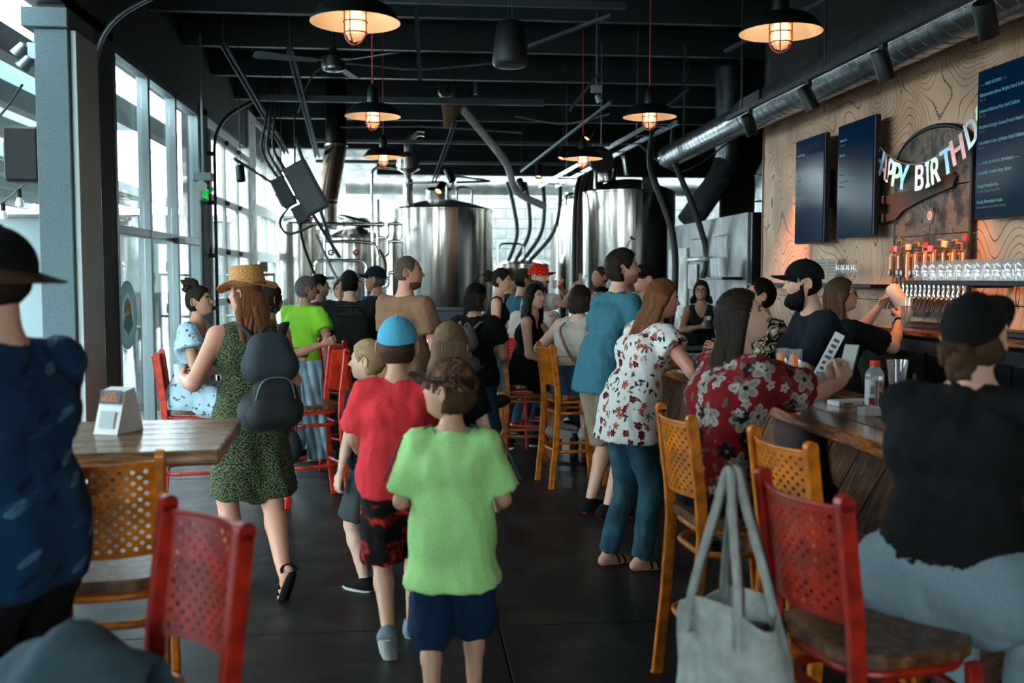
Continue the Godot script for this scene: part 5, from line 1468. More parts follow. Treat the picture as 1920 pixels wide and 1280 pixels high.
	g2.lathe([Vector2(0, 0), Vector2(0.04, 0), Vector2(0.042, 0.012), Vector2(0.028, 0.03), Vector2(0.03, 0.08), Vector2(0.04, 0.2), Vector2(0.038, 0.2), Vector2(0.028, 0.08), Vector2(0.026, 0.034), Vector2(0, 0.03)], Transform3D.IDENTITY, 24)
	part(fg, "glass", g2, clear_glass)
	var b2 := MB.new()
	b2.lathe([Vector2(0, 0.031), Vector2(0.026, 0.035), Vector2(0.0278, 0.08), Vector2(0.034, 0.15), Vector2(0, 0.15)], Transform3D.IDENTITY, 20)
	part(fg, "beer", b2, beer)

# ---------------------------------------------------------------- bar stools and tables
var stool_meshes := {}

func rounded_square(s: float, r: float, n := 6) -> PackedVector2Array:
	var q := PackedVector2Array()
	for c in 4:
		var cx := (s - r) * (1 if c in [0, 3] else -1)
		var cy := (s - r) * (1 if c in [0, 1] else -1)
		for k in n + 1:
			var a := PI / 2 * c + PI / 2 * k / n
			q.append(Vector2(cx + cos(a) * r, cy + sin(a) * r))
	return q

func back_panel() -> MB:
	# curved sheet with a staggered grid of round holes, built from cells
	var b := MB.new()
	var w := 0.335
	var y0 := 0.80
	var y1 := 1.085
	var nx := 19
	var ny := 17
	var cw := w / nx
	var chh := (y1 - y0) / ny
	var bend := func(x: float, y: float, off: float) -> Vector3:
		return Vector3(x, y, 0.19 + (y - 0.8) * 0.13 + 0.045 * (1.0 - pow(x / (w / 2), 2)) + off)
	for a in nx:
		for c in ny:
			var x := -w / 2 + (a + 0.5) * cw
			var y := y0 + (c + 0.5) * chh
			var hole: bool = (a + c) % 2 == 0 and a > 0 and a < nx - 1 and c > 0 and c < ny - 1
			for side in [0.0, 0.004]:
				var P := func(dx: float, dy: float) -> Vector3: return bend.call(x + dx * cw / 2, y + dy * chh / 2, side)
				if not hole:
					if side > 0: b.quad(P.call(-1, -1), P.call(1, -1), P.call(1, 1), P.call(-1, 1))
					else: b.quad(P.call(-1, 1), P.call(1, 1), P.call(1, -1), P.call(-1, -1))
				else:
					var ring := []
					var sq := []
					for k in 8:
						var an := TAU * k / 8 + PI / 8
						ring.append(P.call(cos(an) * 0.78, sin(an) * 0.78))
						var m := maxf(absf(cos(an)), absf(sin(an)))
						sq.append(P.call(cos(an) / m, sin(an) / m))
					for k in 8:
						var j := (k + 1) % 8
						if side > 0: b.quad(sq[k], sq[j], ring[j], ring[k])
						else: b.quad(ring[k], ring[j], sq[j], sq[k])
					for cr in 4:
						var an := PI / 4 + PI / 2 * cr
						var cc: Vector3 = P.call(signf(cos(an)), signf(sin(an)))
						var k0: int = cr * 2
						if side > 0: b.tri(cc, sq[k0 + 1], sq[k0])
						else: b.tri(cc, sq[k0], sq[k0 + 1])
					if side == 0.0:
						for k in 8:
							var j := (k + 1) % 8
							b.quad(ring[j], ring[k], ring[k] + Vector3(0, 0, 0.004), ring[j] + Vector3(0, 0, 0.004))
	# rolled top edge
	var edge := []
	for k in 13: edge.append(bend.call(-w / 2 + w * k / 12.0, y1, 0.002))
	b.tube(edge, 0.006, 6)
	return b

func stool(colour: String, at: Vector2, yaw: float, label: String) -> Node3D:
	var cols := {"yellow": Color(0.80, 0.44, 0.05), "orange": Color(0.78, 0.17, 0.045), "red": Color(0.62, 0.11, 0.05)}
	var paint := mat("stool_" + colour, cols[colour], 0.38)
	if paint.albedo_texture == null:
		tri(paint, noise_tex("soft_grain", 0.01, [], 512), 2.0, false)
	if not stool_meshes.has("post"):
		var p := MB.new()
		var path := [Vector3(0, 0.0, 0.235), Vector3(0, 0.35, 0.20), Vector3(0, 0.66, 0.18), Vector3(0, 0.8, 0.19), Vector3(0, 1.1, 0.228)]
		for k in 4:
			p.bar(path[k] - (path[k + 1] - path[k]).normalized() * 0.004 * int(k > 0), path[k + 1], 0.026, 0.044, Vector3(0, 0, 1), 0.004)
		p.tube([Vector3(-0.013, 1.1, 0.228), Vector3(0.013, 1.1, 0.228)], 0.022, 12)
		p.box(Vector3(0, 0.004, 0.236), Vector3(0.03, 0.008, 0.047), 0.002)
		stool_meshes.post = p
		var l := MB.new()
		l.bar(Vector3(0, 0.0, -0.215), Vector3(0, 0.67, -0.165), 0.026, 0.04, Vector3(0, 0, 1), 0.004)
		stool_meshes.leg = l
		stool_meshes.panel = back_panel()
		var s := MB.new()
		var sq := rounded_square(0.2, 0.12)
		var up := Transform3D(Basis(Vector3.RIGHT, PI / 2), Vector3(0, 0.72, 0))
		s.prism(sq, 0.028, up)
		var sm := PackedVector2Array()
		for q in sq: sm.append(q * 0.96)
		s.prism(sm, 0.004, Transform3D(Basis(Vector3.RIGHT, PI / 2), Vector3(0, 0.724, 0)))
		stool_meshes.seat = s
		for y in [[0.668, 0.172, "r0"], [0.58, 0.172, "r1"], [0.285, 0.19, "r2"]]:
			var r := MB.new()
			var ring := []
			for q in rounded_square(y[1], 0.1): ring.append(Vector3(q.x, y[0], q.y))
			ring.append(ring[0])
			r.tube(ring, 0.014, 6, false)
			stool_meshes[y[2]] = r
	if not stool_meshes.has(colour):
		stool_meshes[colour] = {"post": stool_meshes.post.mesh(paint), "leg": stool_meshes.leg.mesh(paint), "panel": stool_meshes.panel.mesh(paint), "r0": stool_meshes.r0.mesh(paint), "r1": stool_meshes.r1.mesh(paint), "r2": stool_meshes.r2.mesh(paint), "seat": stool_meshes.seat.mesh(tri(wood("stool_seat", Color(0.3, 0.18, 0.09), Color(0.42, 0.26, 0.13), 1, 1, 0.35), noise_tex("tex_stool_seat", 0.012, [], 512), 3.0, false))}
	var m: Dictionary = stool_meshes[colour]
	var t := thing("bar_stool", label, "stool", Vector3(at.x, 0, at.y), yaw, "perforated metal bar stools")
	for sx in [-1.0, 1.0]:
		inst(t, "back_post", m.post, "", Transform3D(Basis.IDENTITY, Vector3(sx * 0.18, 0, 0)))
		inst(t, "front_leg", m.leg, "", Transform3D(Basis.IDENTITY, Vector3(sx * 0.168, 0, 0)))
	inst(t, "backrest", m.panel)
	inst(t, "seat", m.seat)
	inst(t, "seat_ring", m.r0)
	inst(t, "upper_ring", m.r1)
	inst(t, "foot_ring", m.r2)
	return t

func draped(parent: Node3D, called: String, rows: Array, thick: float, m: Material) -> void:
	var b := MB.new()
	b.sheet(rows, thick)
	part(parent, called, b, m)

func build_furniture() -> void:
	stool("yellow", Vector2(1.25, -3.78), -86, "yellow bar stool that the woman in red floral shirt sits on")
	stool("yellow", Vector2(1.43, -3.17), -81, "empty yellow bar stool behind the hanging canvas tote")
	stool("red", Vector2(1.2, -2.44), -79, "red bar stool with the canvas tote hung on its back")
	stool("yellow", Vector2(1.27, -7.75), -80, "yellow bar stool under the woman in the white crop top")
	stool("yellow", Vector2(0.98, -8.5), -88, "yellow bar stool under the dark-haired woman in black top")
	stool("yellow", Vector2(1.75, -8.55), 95, "yellow bar stool far side of the small table by the seated women")
	stool("orange", Vector2(-1.52, -7.15), -82, "orange bar stool under the woman in the pale blue dress")
	stool("orange", Vector2(-0.47, -8.45), -52, "orange bar stool with pale back, behind the reaching hand")
	stool("orange", Vector2(-0.74, -7.3), 112, "orange bar stool with the denim jacket hanging beside the backpack")
	stool("yellow", Vector2(-0.95, -3.22), 7, "yellow bar stool pushed to the wooden table beside the blue-shirted man")
	stool("red", Vector2(-0.64, -2.1), 128, "dark red bar stool in the near corner by the blue-shirted man")
	stool("orange", Vector2(1.13, -9.05), -30, "orange bar stool half hidden behind the two seated women")
	stool("orange", Vector2(-1.45, -8.6), -150, "orange bar stool tucked behind the woman with the straw hat")
	stool("yellow", Vector2(2.55, -6.7), 90, "yellow bar stool under the man in the striped shirt")
	# table at the left
	var t := thing("high_table", "wooden high table top on a black pedestal by the blue-shirted man", "table", Vector3(-1.3, 0, -3.62), 4)
	for k in 6:
		bx(t, "plank", Vector3(0, 1.045, -0.31 + k * 0.124), Vector3(1.3, 0.05, 0.1225), tri(wood("table_ash", Color(0.42, 0.3, 0.19), Color(0.56, 0.42, 0.28), 1, 1, 0.25), noise_tex("tex_table_ash", 0.012, [], 512), 1.0), 0.006)
	wood("table_ash", Color.WHITE, Color.WHITE, 1, 1).uv1_scale = Vector3(0.5, 5, 5)
	bx(t, "pedestal", Vector3(-0.1, 0.52, 0), Vector3(0.08, 1.0, 0.08), black_metal, 0.006)
	bx(t, "foot_plate", Vector3(-0.1, 0.012, 0), Vector3(0.5, 0.024, 0.5), black_metal, 0.006)
	# tent sign
	var s := thing("table_sign", "white folded table sign with an orange and navy heading", "table sign", Vector3(-1.06, 1.071, -3.72), -22)
	var paper := mat("sign_paper", Color(0.8, 0.81, 0.8), 0.55)
	var pb := MB.new()
	pb.prism(PackedVector2Array([Vector2(-0.075, 0), Vector2(0.075, 0), Vector2(0.07, 0.01), Vector2(0.025, 0.15), Vector2(-0.025, 0.16), Vector2(-0.03, 0.16)]), 0.1, Transform3D(Basis(Vector3.UP, -PI / 2), Vector3(0.05, 0, 0)))
	part(s, "folded_card", pb, paper)
	# front face leans back: from (y 0, z 0.075) to (y 0.16, z 0.03)
	var lean := Basis(Vector3.RIGHT, -atan2(0.045, 0.16))
	bx(s, "navy_panel", Vector3(0, 0.13, 0.0405), Vector3(0.088, 0.05, 0.002), mat("sign_navy", Color(0.03, 0.08, 0.14), 0.5), 0, lean)
	letters(s, "letter_line", "LIVE", 0.024, Transform3D(lean, Vector3(0, 0.141, 0.039)), mat("sign_orange", Color(0.75, 0.38, 0.12), 0.5), 0.002, "Droid Sans", true, HORIZONTAL_ALIGNMENT_CENTER)
	letters(s, "letter_line", "MUSIC", 0.022, Transform3D(lean, Vector3(0, 0.123, 0.044)), mats["sign_orange"], 0.002, "Droid Sans", true, HORIZONTAL_ALIGNMENT_CENTER)
	bx(s, "grey_square", Vector3(0, 0.052, 0.0625), Vector3(0.062, 0.062, 0.002), mat("print_pale", Color(0.6, 0.64, 0.64), 0.6), 0, lean)
	# round tables for the standing groups
	for q in [[Vector3(-0.66, 0, -9.4), "high table hidden among the standing men"], [Vector3(1.45, 0, -8.75), "small high table between the seated women"], [Vector3(-1.15, 0, -7.95), "high table beside the woman in the blue dress"]]:
		var h := thing("round_table", q[1], "table", q[0], 0, "round high tables")
		var b := MB.new()
		var tr := 0.21 if q[0].z < -9.0 else 0.345
		b.lathe([Vector2(0, 1.0), Vector2(tr - 0.015, 1.0), Vector2(tr, 1.01), Vector2(tr, 1.03), Vector2(tr - 0.01, 1.04), Vector2(0, 1.04)], Transform3D.IDENTITY, 36)
		part(h, "table_top", b, wood_bar)
		pipe(h, "pedestal", [Vector3(0, 0.02, 0), Vector3(0, 1.0, 0)], 0.04, black_metal, 12)
		var f := MB.new()
		f.lathe([Vector2(0, 0.03), Vector2(0.24, 0.02), Vector2(0.25, 0), Vector2(0, 0)], Transform3D.IDENTITY, 24)
		part(h, "foot_plate", f, black_metal)
	# canvas tote on the red stool
	var tb := thing("canvas_tote", "off-white canvas tote bag hanging by its straps from the red stool", "tote bag", Vector3(0.86, 0.0, -2.58), -60)
	var canvas := bump(tri(mat("tote_canvas", Color(0.62, 0.63, 0.6), 0.9), noise_tex("canvas_weave", 0.02, grain(0.86, 1.0), 256, 4), 3.0, false), noise_tex("fine_bump", 0.05, [], 512), 0.6)
	var rows := []
	var R := 14
	for r in R:
		var v := float(r) / (R - 1)
		var row := []
		for q in 33:
			var a := TAU * q / 32
			var w := lerpf(0.145, 0.215, pow(v, 0.8))
			var dpt := lerpf(0.075, 0.1, v)
			var n := 0.012 * sin(a * 5.0 + v * 3.0) * (0.4 + v) + 0.008 * sin(a * 3.0 - v * 7.0)
			var sx := signf(cos(a)) * pow(absf(cos(a)), 0.7)
			var sz := signf(sin(a)) * pow(absf(sin(a)), 0.8)
			row.append(Vector3(sx * (w + n) + 0.05 * v, 0.74 - 0.5 * v - (0.03 * cos(a * 2.0) if r == 0 else 0.0) - 0.02 * sin(a * 2.0 + 1.0) * v, sz * (dpt + n)))
		rows.append(row)
	var bb := MB.new()
	rows.reverse()
	bb.sheet(rows, 0.004)
	part(tb, "body", bb, canvas)
	var bt := MB.new()
	bt.ell(Vector3(0.05, 0.245, 0), Vector3(0.21, 0.03, 0.1), Basis.IDENTITY, 6, 24)
	part(tb, "bottom", bt, canvas)
	for sz in [-1.0, 1.0]:
		var sm := MB.new()
		sm.tube(curve([Vector3(-0.09, 0.66, 0.078 * sz), Vector3(-0.075, 0.8, 0.06 * sz), Vector3(-0.03, 1.0, 0.03 * sz), Vector3(0.0, 1.12, 0.012 * sz), Vector3(0.03, 1.0, 0.03 * sz), Vector3(0.08, 0.8, 0.06 * sz), Vector3(0.1, 0.66, 0.078 * sz)]), 0.022, 8, true, Vector2(1.0, 0.25))
		part(tb, "strap", sm, canvas)
	var ins := MB.new()
	ins.box(Vector3(0.0, 0.68, 0), Vector3(0.2, 0.02, 0.1), 0.005, Basis(Vector3(0, 0, 1), 0.2))
	part(tb, "contents", ins, mat("tote_contents", Color(0.14, 0.09, 0.07), 0.7))
	# grey-blue jacket in the near corner
	var jk := thing("grey_jacket", "crumpled grey-blue denim jacket heaped on the dark red stool seat", "jacket", Vector3(-0.83, 0.725, -2.0))
	var jr := []
	for r in 16:
		var row := []
		for q in 25:
			var u := q / 24.0 - 0.5
			var v := r / 15.0 - 0.5
			var peak := exp(-(pow((u - 0.25) * 3.2, 2) + pow(v * 2.6, 2))) * 0.2
			row.append(Vector3(u * 0.62, 0.02 + peak + 0.012 * sin(u * 31 + v * 9) - 0.45 * maxf(0, absf(v) - 0.28) - 0.25 * maxf(0, -u - 0.2), v * 0.5))
		jr.append(row)
	draped(jk, "cloth", jr, -0.006, tri(mat("jacket_denim", Color(0.22, 0.3, 0.34), 0.95), noise_tex("canvas_weave", 0.02, [], 256), 3.0, false))
	# denim jacket and black bag on the orange stool
	var dj := thing("denim_jacket", "light denim jacket draped over the orange stool behind the backpack", "jacket", Vector3(-0.82, 0, -7.36))
	var denim := tri(mat("light_denim", Color(0.47, 0.54, 0.57), 0.95), noise_tex("denim_fade", 0.02, [[0.2, Color(0.72, 0.78, 0.82)], [0.8, Color(1, 1, 1)]], 256, 5), 1.4, false)
	var dr := []
	for r in 20:
		var v := r / 19.0
		var row := []
		for q in 15:
			var u := q / 14.0 - 0.5
			row.append(Vector3(u * lerpf(0.15, 0.13, v) + 0.1 + 0.05 * v, 1.04 - 0.7 * v, 0.013 * (sin(u * 8.0 + v * 6.0) + sin(u * 17.0 - v * 9.0 + 1.0)) * (0.4 + v) + 0.2 - 0.06 * u))
		dr.append(row)
	draped(dj, "cloth", dr, 0.012, denim)
	var bk := thing("black_shoulder_bag", "small black bag hanging under the denim jacket on the orange stool", "bag", Vector3(-0.86, 0.45, -7.0))
	var bkm := MB.new()
	bkm.ell(Vector3.ZERO, Vector3(0.1, 0.13, 0.06), Basis.IDENTITY, 12, 16)
	part(bk, "pouch", bkm, mat("bag_black", Color(0.045, 0.05, 0.055), 0.7))
	pipe(bk, "strap", curve([Vector3(-0.06, 0.1, 0), Vector3(-0.03, 0.4, -0.05), Vector3(0.03, 0.4, -0.05), Vector3(0.06, 0.1, 0)]), 0.008, mats["bag_black"], 6)
	# second light denim jacket on the yellow stool of the seated woman
	var d2 := thing("denim_jacket", "pale denim jacket hanging from the back of the yellow stool", "jacket", Vector3(0.7, 0, -8.3))
	var d2r := []
	for r in 18:
		var v := r / 17.0
		var row := []
		for q in 13:
			var u := q / 12.0 - 0.5
			row.append(Vector3(0.05 + u * lerpf(0.08, 0.26, v) - 0.06 * v, 1.12 - 0.45 * v, 0.025 * sin(u * 16.0 + v * 3.0) * (0.3 + v) - u * 0.1))
		d2r.append(row)
	draped(d2, "cloth", d2r, 0.012, denim)
	var b3 := thing("black_belt_bag", "black cloth bag hanging below the pale denim jacket", "bag", Vector3(0.68, 0.6, -8.15))
	var b3m := MB.new()
	b3m.ell(Vector3.ZERO, Vector3(0.14, 0.06, 0.05), Basis(Vector3(0, 0, 1), 0.2), 10, 16)
	part(b3, "pouch", b3m, mats["bag_black"])

# ---------------------------------------------------------------- figures: distance fields meshed as surface nets
class Field:
	var lo: Vector3
	var cs: float
	var nx: int
	var ny: int
	var nz: int
	var f: PackedFloat32Array

	func _init(a: Vector3, b: Vector3, cell: float) -> void:
		cs = cell
		lo = a
		nx = int((b.x - a.x) / cs) + 2
		ny = int((b.y - a.y) / cs) + 2
		nz = int((b.z - a.z) / cs) + 2
		f = PackedFloat32Array()
		f.resize(nx * ny * nz)
		f.fill(9.0)

	# tapered capsule, joined smoothly; flat ends where asked (1 = at b, 2 = at a, 3 = both)
	func cap(a: Vector3, b: Vector3, ra: float, rb: float, k := 0.03, flat := 0) -> void:
		var m := maxf(ra, rb) + k + cs * 2.0
		var x0 := maxi(0, int((minf(a.x, b.x) - m - lo.x) / cs))
		var x1 := mini(nx - 1, int((maxf(a.x, b.x) + m - lo.x) / cs) + 1)
		var y0 := maxi(0, int((minf(a.y, b.y) - m - lo.y) / cs))
		var y1 := mini(ny - 1, int((maxf(a.y, b.y) + m - lo.y) / cs) + 1)
		var z0 := maxi(0, int((minf(a.z, b.z) - m - lo.z) / cs))
		var z1 := mini(nz - 1, int((maxf(a.z, b.z) + m - lo.z) / cs) + 1)
		var ab := b - a
		var L := ab.length()
		var inv := 1.0 / maxf(L * L, 1e-9)
		var dr := rb - ra
		var ik := 0.25 / k
		for z in range(z0, z1 + 1):
			for y in range(y0, y1 + 1):
				var i := (z * ny + y) * nx + x0
				var p := Vector3(lo.x + x0 * cs, lo.y + y * cs, lo.z + z * cs) - a
				for x in range(x0, x1 + 1):
					var s := p.dot(ab) * inv
					var t := clampf(s, 0.0, 1.0)
					var d := (p - ab * t).length() - ra - dr * t
					if flat:
						if flat & 1: d = maxf(d, (s - 1.0) * L)
						if flat & 2: d = maxf(d, -s * L)
					var e := f[i]
					var h := k - absf(d - e)
					f[i] = minf(d, e) - (h * h * ik if h > 0.0 else 0.0)
					i += 1
					p.x += cs

	func cut(p: Vector3, n: Vector3) -> void:
		for z in nz:
			for y in ny:
				var i := (z * ny + y) * nx
				var d := (Vector3(lo.x, lo.y + y * cs, lo.z + z * cs) - p).dot(n)
				var dd := cs * n.x
				for x in nx:
					if d > f[i]: f[i] = d
					d += dd
					i += 1

	func dig(c: Vector3, r: Vector3) -> void:
		var m := minf(r.x, minf(r.y, r.z))
		for z in nz:
			for y in ny:
				var i := (z * ny + y) * nx
				for x in nx:
					if f[i] < 0.1:
						var q := (Vector3(lo.x + x * cs, lo.y + y * cs, lo.z + z * cs) - c) / r
						f[i] = maxf(f[i], (1.0 - q.length()) * m)
					i += 1

	func net(mb: MB, amp := 0.0, noise: FastNoiseLite = null) -> void:
		var id := PackedInt32Array()
		id.resize(f.size())
		var st := [1, nx, nx * ny]
		var k0 := mb.v.size()
		var pts := PackedVector3Array()
		for z in nz - 1:
			for y in ny - 1:
				var i := (z * ny + y) * nx
				for x in nx - 1:
					var f0 := f[i]
					if f0 < 0.2 and f0 > -0.2:
						var a := [f0, f[i + 1], f[i + nx], f[i + nx + 1], f[i + st[2]], f[i + st[2] + 1], f[i + st[2] + nx], f[i + st[2] + nx + 1]]
						var neg := 0
						for q in 8:
							if a[q] < 0.0: neg += 1
						if neg > 0 and neg < 8:
							var s := Vector3.ZERO
							var c := 0
							for e in EDGES:
								var u: float = a[e[0]]
								var w: float = a[e[1]]
								if (u < 0.0) != (w < 0.0):
									var t := u / (u - w)
									s += (CORN[e[0]] as Vector3).lerp(CORN[e[1]], t)
									c += 1
							pts.append(lo + (Vector3(x, y, z) + s / c) * cs)
							id[i] = pts.size()
					i += 1
		var tri := PackedInt32Array()
		for z in range(1, nz - 1):
			for y in range(1, ny - 1):
				var i := (z * ny + y) * nx + 1
				for x in range(1, nx - 1):
					if id[i]:
						for ax in 3:
							var s0: int = st[ax]
							var u: float = f[i]
							if (u < 0.0) != (f[i + s0] < 0.0):
								var s1: int = st[(ax + 1) % 3]
								var s2: int = st[(ax + 2) % 3]
								var A := id[i] - 1
								var B := id[i - s1] - 1
								var C := id[i - s1 - s2] - 1
								var D := id[i - s2] - 1
								if A >= 0 and B >= 0 and C >= 0 and D >= 0:
									if u < 0.0: tri.append_array([A, C, B, A, D, C])
									else: tri.append_array([A, B, C, A, C, D])
					i += 1
		# one pass of smoothing, then normals
		var acc := PackedVector3Array()
		var cnt := PackedInt32Array()
		acc.resize(pts.size())
		cnt.resize(pts.size())
		for t in range(0, tri.size(), 3):
			var A := tri[t]
			var B := tri[t + 1]
			var C := tri[t + 2]
			acc[A] += pts[B] + pts[C]; cnt[A] += 2
			acc[B] += pts[A] + pts[C]; cnt[B] += 2
			acc[C] += pts[A] + pts[B]; cnt[C] += 2
		for q in pts.size():
			if cnt[q]: pts[q] = pts[q].lerp(acc[q] / cnt[q], 0.5)
		for pass_no in (2 if amp > 0.0 else 1):
			acc.fill(Vector3.ZERO)
			for t in range(0, tri.size(), 3):
				var A := tri[t]
				var B := tri[t + 1]
				var C := tri[t + 2]
				var n := (pts[C] - pts[A]).cross(pts[B] - pts[A])
				acc[A] += n; acc[B] += n; acc[C] += n
			if amp > 0.0 and pass_no == 0:
				for q in pts.size():
					var p := pts[q]
					pts[q] = p + acc[q].normalized() * amp * (noise.get_noise_3d(p.x * 9.0 + p.y * 2.5, p.y * 4.0, p.z * 9.0) + 0.5 * noise.get_noise_3d(p.x * 22.0, p.y * 11.0 + p.x * 8.0, p.z * 22.0))
		for q in pts.size(): mb.vert(pts[q], acc[q].normalized())
		for t in tri: mb.ix.append(k0 + t)

const CORN := [Vector3(0, 0, 0), Vector3(1, 0, 0), Vector3(0, 1, 0), Vector3(1, 1, 0), Vector3(0, 0, 1), Vector3(1, 0, 1), Vector3(0, 1, 1), Vector3(1, 1, 1)]
const EDGES := [[0, 1], [2, 3], [4, 5], [6, 7], [0, 2], [1, 3], [4, 6], [5, 7], [0, 4], [1, 5], [2, 6], [3, 7]]

static func bell(x: float, w: float) -> float:
	return exp(-x * x / (w * w))

# ------------------------------------------------ heads: a radial sculpt; al is the angle from the face, y runs -1 (chin) to 1 (crown)
static func head_point(al: float, y: float) -> Vector3:
	var r := sqrt(maxf(0.0, 1.0 - y * y))
	var p := Vector3(sin(al) * r * 0.077, y * 0.118, -cos(al) * r * 0.099)
	var front := maxf(0.0, cos(al)) * r
	if y < 0.0:
		var t := smoothstep(0.0, 1.0, -y)
		p.x *= 1.0 - 0.1 * t + 0.12 * smoothstep(0.5, 0.8, -y) * front
		p.z *= 1.0 + (0.1 * smoothstep(0.3, 0.9, -y) if p.z < 0.0 else -0.4 * smoothstep(0.1, 0.8, -y))
	else:
		p.z += 0.008 * smoothstep(0.0, 0.6, y)
	p.z = maxf(p.z, -0.0935 + 0.02 * absf(sin(al)))
	p.z -= 0.016 * bell(y + 0.8, 0.16) * bell(al, 0.5)
	p.z -= 0.006 * bell(y - 0.2, 0.1) * bell(al, 0.55)
	p.z += 0.013 * bell(y - 0.06, 0.1) * (bell(al - 0.36, 0.2) + bell(al + 0.36, 0.2))
	p.z -= 0.006 * bell(y + 0.18, 0.14) * (bell(al - 0.55, 0.25) + bell(al + 0.55, 0.25))
	var nose := clampf((0.12 - y) / 0.34, 0.0, 1.0) * (1.0 - smoothstep(-0.24, -0.31, y) if y > -0.31 else 0.0)
	if y < -0.2: nose *= 1.0 - smoothstep(0.2, 0.31, -y)
	p.z -= (0.029 * nose) * bell(al, 0.1 + 0.07 * nose)
	p.z -= 0.0075 * bell(al, 0.26) * (bell(y + 0.43, 0.05) + bell(y + 0.55, 0.055)) - 0.003 * bell(al, 0.26) * bell(y + 0.49, 0.02)
	return p

static func lon(u: float) -> float:
	return PI * signf(u) * pow(absf(u), 1.5)

static func make_head(mb: MB, X: Transform3D, skin: Color, s: Dictionary) -> void:
	var N := 34
	var M := 40
	var lips := skin.lerp(Color(0.42, 0.1, 0.09), 0.45)
	var rows := []
	var cols := []
	for i in N + 1:
		var y := cos(PI * i / N)
		for j in M + 1:
			var al := lon(2.0 * j / M - 1.0)
			rows.append(X * head_point(al, y))
			var c := skin.lerp(lips, clampf(bell(al, 0.24) * (bell(y + 0.44, 0.04) + bell(y + 0.54, 0.045)), 0, 1))
			c = c.lerp(skin * Color(1.05, 0.72, 0.66), 0.35 * bell(y + 0.15, 0.2) * bell(absf(al) - 0.55, 0.3))
			if s.has("stub"): c = c.lerp(s.stub, 0.55 * smoothstep(0.28, 0.42, -y) * smoothstep(1.6, 1.3, absf(al)))
			cols.append(c)
	grid_mesh(mb, rows, N, M, cols)
	# ears
	for sx in [-1.0, 1.0]:
		mb.col = skin * Color(1.0, 0.86, 0.82)
		var B := X.basis * Basis(Vector3.UP, sx * 0.35) * Basis(Vector3.RIGHT, 0.15)
		mb.ell(X * Vector3(sx * 0.079, -0.002, 0.012), Vector3(0.008, 0.032, 0.019), B, 8, 10)
		var q := []
		for k in 9:
			var a := -0.9 + 4.1 * k / 8.0
			q.append(X * (Vector3(sx * 0.084, -0.002, 0.012) + Basis(Vector3.UP, sx * 0.35) * Vector3(0.004 * sx, sin(a) * 0.031, cos(a) * 0.019)))
		mb.col = skin
		mb.tube(q, 0.0055 * X.basis.get_scale().x, 6)
		# eyes
		var e := Vector3(sx * 0.031, 0.008, -0.0785)
		mb.col = Color(0.62, 0.6, 0.57)
		mb.ell(X * e, Vector3(0.0135, 0.0078, 0.009) , X.basis, 6, 10)
		mb.col = Color(0.03, 0.018, 0.012)
		mb.ell(X * (e + Vector3(sx * s.get("gaze", 0.0) * 0.004, 0, -0.0062)), Vector3(0.0058, 0.0062, 0.0035), X.basis, 6, 8)
		var lid := []
		var brow := []
		for k in 6:
			var t := k / 5.0 - 0.5
			lid.append(X * (e + Vector3(t * 0.031, 0.0095 - t * t * 0.02, -0.006 + absf(t) * 0.009)))
			brow.append(X * (e + Vector3(t * 0.042 + sx * 0.002, 0.024 - t * t * 0.022 - sx * t * 0.004, -0.0145 + (t * sx + 0.5) * 0.013)))
		mb.col = s.hairc * 0.4
		mb.tube(lid, 0.0021, 5)
		mb.col = s.hairc * 0.7
		mb.tube(brow, 0.004, 5, true, Vector2(0.6, 1.0))
	mb.col = Color.WHITE

static func grid_mesh(mb: MB, pts: Array, N: int, M: int, cols: Array) -> void:
	var k0 := mb.v.size()
	for i in N + 1:
		for j in M + 1:
			var a: Vector3 = pts[i * (M + 1) + (j + 1 if j < M else 1)] - pts[i * (M + 1) + (j - 1 if j > 0 else M - 1)]
			var b: Vector3 = pts[mini(i + 1, N) * (M + 1) + j] - pts[maxi(i - 1, 0) * (M + 1) + j]
			var n := a.cross(b)
			if n.length_squared() < 1e-14: n = Vector3.UP if i == 0 else Vector3.DOWN
			mb.col = cols[i * (M + 1) + j]
			mb.vert(pts[i * (M + 1) + j], n.normalized())
	for i in N:
		for j in M:
			var k := k0 + i * (M + 1) + j
			mb.ix.append_array([k, k + M + 1, k + 1, k + 1, k + M + 1, k + M + 2])

# hairline height for an angle from the face
static func hairline(al: float, nape: float, fore: float) -> float:
	var a := absf(al)
	if a < 0.55: return fore
	if a < 1.1: return lerpf(fore, 0.18, (a - 0.55) / 0.55)
	if a < 1.35: return lerpf(0.18, -0.12, (a - 1.1) / 0.25)
	if a < 1.75: return lerpf(-0.12, 0.2, minf(1.0, (a - 1.35) / 0.12)) if a < 1.6 else lerpf(0.2, nape, (a - 1.6) / 0.15)
	return nape

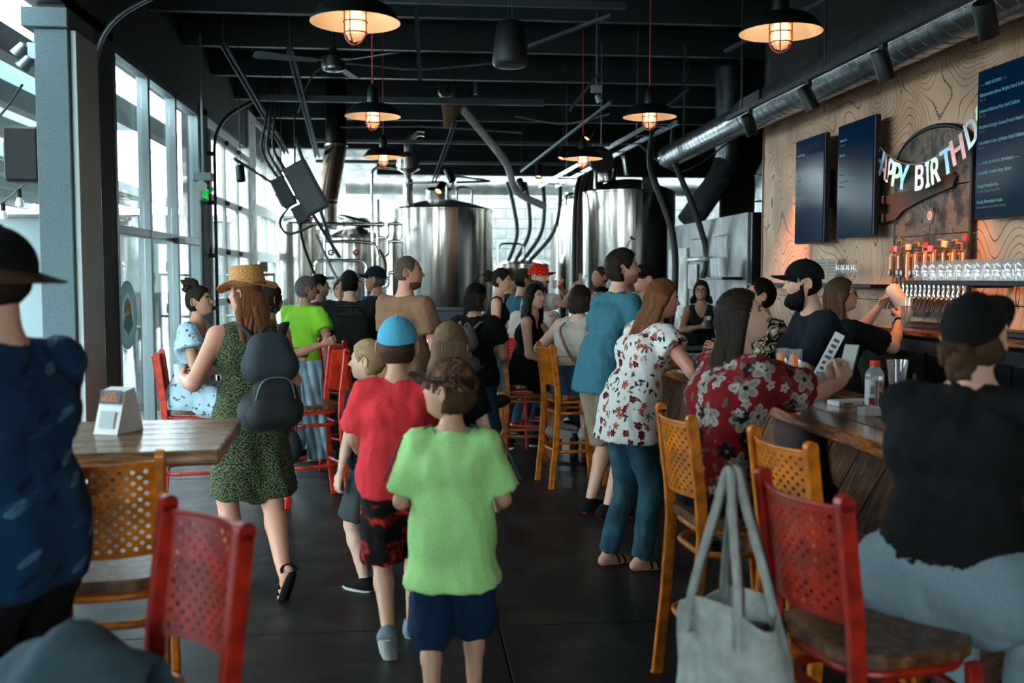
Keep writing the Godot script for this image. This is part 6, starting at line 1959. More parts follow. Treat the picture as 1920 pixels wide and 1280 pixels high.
# a shell on the scalp (or the jaw, for beards)
static func make_hair(mb: MB, X: Transform3D, c: Color, thick: float, nape: float, fore: float, beard: bool, noise: FastNoiseLite, under := false) -> void:
	var N := 30
	var M := 44
	var pts := []
	var cols := []
	for i in N + 1:
		var y := cos(PI * i / N)
		for j in M + 1:
			var al := lon(2.0 * j / M - 1.0)
			var m: float
			if beard:
				var a := absf(al)
				var l := lerpf(-0.36, -0.47, a / 0.6) if a < 0.6 else (lerpf(-0.47, -0.28, (a - 0.6) / 0.45) if a < 1.05 else lerpf(-0.28, 0.12, minf(1.0, (a - 1.05) / 0.3)))
				m = smoothstep(l + 0.06, l - 0.07, y) * smoothstep(1.62, 1.45, a) * (0.3 + 0.7 * smoothstep(-0.35, -0.8, y))
				m *= 1.0 - 0.9 * bell(al, 0.2) * bell(y + 0.5, 0.07)
			else:
				var l := hairline(al, nape, fore)
				m = smoothstep(l - 0.05, l + 0.07, y)
			var th := thick * (1.0 - 0.85 * smoothstep(-0.05, 0.2, y)) if under else thick
			var p := head_point(al, y)
			var q := Vector3(p.x * 14.0, p.y * 5.0, p.z * 14.0)
			var n := noise.get_noise_3d(q.x * 5.0, q.y * 5.0, q.z * 5.0)
			var out := Vector3(p.x, p.y * (0.6 if not beard else 1.3), p.z).normalized()
			pts.append(X * (p + out * (th * (1.0 + 0.45 * n) * m - 0.012 * (1.0 - m))))
			var v := 1.0 + 0.5 * noise.get_noise_3d(p.x * 400.0, p.y * 60.0, p.z * 400.0)
			cols.append(c * v)
	grid_mesh(mb, pts, N, M, cols)
	mb.col = Color.WHITE

static func make_locks(mb: MB, X: Transform3D, c: Color, c2: Color, length: float, n: int, wave: float, rg: RandomNumberGenerator, back := 0.02, spread := 1.0, under := false) -> void:
	for k in n:
		var t := (k + 0.5) / n
		var al := lerpf(1.25, TAU - 1.25, t) + rg.randf_range(-0.08, 0.08)
		var a := head_point(al, 0.75) * 1.04
		var b := head_point(al, 0.1) * 1.13
		var d := head_point(al, -0.45)
		d.x = b.x * 1.0
		d.z = maxf(b.z * 1.0, 0.012)
		var L := length * rg.randf_range(0.86, 1.05)
		var pts := [a, b, d]
		if under: pts = [head_point(al, 0.2), head_point(al, 0.0) * 1.05, d]
		for s in range(1, 6):
			var u := s / 5.0
			pts.append(Vector3(d.x * (1.0 + 0.35 * u * spread) + wave * sin(u * 7.0 + k), d.y - L * u, d.z + back * u + wave * cos(u * 6.0 + k * 1.7)))
		var path := []
		for p in pts: path.append(X * p)
		mb.col = c.lerp(c2, rg.randf()) * rg.randf_range(0.8, 1.15)
		mb.tube(path, [0.012, 0.021, 0.023, 0.023, 0.022, 0.019, 0.014, 0.004], 6, true, Vector2(1.0, 0.6))
	mb.col = Color.WHITE

# ------------------------------------------------ hands: palm, four fingers, thumb
# w wrist, d along the hand, pn palm normal, left: is it a left hand; curl 0..1, spread
static func make_hand(mb: MB, w: Vector3, d: Vector3, pn: Vector3, left: bool, curl: float, sc: float, cell: float) -> void:
	d = d.normalized()
	pn = (pn - d * pn.dot(d)).normalized()
	var side := d.cross(pn).normalized() * (-1.0 if left else 1.0)   # towards the thumb
	var R := 0.13 * sc
	var F := Field.new(w - Vector3.ONE * R + d * 0.08 * sc, w + Vector3.ONE * R + d * 0.08 * sc, cell)
	F.cap(w - d * 0.012 * sc, w + d * 0.03 * sc, 0.024 * sc, 0.024 * sc, 0.012)
	for q in [-1.0, -0.33, 0.33, 1.0]:
		F.cap(w + d * 0.02 * sc + side * q * 0.016 * sc, w + d * 0.088 * sc + side * q * 0.027 * sc, 0.015 * sc, 0.0125 * sc, 0.012)
	var len := [0.068, 0.08, 0.087, 0.078]
	for k in 4:
		var q := -1.0 + k * 0.667
		var p := w + d * (0.09 - 0.006 * absf(q)) * sc + side * q * 0.029 * sc
		var a := 0.25 + curl * 1.25
		var dir := d.rotated(pn.cross(d).normalized(), 0.0)
		var fl := d.cross(pn).normalized()
		var bend := 0.0
		var r := 0.0095 * sc
		for s in 3:
			bend += a * [0.65, 1.0, 0.75][s]
			dir = (d * cos(bend) + pn * sin(bend) + side * q * 0.1 * (1.0 - curl)).normalized()
			var e: Vector3 = p + dir * len[k] * [0.46, 0.3, 0.24][s] * sc
			F.cap(p, e, r, r * 0.92, 0.004)
			p = e
			r *= 0.92
	var t0 := w + d * 0.025 * sc + side * 0.024 * sc
	var t1 := t0 + (d * 0.6 + side * 0.8 + pn * 0.35).normalized() * 0.042 * sc
	var t2 := t1 + (d * 0.85 + side * lerpf(0.4, -0.15, curl) + pn * (0.3 + curl * 0.5)).normalized() * 0.034 * sc
	var t3 := t2 + (d * 0.9 + side * lerpf(0.1, -0.5, curl) + pn * (0.2 + curl * 0.6)).normalized() * 0.026 * sc
	F.cap(t0, t1, 0.0165 * sc, 0.0125 * sc, 0.012)
	F.cap(t1, t2, 0.0122 * sc, 0.0105 * sc, 0.004)
	F.cap(t2, t3, 0.0105 * sc, 0.009 * sc, 0.004)
	F.net(mb)

static func reach(a: Vector3, t: Vector3, l1: float, l2: float, pole: Vector3) -> Array:
	var v := t - a
	var d := clampf(v.length(), absf(l1 - l2) + 0.01, (l1 + l2) * 0.995)
	var n := v.normalized()
	var x := (l1 * l1 - l2 * l2 + d * d) / (2.0 * d)
	var h := sqrt(maxf(0.0, l1 * l1 - x * x))
	var pp := (pole - n * pole.dot(n)).normalized()
	return [a + n * x + pp * h, a + n * d]

# ---------------------------------------------------------------- one clothed person; local axes: faces -z, right is +x, y up from the floor
static func make_person(s: Dictionary) -> Array:
	var out := []
	var noise := FastNoiseLite.new()
	noise.seed = hash(s.label) % 997
	noise.frequency = 1.0
	var rg := RandomNumberGenerator.new()
	rg.seed = hash(s.label)
	var h: float = s.get("h", 1.72)
	var fem: bool = s.get("fem", false)
	var kid: bool = h < 1.5
	var w: float = s.get("w", 1.0)
	var u := h / 1.75
	var cs: float = s.get("cs", 0.016)
	var lean := deg_to_rad(s.get("lean", 0.0))
	var hunch := deg_to_rad(s.get("hunch", 4.0))
	var side := deg_to_rad(s.get("side", 0.0))
	var tw := deg_to_rad(s.get("twist", 0.0))
	var seated: bool = s.has("seat")
	var P := Vector3(0, s.seat + 0.085 * u if seated else s.get("pel", 0.525 * h), 0)
	var up1 := Vector3(sin(side), cos(lean), -sin(lean)).normalized()
	var up2 := Vector3(sin(side), cos(lean + hunch), -sin(lean + hunch)).normalized()
	var rx := Basis(Vector3.UP, tw) * Vector3.RIGHT
	rx = (rx - up2 * rx.dot(up2)).normalized()
	var fw := up2.cross(rx)   # chest forward
	var rw := Basis(Vector3.UP, tw * 0.5) * Vector3.RIGHT
	var W := P + up1 * 0.1 * h
	var C := W + up1 * 0.11 * h
	var N := C + up2 * 0.085 * h
	var sh := (0.094 if fem else 0.108) * h * (0.5 + 0.5 * w) * (0.93 if kid else 1.0)
	var SL := N - up2 * 0.018 * h - rx * sh
	var SR := N - up2 * 0.018 * h + rx * sh
	var hs: float = u * (1.26 if kid else 1.0) * (0.93 if fem else 0.96)
	hs = maxf(hs, 0.88)
	var hd: Array = s.get("head", [0, 0, 0])
	var HB := Basis(Vector3.UP, deg_to_rad(hd[0])) * Basis(Vector3.RIGHT, -deg_to_rad(hd[1])) * Basis(Vector3(0, 0, 1), deg_to_rad(hd[2]))
	var H := N + up2 * 0.06 * h + HB * Vector3(0, 0.088 * hs, -0.022 * hs)
	var HX := Transform3D(HB.scaled(Vector3.ONE * hs), H)
	# limbs
	var la := 0.168 * h
	var fa := 0.145 * h
	var T0: Vector3 = s.get("lh", SL + Vector3(-0.06 * h, -0.305 * h, -0.03 * h))
	var T1: Vector3 = s.get("rh", SR + Vector3(0.06 * h, -0.305 * h, -0.03 * h))
	var aL := reach(SL, T0, la, fa, s.get("le", Vector3(-0.5, -0.6, 0.7)))
	var aR := reach(SR, T1, la, fa, s.get("re", Vector3(0.5, -0.6, 0.7)))
	var hw := 0.052 * h
	var JL := P - rw * hw + Vector3(0, -0.02 * h, 0)
	var JR := P + rw * hw + Vector3(0, -0.02 * h, 0)
	var lf: Vector3 = s.get("lf", Vector3(-0.06 * h, 0.048 * h, 0.0))
	var rf: Vector3 = s.get("rf", Vector3(0.06 * h, 0.048 * h, 0.0))
	if seated and not s.has("lf"):
		lf = Vector3(-0.09, 0.37, -0.36 * u)
		rf = Vector3(0.09, 0.37, -0.36 * u)
	var lL := reach(JL, lf, 0.243 * h, 0.235 * h, s.get("lk", Vector3(-0.1, 0.2, -1)))
	var lR := reach(JR, rf, 0.243 * h, 0.235 * h, s.get("rk", Vector3(0.1, 0.2, -1)))
	var g := u * sqrt(w)
	var skin: Color = SKINS[s.get("skin", "fair")]
	var hair_key: String = s.get("hairc", "brown")
	s.hairc = HAIRS[hair_key]
	var fold: float = s.get("fold", 0.013)

	var lo := Vector3(INF, INF, INF)
	var hi := -lo
	for p in [P, N, SL, SR, aL[0], aL[1], aR[0], aR[1], lL[0], lL[1], lR[0], lR[1]]:
		lo = lo.min(p)
		hi = hi.max(p)
	var foot := func(leg: Array, key: String) -> Array:
		var d: Vector3 = s.get(key, Vector3(0.12 if key == "rt" else -0.12, 0, -1))
		d = d.normalized()
		var up := Vector3.UP - d * d.y
		up = up.normalized()
		var A: Vector3 = leg[1]
		return [A - up * 0.035 * u - d * 0.035 * u, A - up * 0.052 * u + d * 0.145 * u, d, up]
	var fL: Array = foot.call(lL, "lt")
	var fR: Array = foot.call(lR, "rt")
	for p in [fL[0], fL[1], fR[0], fR[1]]:
		lo = lo.min(p)
		hi = hi.max(p)
	# ---- the body, one skin
	var B := Field.new(lo - Vector3.ONE * 0.2, hi + Vector3.ONE * 0.2, cs)
	var tk := 0.05
	B.cap(P - rw * 0.07 * g, P + rw * 0.07 * g, 0.098 * g, 0.098 * g, tk)
	B.cap(W - rw * 0.055 * g, W + rw * 0.055 * g, (0.082 if fem else 0.092) * g, (0.082 if fem else 0.092) * g, tk)
	B.cap(C - rx * 0.075 * g, C + rx * 0.075 * g, 0.095 * g, 0.095 * g, tk)
	B.cap(SL, SR, 0.044 * g, 0.044 * g, 0.035)
	B.cap(SL.lerp(N, 0.35) , N + up2 * 0.012 * h, 0.036 * g, 0.05 * u, 0.03)
	B.cap(SR.lerp(N, 0.35) , N + up2 * 0.012 * h, 0.036 * g, 0.05 * u, 0.03)
	B.cap(N - up2 * 0.03 * h, H - HB * Vector3(0, 0.045, -0.018) * hs, 0.058 * u, 0.051 * u * (0.9 if fem else 1.0), 0.03)
	for a in [[SL, aL], [SR, aR]]:
		B.cap(a[0], a[1][0], 0.048 * g, 0.04 * g, 0.03)
		B.cap(a[1][0], a[1][0].lerp(a[1][1], 0.35), 0.039 * g, 0.04 * g, 0.02)
		B.cap(a[1][0].lerp(a[1][1], 0.35), a[1][1], 0.04 * g, 0.026 * g, 0.02)
	for a in [[JL, lL, fL], [JR, lR, fR]]:
		B.cap(a[0], a[1][0], 0.082 * g, 0.056 * g, 0.04)
		B.cap(a[1][0], a[1][0].lerp(a[1][1], 0.3), 0.053 * g, 0.056 * g, 0.02)
		B.cap(a[1][0].lerp(a[1][1], 0.3), a[1][1], 0.056 * g, 0.036 * g, 0.02)
		B.cap(a[2][0], a[2][1], 0.033 * u, 0.026 * u, 0.02)
	var bm := MB.new()
	bm.col = skin
	B.net(bm)
	make_head(bm, HX, skin, s)
	bm.col = skin
	var hc: float = clampf(cs * 0.36, 0.0045, 0.009)
	var pl: Vector3 = s.get("lp", Vector3(1, 0, 0.2))
	var pr: Vector3 = s.get("rp", Vector3(-1, 0, 0.2))
	make_hand(bm, aL[1], s.get("ld", aL[1] - aL[0]), pl, true, s.get("lc", 0.35), u * (1.0 if not fem else 0.93), hc)
	make_hand(bm, aR[1], s.get("rd", aR[1] - aR[0]), pr, false, s.get("rc", 0.35), u * (1.0 if not fem else 0.93), hc)
	out.append(["body", bm, "skin", ""])
	# ---- clothing
	var ease: float = s.get("ease", 0.016)
	var top: Array = s.get("top", ["tee", "grey"])
	var hem: float = s.get("hem", 0.035)     # below the hip line, as a share of the height
	var T := Field.new(lo - Vector3.ONE * 0.24, hi + Vector3.ONE * 0.24, cs)
	var e := ease
	var bl: float = s.get("belly", 0.0)
	if top[0] != "none":
		var crop: bool = top[0] == "crop"
		if not crop:
			T.cap(P - rw * 0.072 * g, P + rw * 0.072 * g, 0.104 * g + e * 1.4, 0.104 * g + e * 1.4, tk)
			if hem > 0.05: T.cap(P - Vector3(0, hem * h, 0) - rw * 0.075 * g, P - Vector3(0, hem * h, 0) + rw * 0.075 * g, 0.108 * g + e * 2.2, 0.108 * g + e * 2.2, tk)
		var wr := (0.084 if fem else 0.1) * g + e * 1.2
		T.cap(W - rw * 0.062 * g, W + rw * 0.062 * g, wr, wr, tk)
		if not crop: T.cap(W.lerp(P, 0.5) - rw * 0.066 * g, W.lerp(P, 0.5) + rw * 0.066 * g, wr + 0.004, wr + 0.004, tk)
		if bl > 0.0: T.cap(W + Vector3(0, -0.01, -bl * 0.6), W + Vector3(0, -0.01, -bl * 0.6) + fw * 0.01, 0.1 * g + bl * 0.5, 0.1 * g + bl * 0.5, tk)
		T.cap(C - rx * 0.078 * g, C + rx * 0.078 * g, 0.096 * g + e, 0.096 * g + e, tk)
		if fem: for q in [-1.0, 1.0]: T.cap(C + rx * q * 0.06 * g + fw * 0.07 * g, C + rx * q * 0.06 * g + fw * 0.075 * g, 0.052 * g + e * 0.3, 0.052 * g, 0.04)
		var tank: bool = top[0] in ["tank", "crop", "dress"]
		if tank:
			T.cap(N - up2 * 0.02 * h - rx * sh * 0.6, N - up2 * 0.02 * h + rx * sh * 0.6, 0.05 * g + e * 0.8, 0.05 * g + e * 0.8, 0.03)
			T.cap(SL.lerp(N, 0.45), N - up2 * 0.005 * h, 0.042 * g + e * 0.7, 0.05 * u, 0.03)
			T.cap(SR.lerp(N, 0.45), N - up2 * 0.005 * h, 0.042 * g + e * 0.7, 0.05 * u, 0.03)
			T.dig(N + fw * 0.1 + up2 * 0.01, Vector3(0.075, 0.12, 0.1))
			T.dig(N - fw * 0.07 + up2 * 0.05, Vector3(0.07, 0.07, 0.07))
		else:
			T.cap(SL, SR, 0.045 * g + e * 0.6, 0.045 * g + e * 0.6, 0.035)
			T.cap(SL.lerp(N, 0.35), N, 0.04 * g + e * 0.4, 0.052 * u, 0.03)
			T.cap(SR.lerp(N, 0.35), N, 0.04 * g + e * 0.4, 0.052 * u, 0.03)
			T.cap(N - up2 * 0.03 * h, N + up2 * 0.012 * h, 0.062 * u + e * 0.4, 0.058 * u + e * 0.4, 0.025, 1)
			var sl: float = s.get("sleeve", 0.62)
			for a in [[SL, aL], [SR, aR]]:
				if top[0] == "long":
					T.cap(a[0], a[1][0], 0.054 * g + e, 0.044 * g + e, 0.03)
					T.cap(a[1][0], a[1][0].lerp(a[1][1], 0.93), 0.044 * g + e, 0.03 * g + e * 0.8, 0.02, 1)
				elif top[0] == "puff":
					T.cap(a[0], a[0].lerp(a[1][0], 0.45), 0.06 * g + e, 0.075 * g + e * 2.0, 0.03, 1)
				else:
					T.cap(a[0], a[0].lerp(a[1][0], sl), 0.05 * g + e * 0.7, 0.05 * g + e * 1.4, 0.03, 1)
			if top[0] == "puff": T.dig(N + fw * 0.1 - up2 * 0.02, Vector3(0.09, 0.13, 0.1))
		# skirts hang from the hips or lie over the thighs
		if top[0] == "dress" or s.has("skirt"):
			var sk: float = s.get("skirt", 0.3)
			if seated:
				for a in [[JL, lL], [JR, lR]]:
					T.cap(a[0], a[0].lerp(a[1][0], 0.85), 0.105 * g + e, 0.085 * g + e, 0.08, 1)
				T.cap(JL.lerp(lL[0], 0.5), JR.lerp(lR[0], 0.5), 0.09 * g, 0.09 * g, 0.06)
			else:
				var bt := P - Vector3(0, sk * h, 0) + Vector3(0, 0, 0.02)
				T.cap(P - rw * 0.05 * g, bt - rw * 0.09 * g, 0.13 * g, 0.12 * g + e, 0.05, 1)
				T.cap(P + rw * 0.05 * g, bt + rw * 0.09 * g, 0.13 * g, 0.12 * g + e, 0.05, 1)
		elif crop: T.cut(W + up1 * 0.01 * h, -up1)
		else: T.cut(P - Vector3(0, hem * h, 0), Vector3(s.get("hemx", 0.0), -1, s.get("hemz", 0.0)).normalized())
		var tm := MB.new()
		T.net(tm, fold, noise)
		out.append([{"tee": "shirt", "long": "long_sleeved_shirt", "tank": "tank_top", "crop": "crop_top", "dress": "dress", "puff": "dress", "shirt": "shirt"}[top[0]], tm, top[1], ""])
	if s.has("stripe"):
		for a in [[SL, aL, -1.0], [SR, aR, 1.0]]:
			for q in [-0.02, 0.02]:
				var ad: Vector3 = (a[1][0] - a[0]).normalized()
				var o: Vector3 = (rx * a[2] * 0.8 + up2 * 0.7 - ad * (rx * a[2] * 0.8 + up2 * 0.7).dot(ad)).normalized()
				var sm := MB.new()
				var path := [N + rx * a[2] * 0.055 + up2 * 0.012 - fw * 0.02]
				path.append((a[0] as Vector3).lerp(N, 0.4) + up2 * (0.046 * g + e * 0.5 + 0.012))
				for k in 5: path.append((a[0] as Vector3).lerp(a[1][0], k * 0.19) + o * (0.05 * g + e * (0.75 + 0.16 * k) + 0.009))
				for k in path.size(): path[k] += fw * (q + 0.006)
				sm.tube(path, 0.0035, 5)
				out.append(["sleeve_stripe", sm, s.stripe, ""])
	var hips: float = s.get("hips", 1.0)
	var bot: Array = s.get("bot", ["pants", "jeans"])
	if bot[0] != "none":
		var Q := Field.new((lo - Vector3.ONE * 0.22), Vector3(hi.x, maxf(P.y, lL[0].y), hi.z) + Vector3(0.22, 0.2, 0.22), cs)
		var z: float = bot[2] if bot.size() > 2 else 0.012
		Q.cap(P - rw * 0.07 * g * hips, P + rw * 0.07 * g * hips, 0.1 * g * sqrt(hips) + z, 0.1 * g * sqrt(hips) + z, tk)
		Q.cap(P + up1 * 0.05 * h - rw * 0.06 * g, P + up1 * 0.05 * h + rw * 0.06 * g, 0.088 * g + 0.006, 0.088 * g + 0.006, tk)
		var fr: float = bot[3] if bot.size() > 3 else 0.9
		for a in [[JL, lL], [JR, lR]]:
			var knee: Vector3 = a[1][0]
			if bot[0] == "shorts":
				if fr > 1.0:
					Q.cap(a[0], knee, 0.085 * g + z, 0.068 * g + z * 1.8, 0.04)
					Q.cap(knee, knee.lerp(a[1][1], fr - 1.0), 0.068 * g + z * 1.8, 0.068 * g + z * 1.8, 0.02, 1)
				else: Q.cap(a[0], a[0].lerp(knee, fr), 0.085 * g + z, 0.07 * g + z * 1.8, 0.04, 1)
			else:
				Q.cap(a[0], knee, 0.084 * g + z, 0.062 * g + z, 0.04)
				Q.cap(knee, knee.lerp(a[1][1], 0.98), 0.06 * g + z, 0.048 * g + z * 1.2, 0.02, 1)
		Q.cut(P + up1 * (0.075 if top[0] == "crop" or hem < 0.0 else 0.04) * h, up1)
		var qm := MB.new()
		Q.net(qm, fold, noise)
		out.append(["shorts" if bot[0] == "shorts" else "trousers", qm, bot[1], ""])
	# ---- shoes
	var shoe: Array = s.get("shoes", ["shoe", "shoe_black"])
	for a in [fL, fR]:
		var hl: Vector3 = a[0]
		var toe: Vector3 = a[1]
		var d: Vector3 = a[2]
		var up: Vector3 = a[3]
		var ab := MB.new()
		var base := hl - up * 0.04 * u
		if shoe[0] == "sandal":
			var sb := MB.new()
			sb.tube([base - d * 0.03, base, base.lerp(toe - up * 0.022, 0.5), toe - up * 0.02 + d * 0.03], [0.022, 0.03, 0.034, 0.03], 10, true, Vector2(1, 0.3) if absf(d.cross(Vector3.UP).length()) > 2 else Vector2(1.0, 0.28))
			out.append(["sandal_sole", sb, shoe[1], ""])
			var st := MB.new()
			for q in [[0.55, 0.034], [0.8, 0.033]] + ([[0.05, 0.043]] if shoe.size() > 3 else []):
				var ring := []
				var c := hl.lerp(toe, q[0])
				var lat := d.cross(up).normalized()
				for k in 9:
					var an := PI * k / 8.0
					ring.append(c + lat * cos(an) * q[1] * u + up * (sin(an) * q[1] - 0.01) * u + (d * -0.02 if q[0] < 0.1 else Vector3.ZERO))
				st.tube(ring, 0.008, 6, true)
			out.append(["strap", st, shoe[2], ""])
			continue
		var boot: bool = shoe[0] == "boot"
		var S := Field.new(hl.min(toe) - Vector3.ONE * 0.14, hl.max(toe) + Vector3.ONE * (0.22 if boot else 0.14), minf(cs * 0.7, 0.012))
		S.cap(hl, toe, 0.046 * u, 0.038 * u, 0.02)
		S.cap(hl - up * 0.01, hl.lerp(toe, 0.6) - up * 0.012, 0.045 * u, 0.045 * u, 0.02)
		S.cap(hl + d * 0.03 * u, hl + d * 0.03 * u + up * (0.15 if boot else 0.055) * u, 0.048 * u, 0.046 * u, 0.02, 1)
		S.cut(hl - up * 0.034 * u, -up)
		S.net(ab)
		out.append([shoe[0], ab, shoe[1], ""])
		var so := MB.new()
		var mid := (hl + toe) * 0.5 - up * 0.03 * u
		so.tube([hl - up * 0.036 * u - d * 0.02, hl - up * 0.038 * u, mid - up * 0.008, toe - up * 0.026 * u, toe - up * 0.02 * u + d * 0.03], [0.028 * u, 0.042 * u, 0.044 * u, 0.04 * u, 0.02 * u], 12, true, Vector2(1.0, 0.3))
		out.append(["sole", so, shoe[2] if shoe.size() > 2 else "sole_white", shoe[0]])
	# ---- hair, hats, beards
	var hair: Array = s.get("hair", ["short"])
	var hm := MB.new()
	var hat: bool = s.has("hat")
	var hcol: Color = s.hairc
	match hair[0]:
		"short": make_hair(hm, HX, hcol, (0.006 if hat else 0.02) if hair.size() < 2 else hair[1], -0.62, 0.58, false, noise, hat)
		"buzz": make_hair(hm, HX, hcol, 0.004, -0.5, 0.9, false, noise)
		"bob":
			make_hair(hm, HX, hcol, 0.02, -0.62, 0.55, false, noise)
			make_locks(hm, HX, hcol, hcol * 1.5, 0.06, 40, 0.006, rg, 0.0, 0.5)
		"long":
			make_hair(hm, HX, hcol, 0.02, -0.7, 0.58, false, noise, hat)
			make_locks(hm, HX, hcol, HAIRS[hair[2]] if hair.size() > 2 else hcol * 1.4, hair[1], 44, hair[3] if hair.size() > 3 else 0.006, rg, hair[4] if hair.size() > 4 else 0.05, 1.0, hat)
		"bun", "pony":
			make_hair(hm, HX, hcol, 0.016, -0.6, 0.56, false, noise, hat)
			var bc: Vector3 = hair[1]
			hm.col = hcol * 1.1
			for k in 16:
				var an := k * 2.4
				var o := Vector3(cos(an), sin(an), sin(an * 1.7)) * 0.02
				hm.tube([HX * (bc + o), HX * (bc + o * 1.6 + Vector3(0, 0.02 * sin(k), 0.035)), HX * (bc + o * 1.3 + Vector3(0.02 * cos(k * 2.0), -0.03, 0.03))], [0.02, 0.026, 0.012], 7)
			hm.ell(HX * bc, Vector3(0.042, 0.04, 0.042), HX.basis, 8, 12)
	if hair[0] != "none": out.append(["hair", hm, "hair", ""])
	if s.has("beard"):
		var bd := MB.new()
		make_hair(bd, HX, HAIRS[s.get("beardc", hair_key)], s.beard, 0, 0, true, noise)
		out.append(["beard", bd, "hair", ""])
	if s.has("tache"):
		var mo := MB.new()
		mo.col = hcol
		for q in [-1.0, 1.0]:
			mo.tube([HX * Vector3(0, -0.045, -0.109), HX * Vector3(q * 0.016, -0.047, -0.106), HX * Vector3(q * 0.03, -0.056, -0.094)], [0.007, 0.008, 0.003], 7)
		out.append(["moustache", mo, "hair", ""])
	if hat: make_hat(out, HX, s.hat)
	if s.has("specs"):
		var gm := MB.new()
		var gx := Transform3D(HX.basis * Basis(Vector3.RIGHT, 0.9 if s.specs == "up" else 0.0), HX * (Vector3(0, 0.125, -0.02) if s.specs == "up" else Vector3(0, 0.006, -0.0)))
		for q in [-1.0, 1.0]:
			var ring := []
			for k in 13:
				var an := TAU * k / 12
				ring.append(gx * Vector3(q * 0.034 + cos(an) * 0.026, sin(an) * 0.018, -0.1 + 0.006 * absf(cos(an))))
			gm.tube(ring, 0.0022, 5, false)
			gm.tube([gx * Vector3(q * 0.06, 0.004, -0.096), gx * Vector3(q * 0.083, 0.004, -0.02), gx * Vector3(q * 0.085, -0.008, 0.012)], 0.002, 5)
		gm.tube([gx * Vector3(-0.008, 0.005, -0.103), gx * Vector3(0.008, 0.005, -0.103)], 0.002, 5)
		out.append(["eyeglasses" if s.specs != "up" else "sunglasses", gm, "frame_black", ""])
	# bands worn on wrists
	for q in s.get("bands", []):
		var arm: Array = aL if q[0] == "l" else aR
		var bm2 := MB.new()
		var c: Vector3 = arm[0].lerp(arm[1], q[1])
		var dd: Vector3 = (arm[1] - arm[0]).normalized()
		bm2.tube([c - dd * q[2], c + dd * q[2]], (0.031 + 0.012 * (1.0 - q[1])) * g + 0.003, 14, true)
		out.append([q[3], bm2, q[4], ""])
	# keep what other builders need: wrist ends
	out.append(["_hands", [aL[1] + (s.get("ld", aL[1] - aL[0]) as Vector3).normalized() * 0.08 * u, aR[1] + (s.get("rd", aR[1] - aR[0]) as Vector3).normalized() * 0.08 * u], "", ""])
	return out

static func make_hat(out: Array, HX: Transform3D, hat: Array) -> void:
	var m := MB.new()
	var b := MB.new()
	if hat[0] == "straw":
		var X := HX * Transform3D(Basis(Vector3.RIGHT, -0.12), Vector3(0, 0.05, 0.01))
		var O := Transform3D(X.basis.scaled_local(Vector3(0.9, 1, 1.08)), X.origin)
		m.lathe([Vector2(0.108, 0.0), Vector2(0.103, 0.03), Vector2(0.09, 0.115), Vector2(0.084, 0.126), Vector2(0.05, 0.122), Vector2(0.0, 0.114)], O, 40)
		out.append(["hat_crown", m, hat[1], ""])
		var rows := []
		for r in 8:
			var row := []
			for k in 41:
				var a := -TAU * k / 40
				var rad := lerpf(0.1, 0.172, r / 7.0)
				row.append(O * Vector3(cos(a) * rad, 0.004 + (0.035 * absf(cos(a)) - 0.035 * maxf(0, -sin(a)) - 0.03 * maxf(0.0, sin(a))) * pow(r / 7.0, 1.5), sin(a) * rad))
			rows.append(row)
		b.sheet(rows, 0.004)
		out.append(["hat_brim", b, hat[1], ""])
		var d := MB.new()
		d.lathe([Vector2(0.1088, 0.002), Vector2(0.1068, 0.022)], O, 40)
		out.append(["hat_band", d, "straw_band", ""])
		return
	var back: float = hat[2] if hat.size() > 2 else 0.0     # turn of the cap about the head
	var X := HX * Transform3D(Basis(Vector3.UP, deg_to_rad(back)) * Basis(Vector3.RIGHT, 0.1 if back == 0.0 else -0.1), Vector3(0, 0.036, 0.006))
	var c := Vector3(0.09, 0.104, 0.111)
	var N := 12
	var M := 36
	var pts := []
	var cols := []
	for i in N + 1:
		var th := 1.62 * i / N
		for j in M + 1:
			var ph := TAU * j / M
			var seam := 1.0 - 0.012 * pow(absf(cos(ph * 3.0)), 24.0)
			pts.append(X * (Vector3(sin(th) * cos(ph) * c.x, cos(th) * c.y, sin(th) * sin(ph) * c.z) * seam))
			cols.append(Color.WHITE)
	grid_mesh(m, pts, N, M, cols)
	m.col = Color.WHITE
	m.ell(X * Vector3(0, c.y, 0), Vector3(0.008, 0.005, 0.008), X.basis, 5, 8)
	out.append(["cap_crown", m, hat[1], ""])
	if hat.size() > 4 and hat[4] == "nobrim": return
	var rows := []
	for r in 6:
		var row := []
		for k in 17:
			var a := lerpf(-1.1, 1.1, k / 16.0)
			var t := r / 5.0
			var ext := 0.075 * (1.0 - pow(absf(a) / 1.1, 3.0)) * t
			row.append(X * Vector3(sin(a) * (c.x + ext * 0.35), 0.004 - 0.028 * a * a * t - 0.006 * t, -cos(a) * c.z - ext))
		rows.append(row)
	b.sheet(rows, 0.004)
	out.append(["cap_brim", b, hat[3] if hat.size() > 3 else hat[1], ""])

const SKINS := {"fair": Color(0.52, 0.29, 0.2), "pale": Color(0.58, 0.36, 0.27), "tan": Color(0.38, 0.2, 0.125), "ruddy": Color(0.48, 0.23, 0.15), "brown": Color(0.24, 0.125, 0.075)}
const HAIRS := {"black": Color(0.008, 0.007, 0.007), "dark": Color(0.018, 0.013, 0.01), "brown": Color(0.05, 0.028, 0.016), "auburn": Color(0.11, 0.042, 0.018), "chestnut": Color(0.16, 0.07, 0.03), "blond": Color(0.3, 0.2, 0.11), "light": Color(0.13, 0.08, 0.045), "grey": Color(0.09, 0.085, 0.08), "stubble": Color(0.07, 0.05, 0.04)}

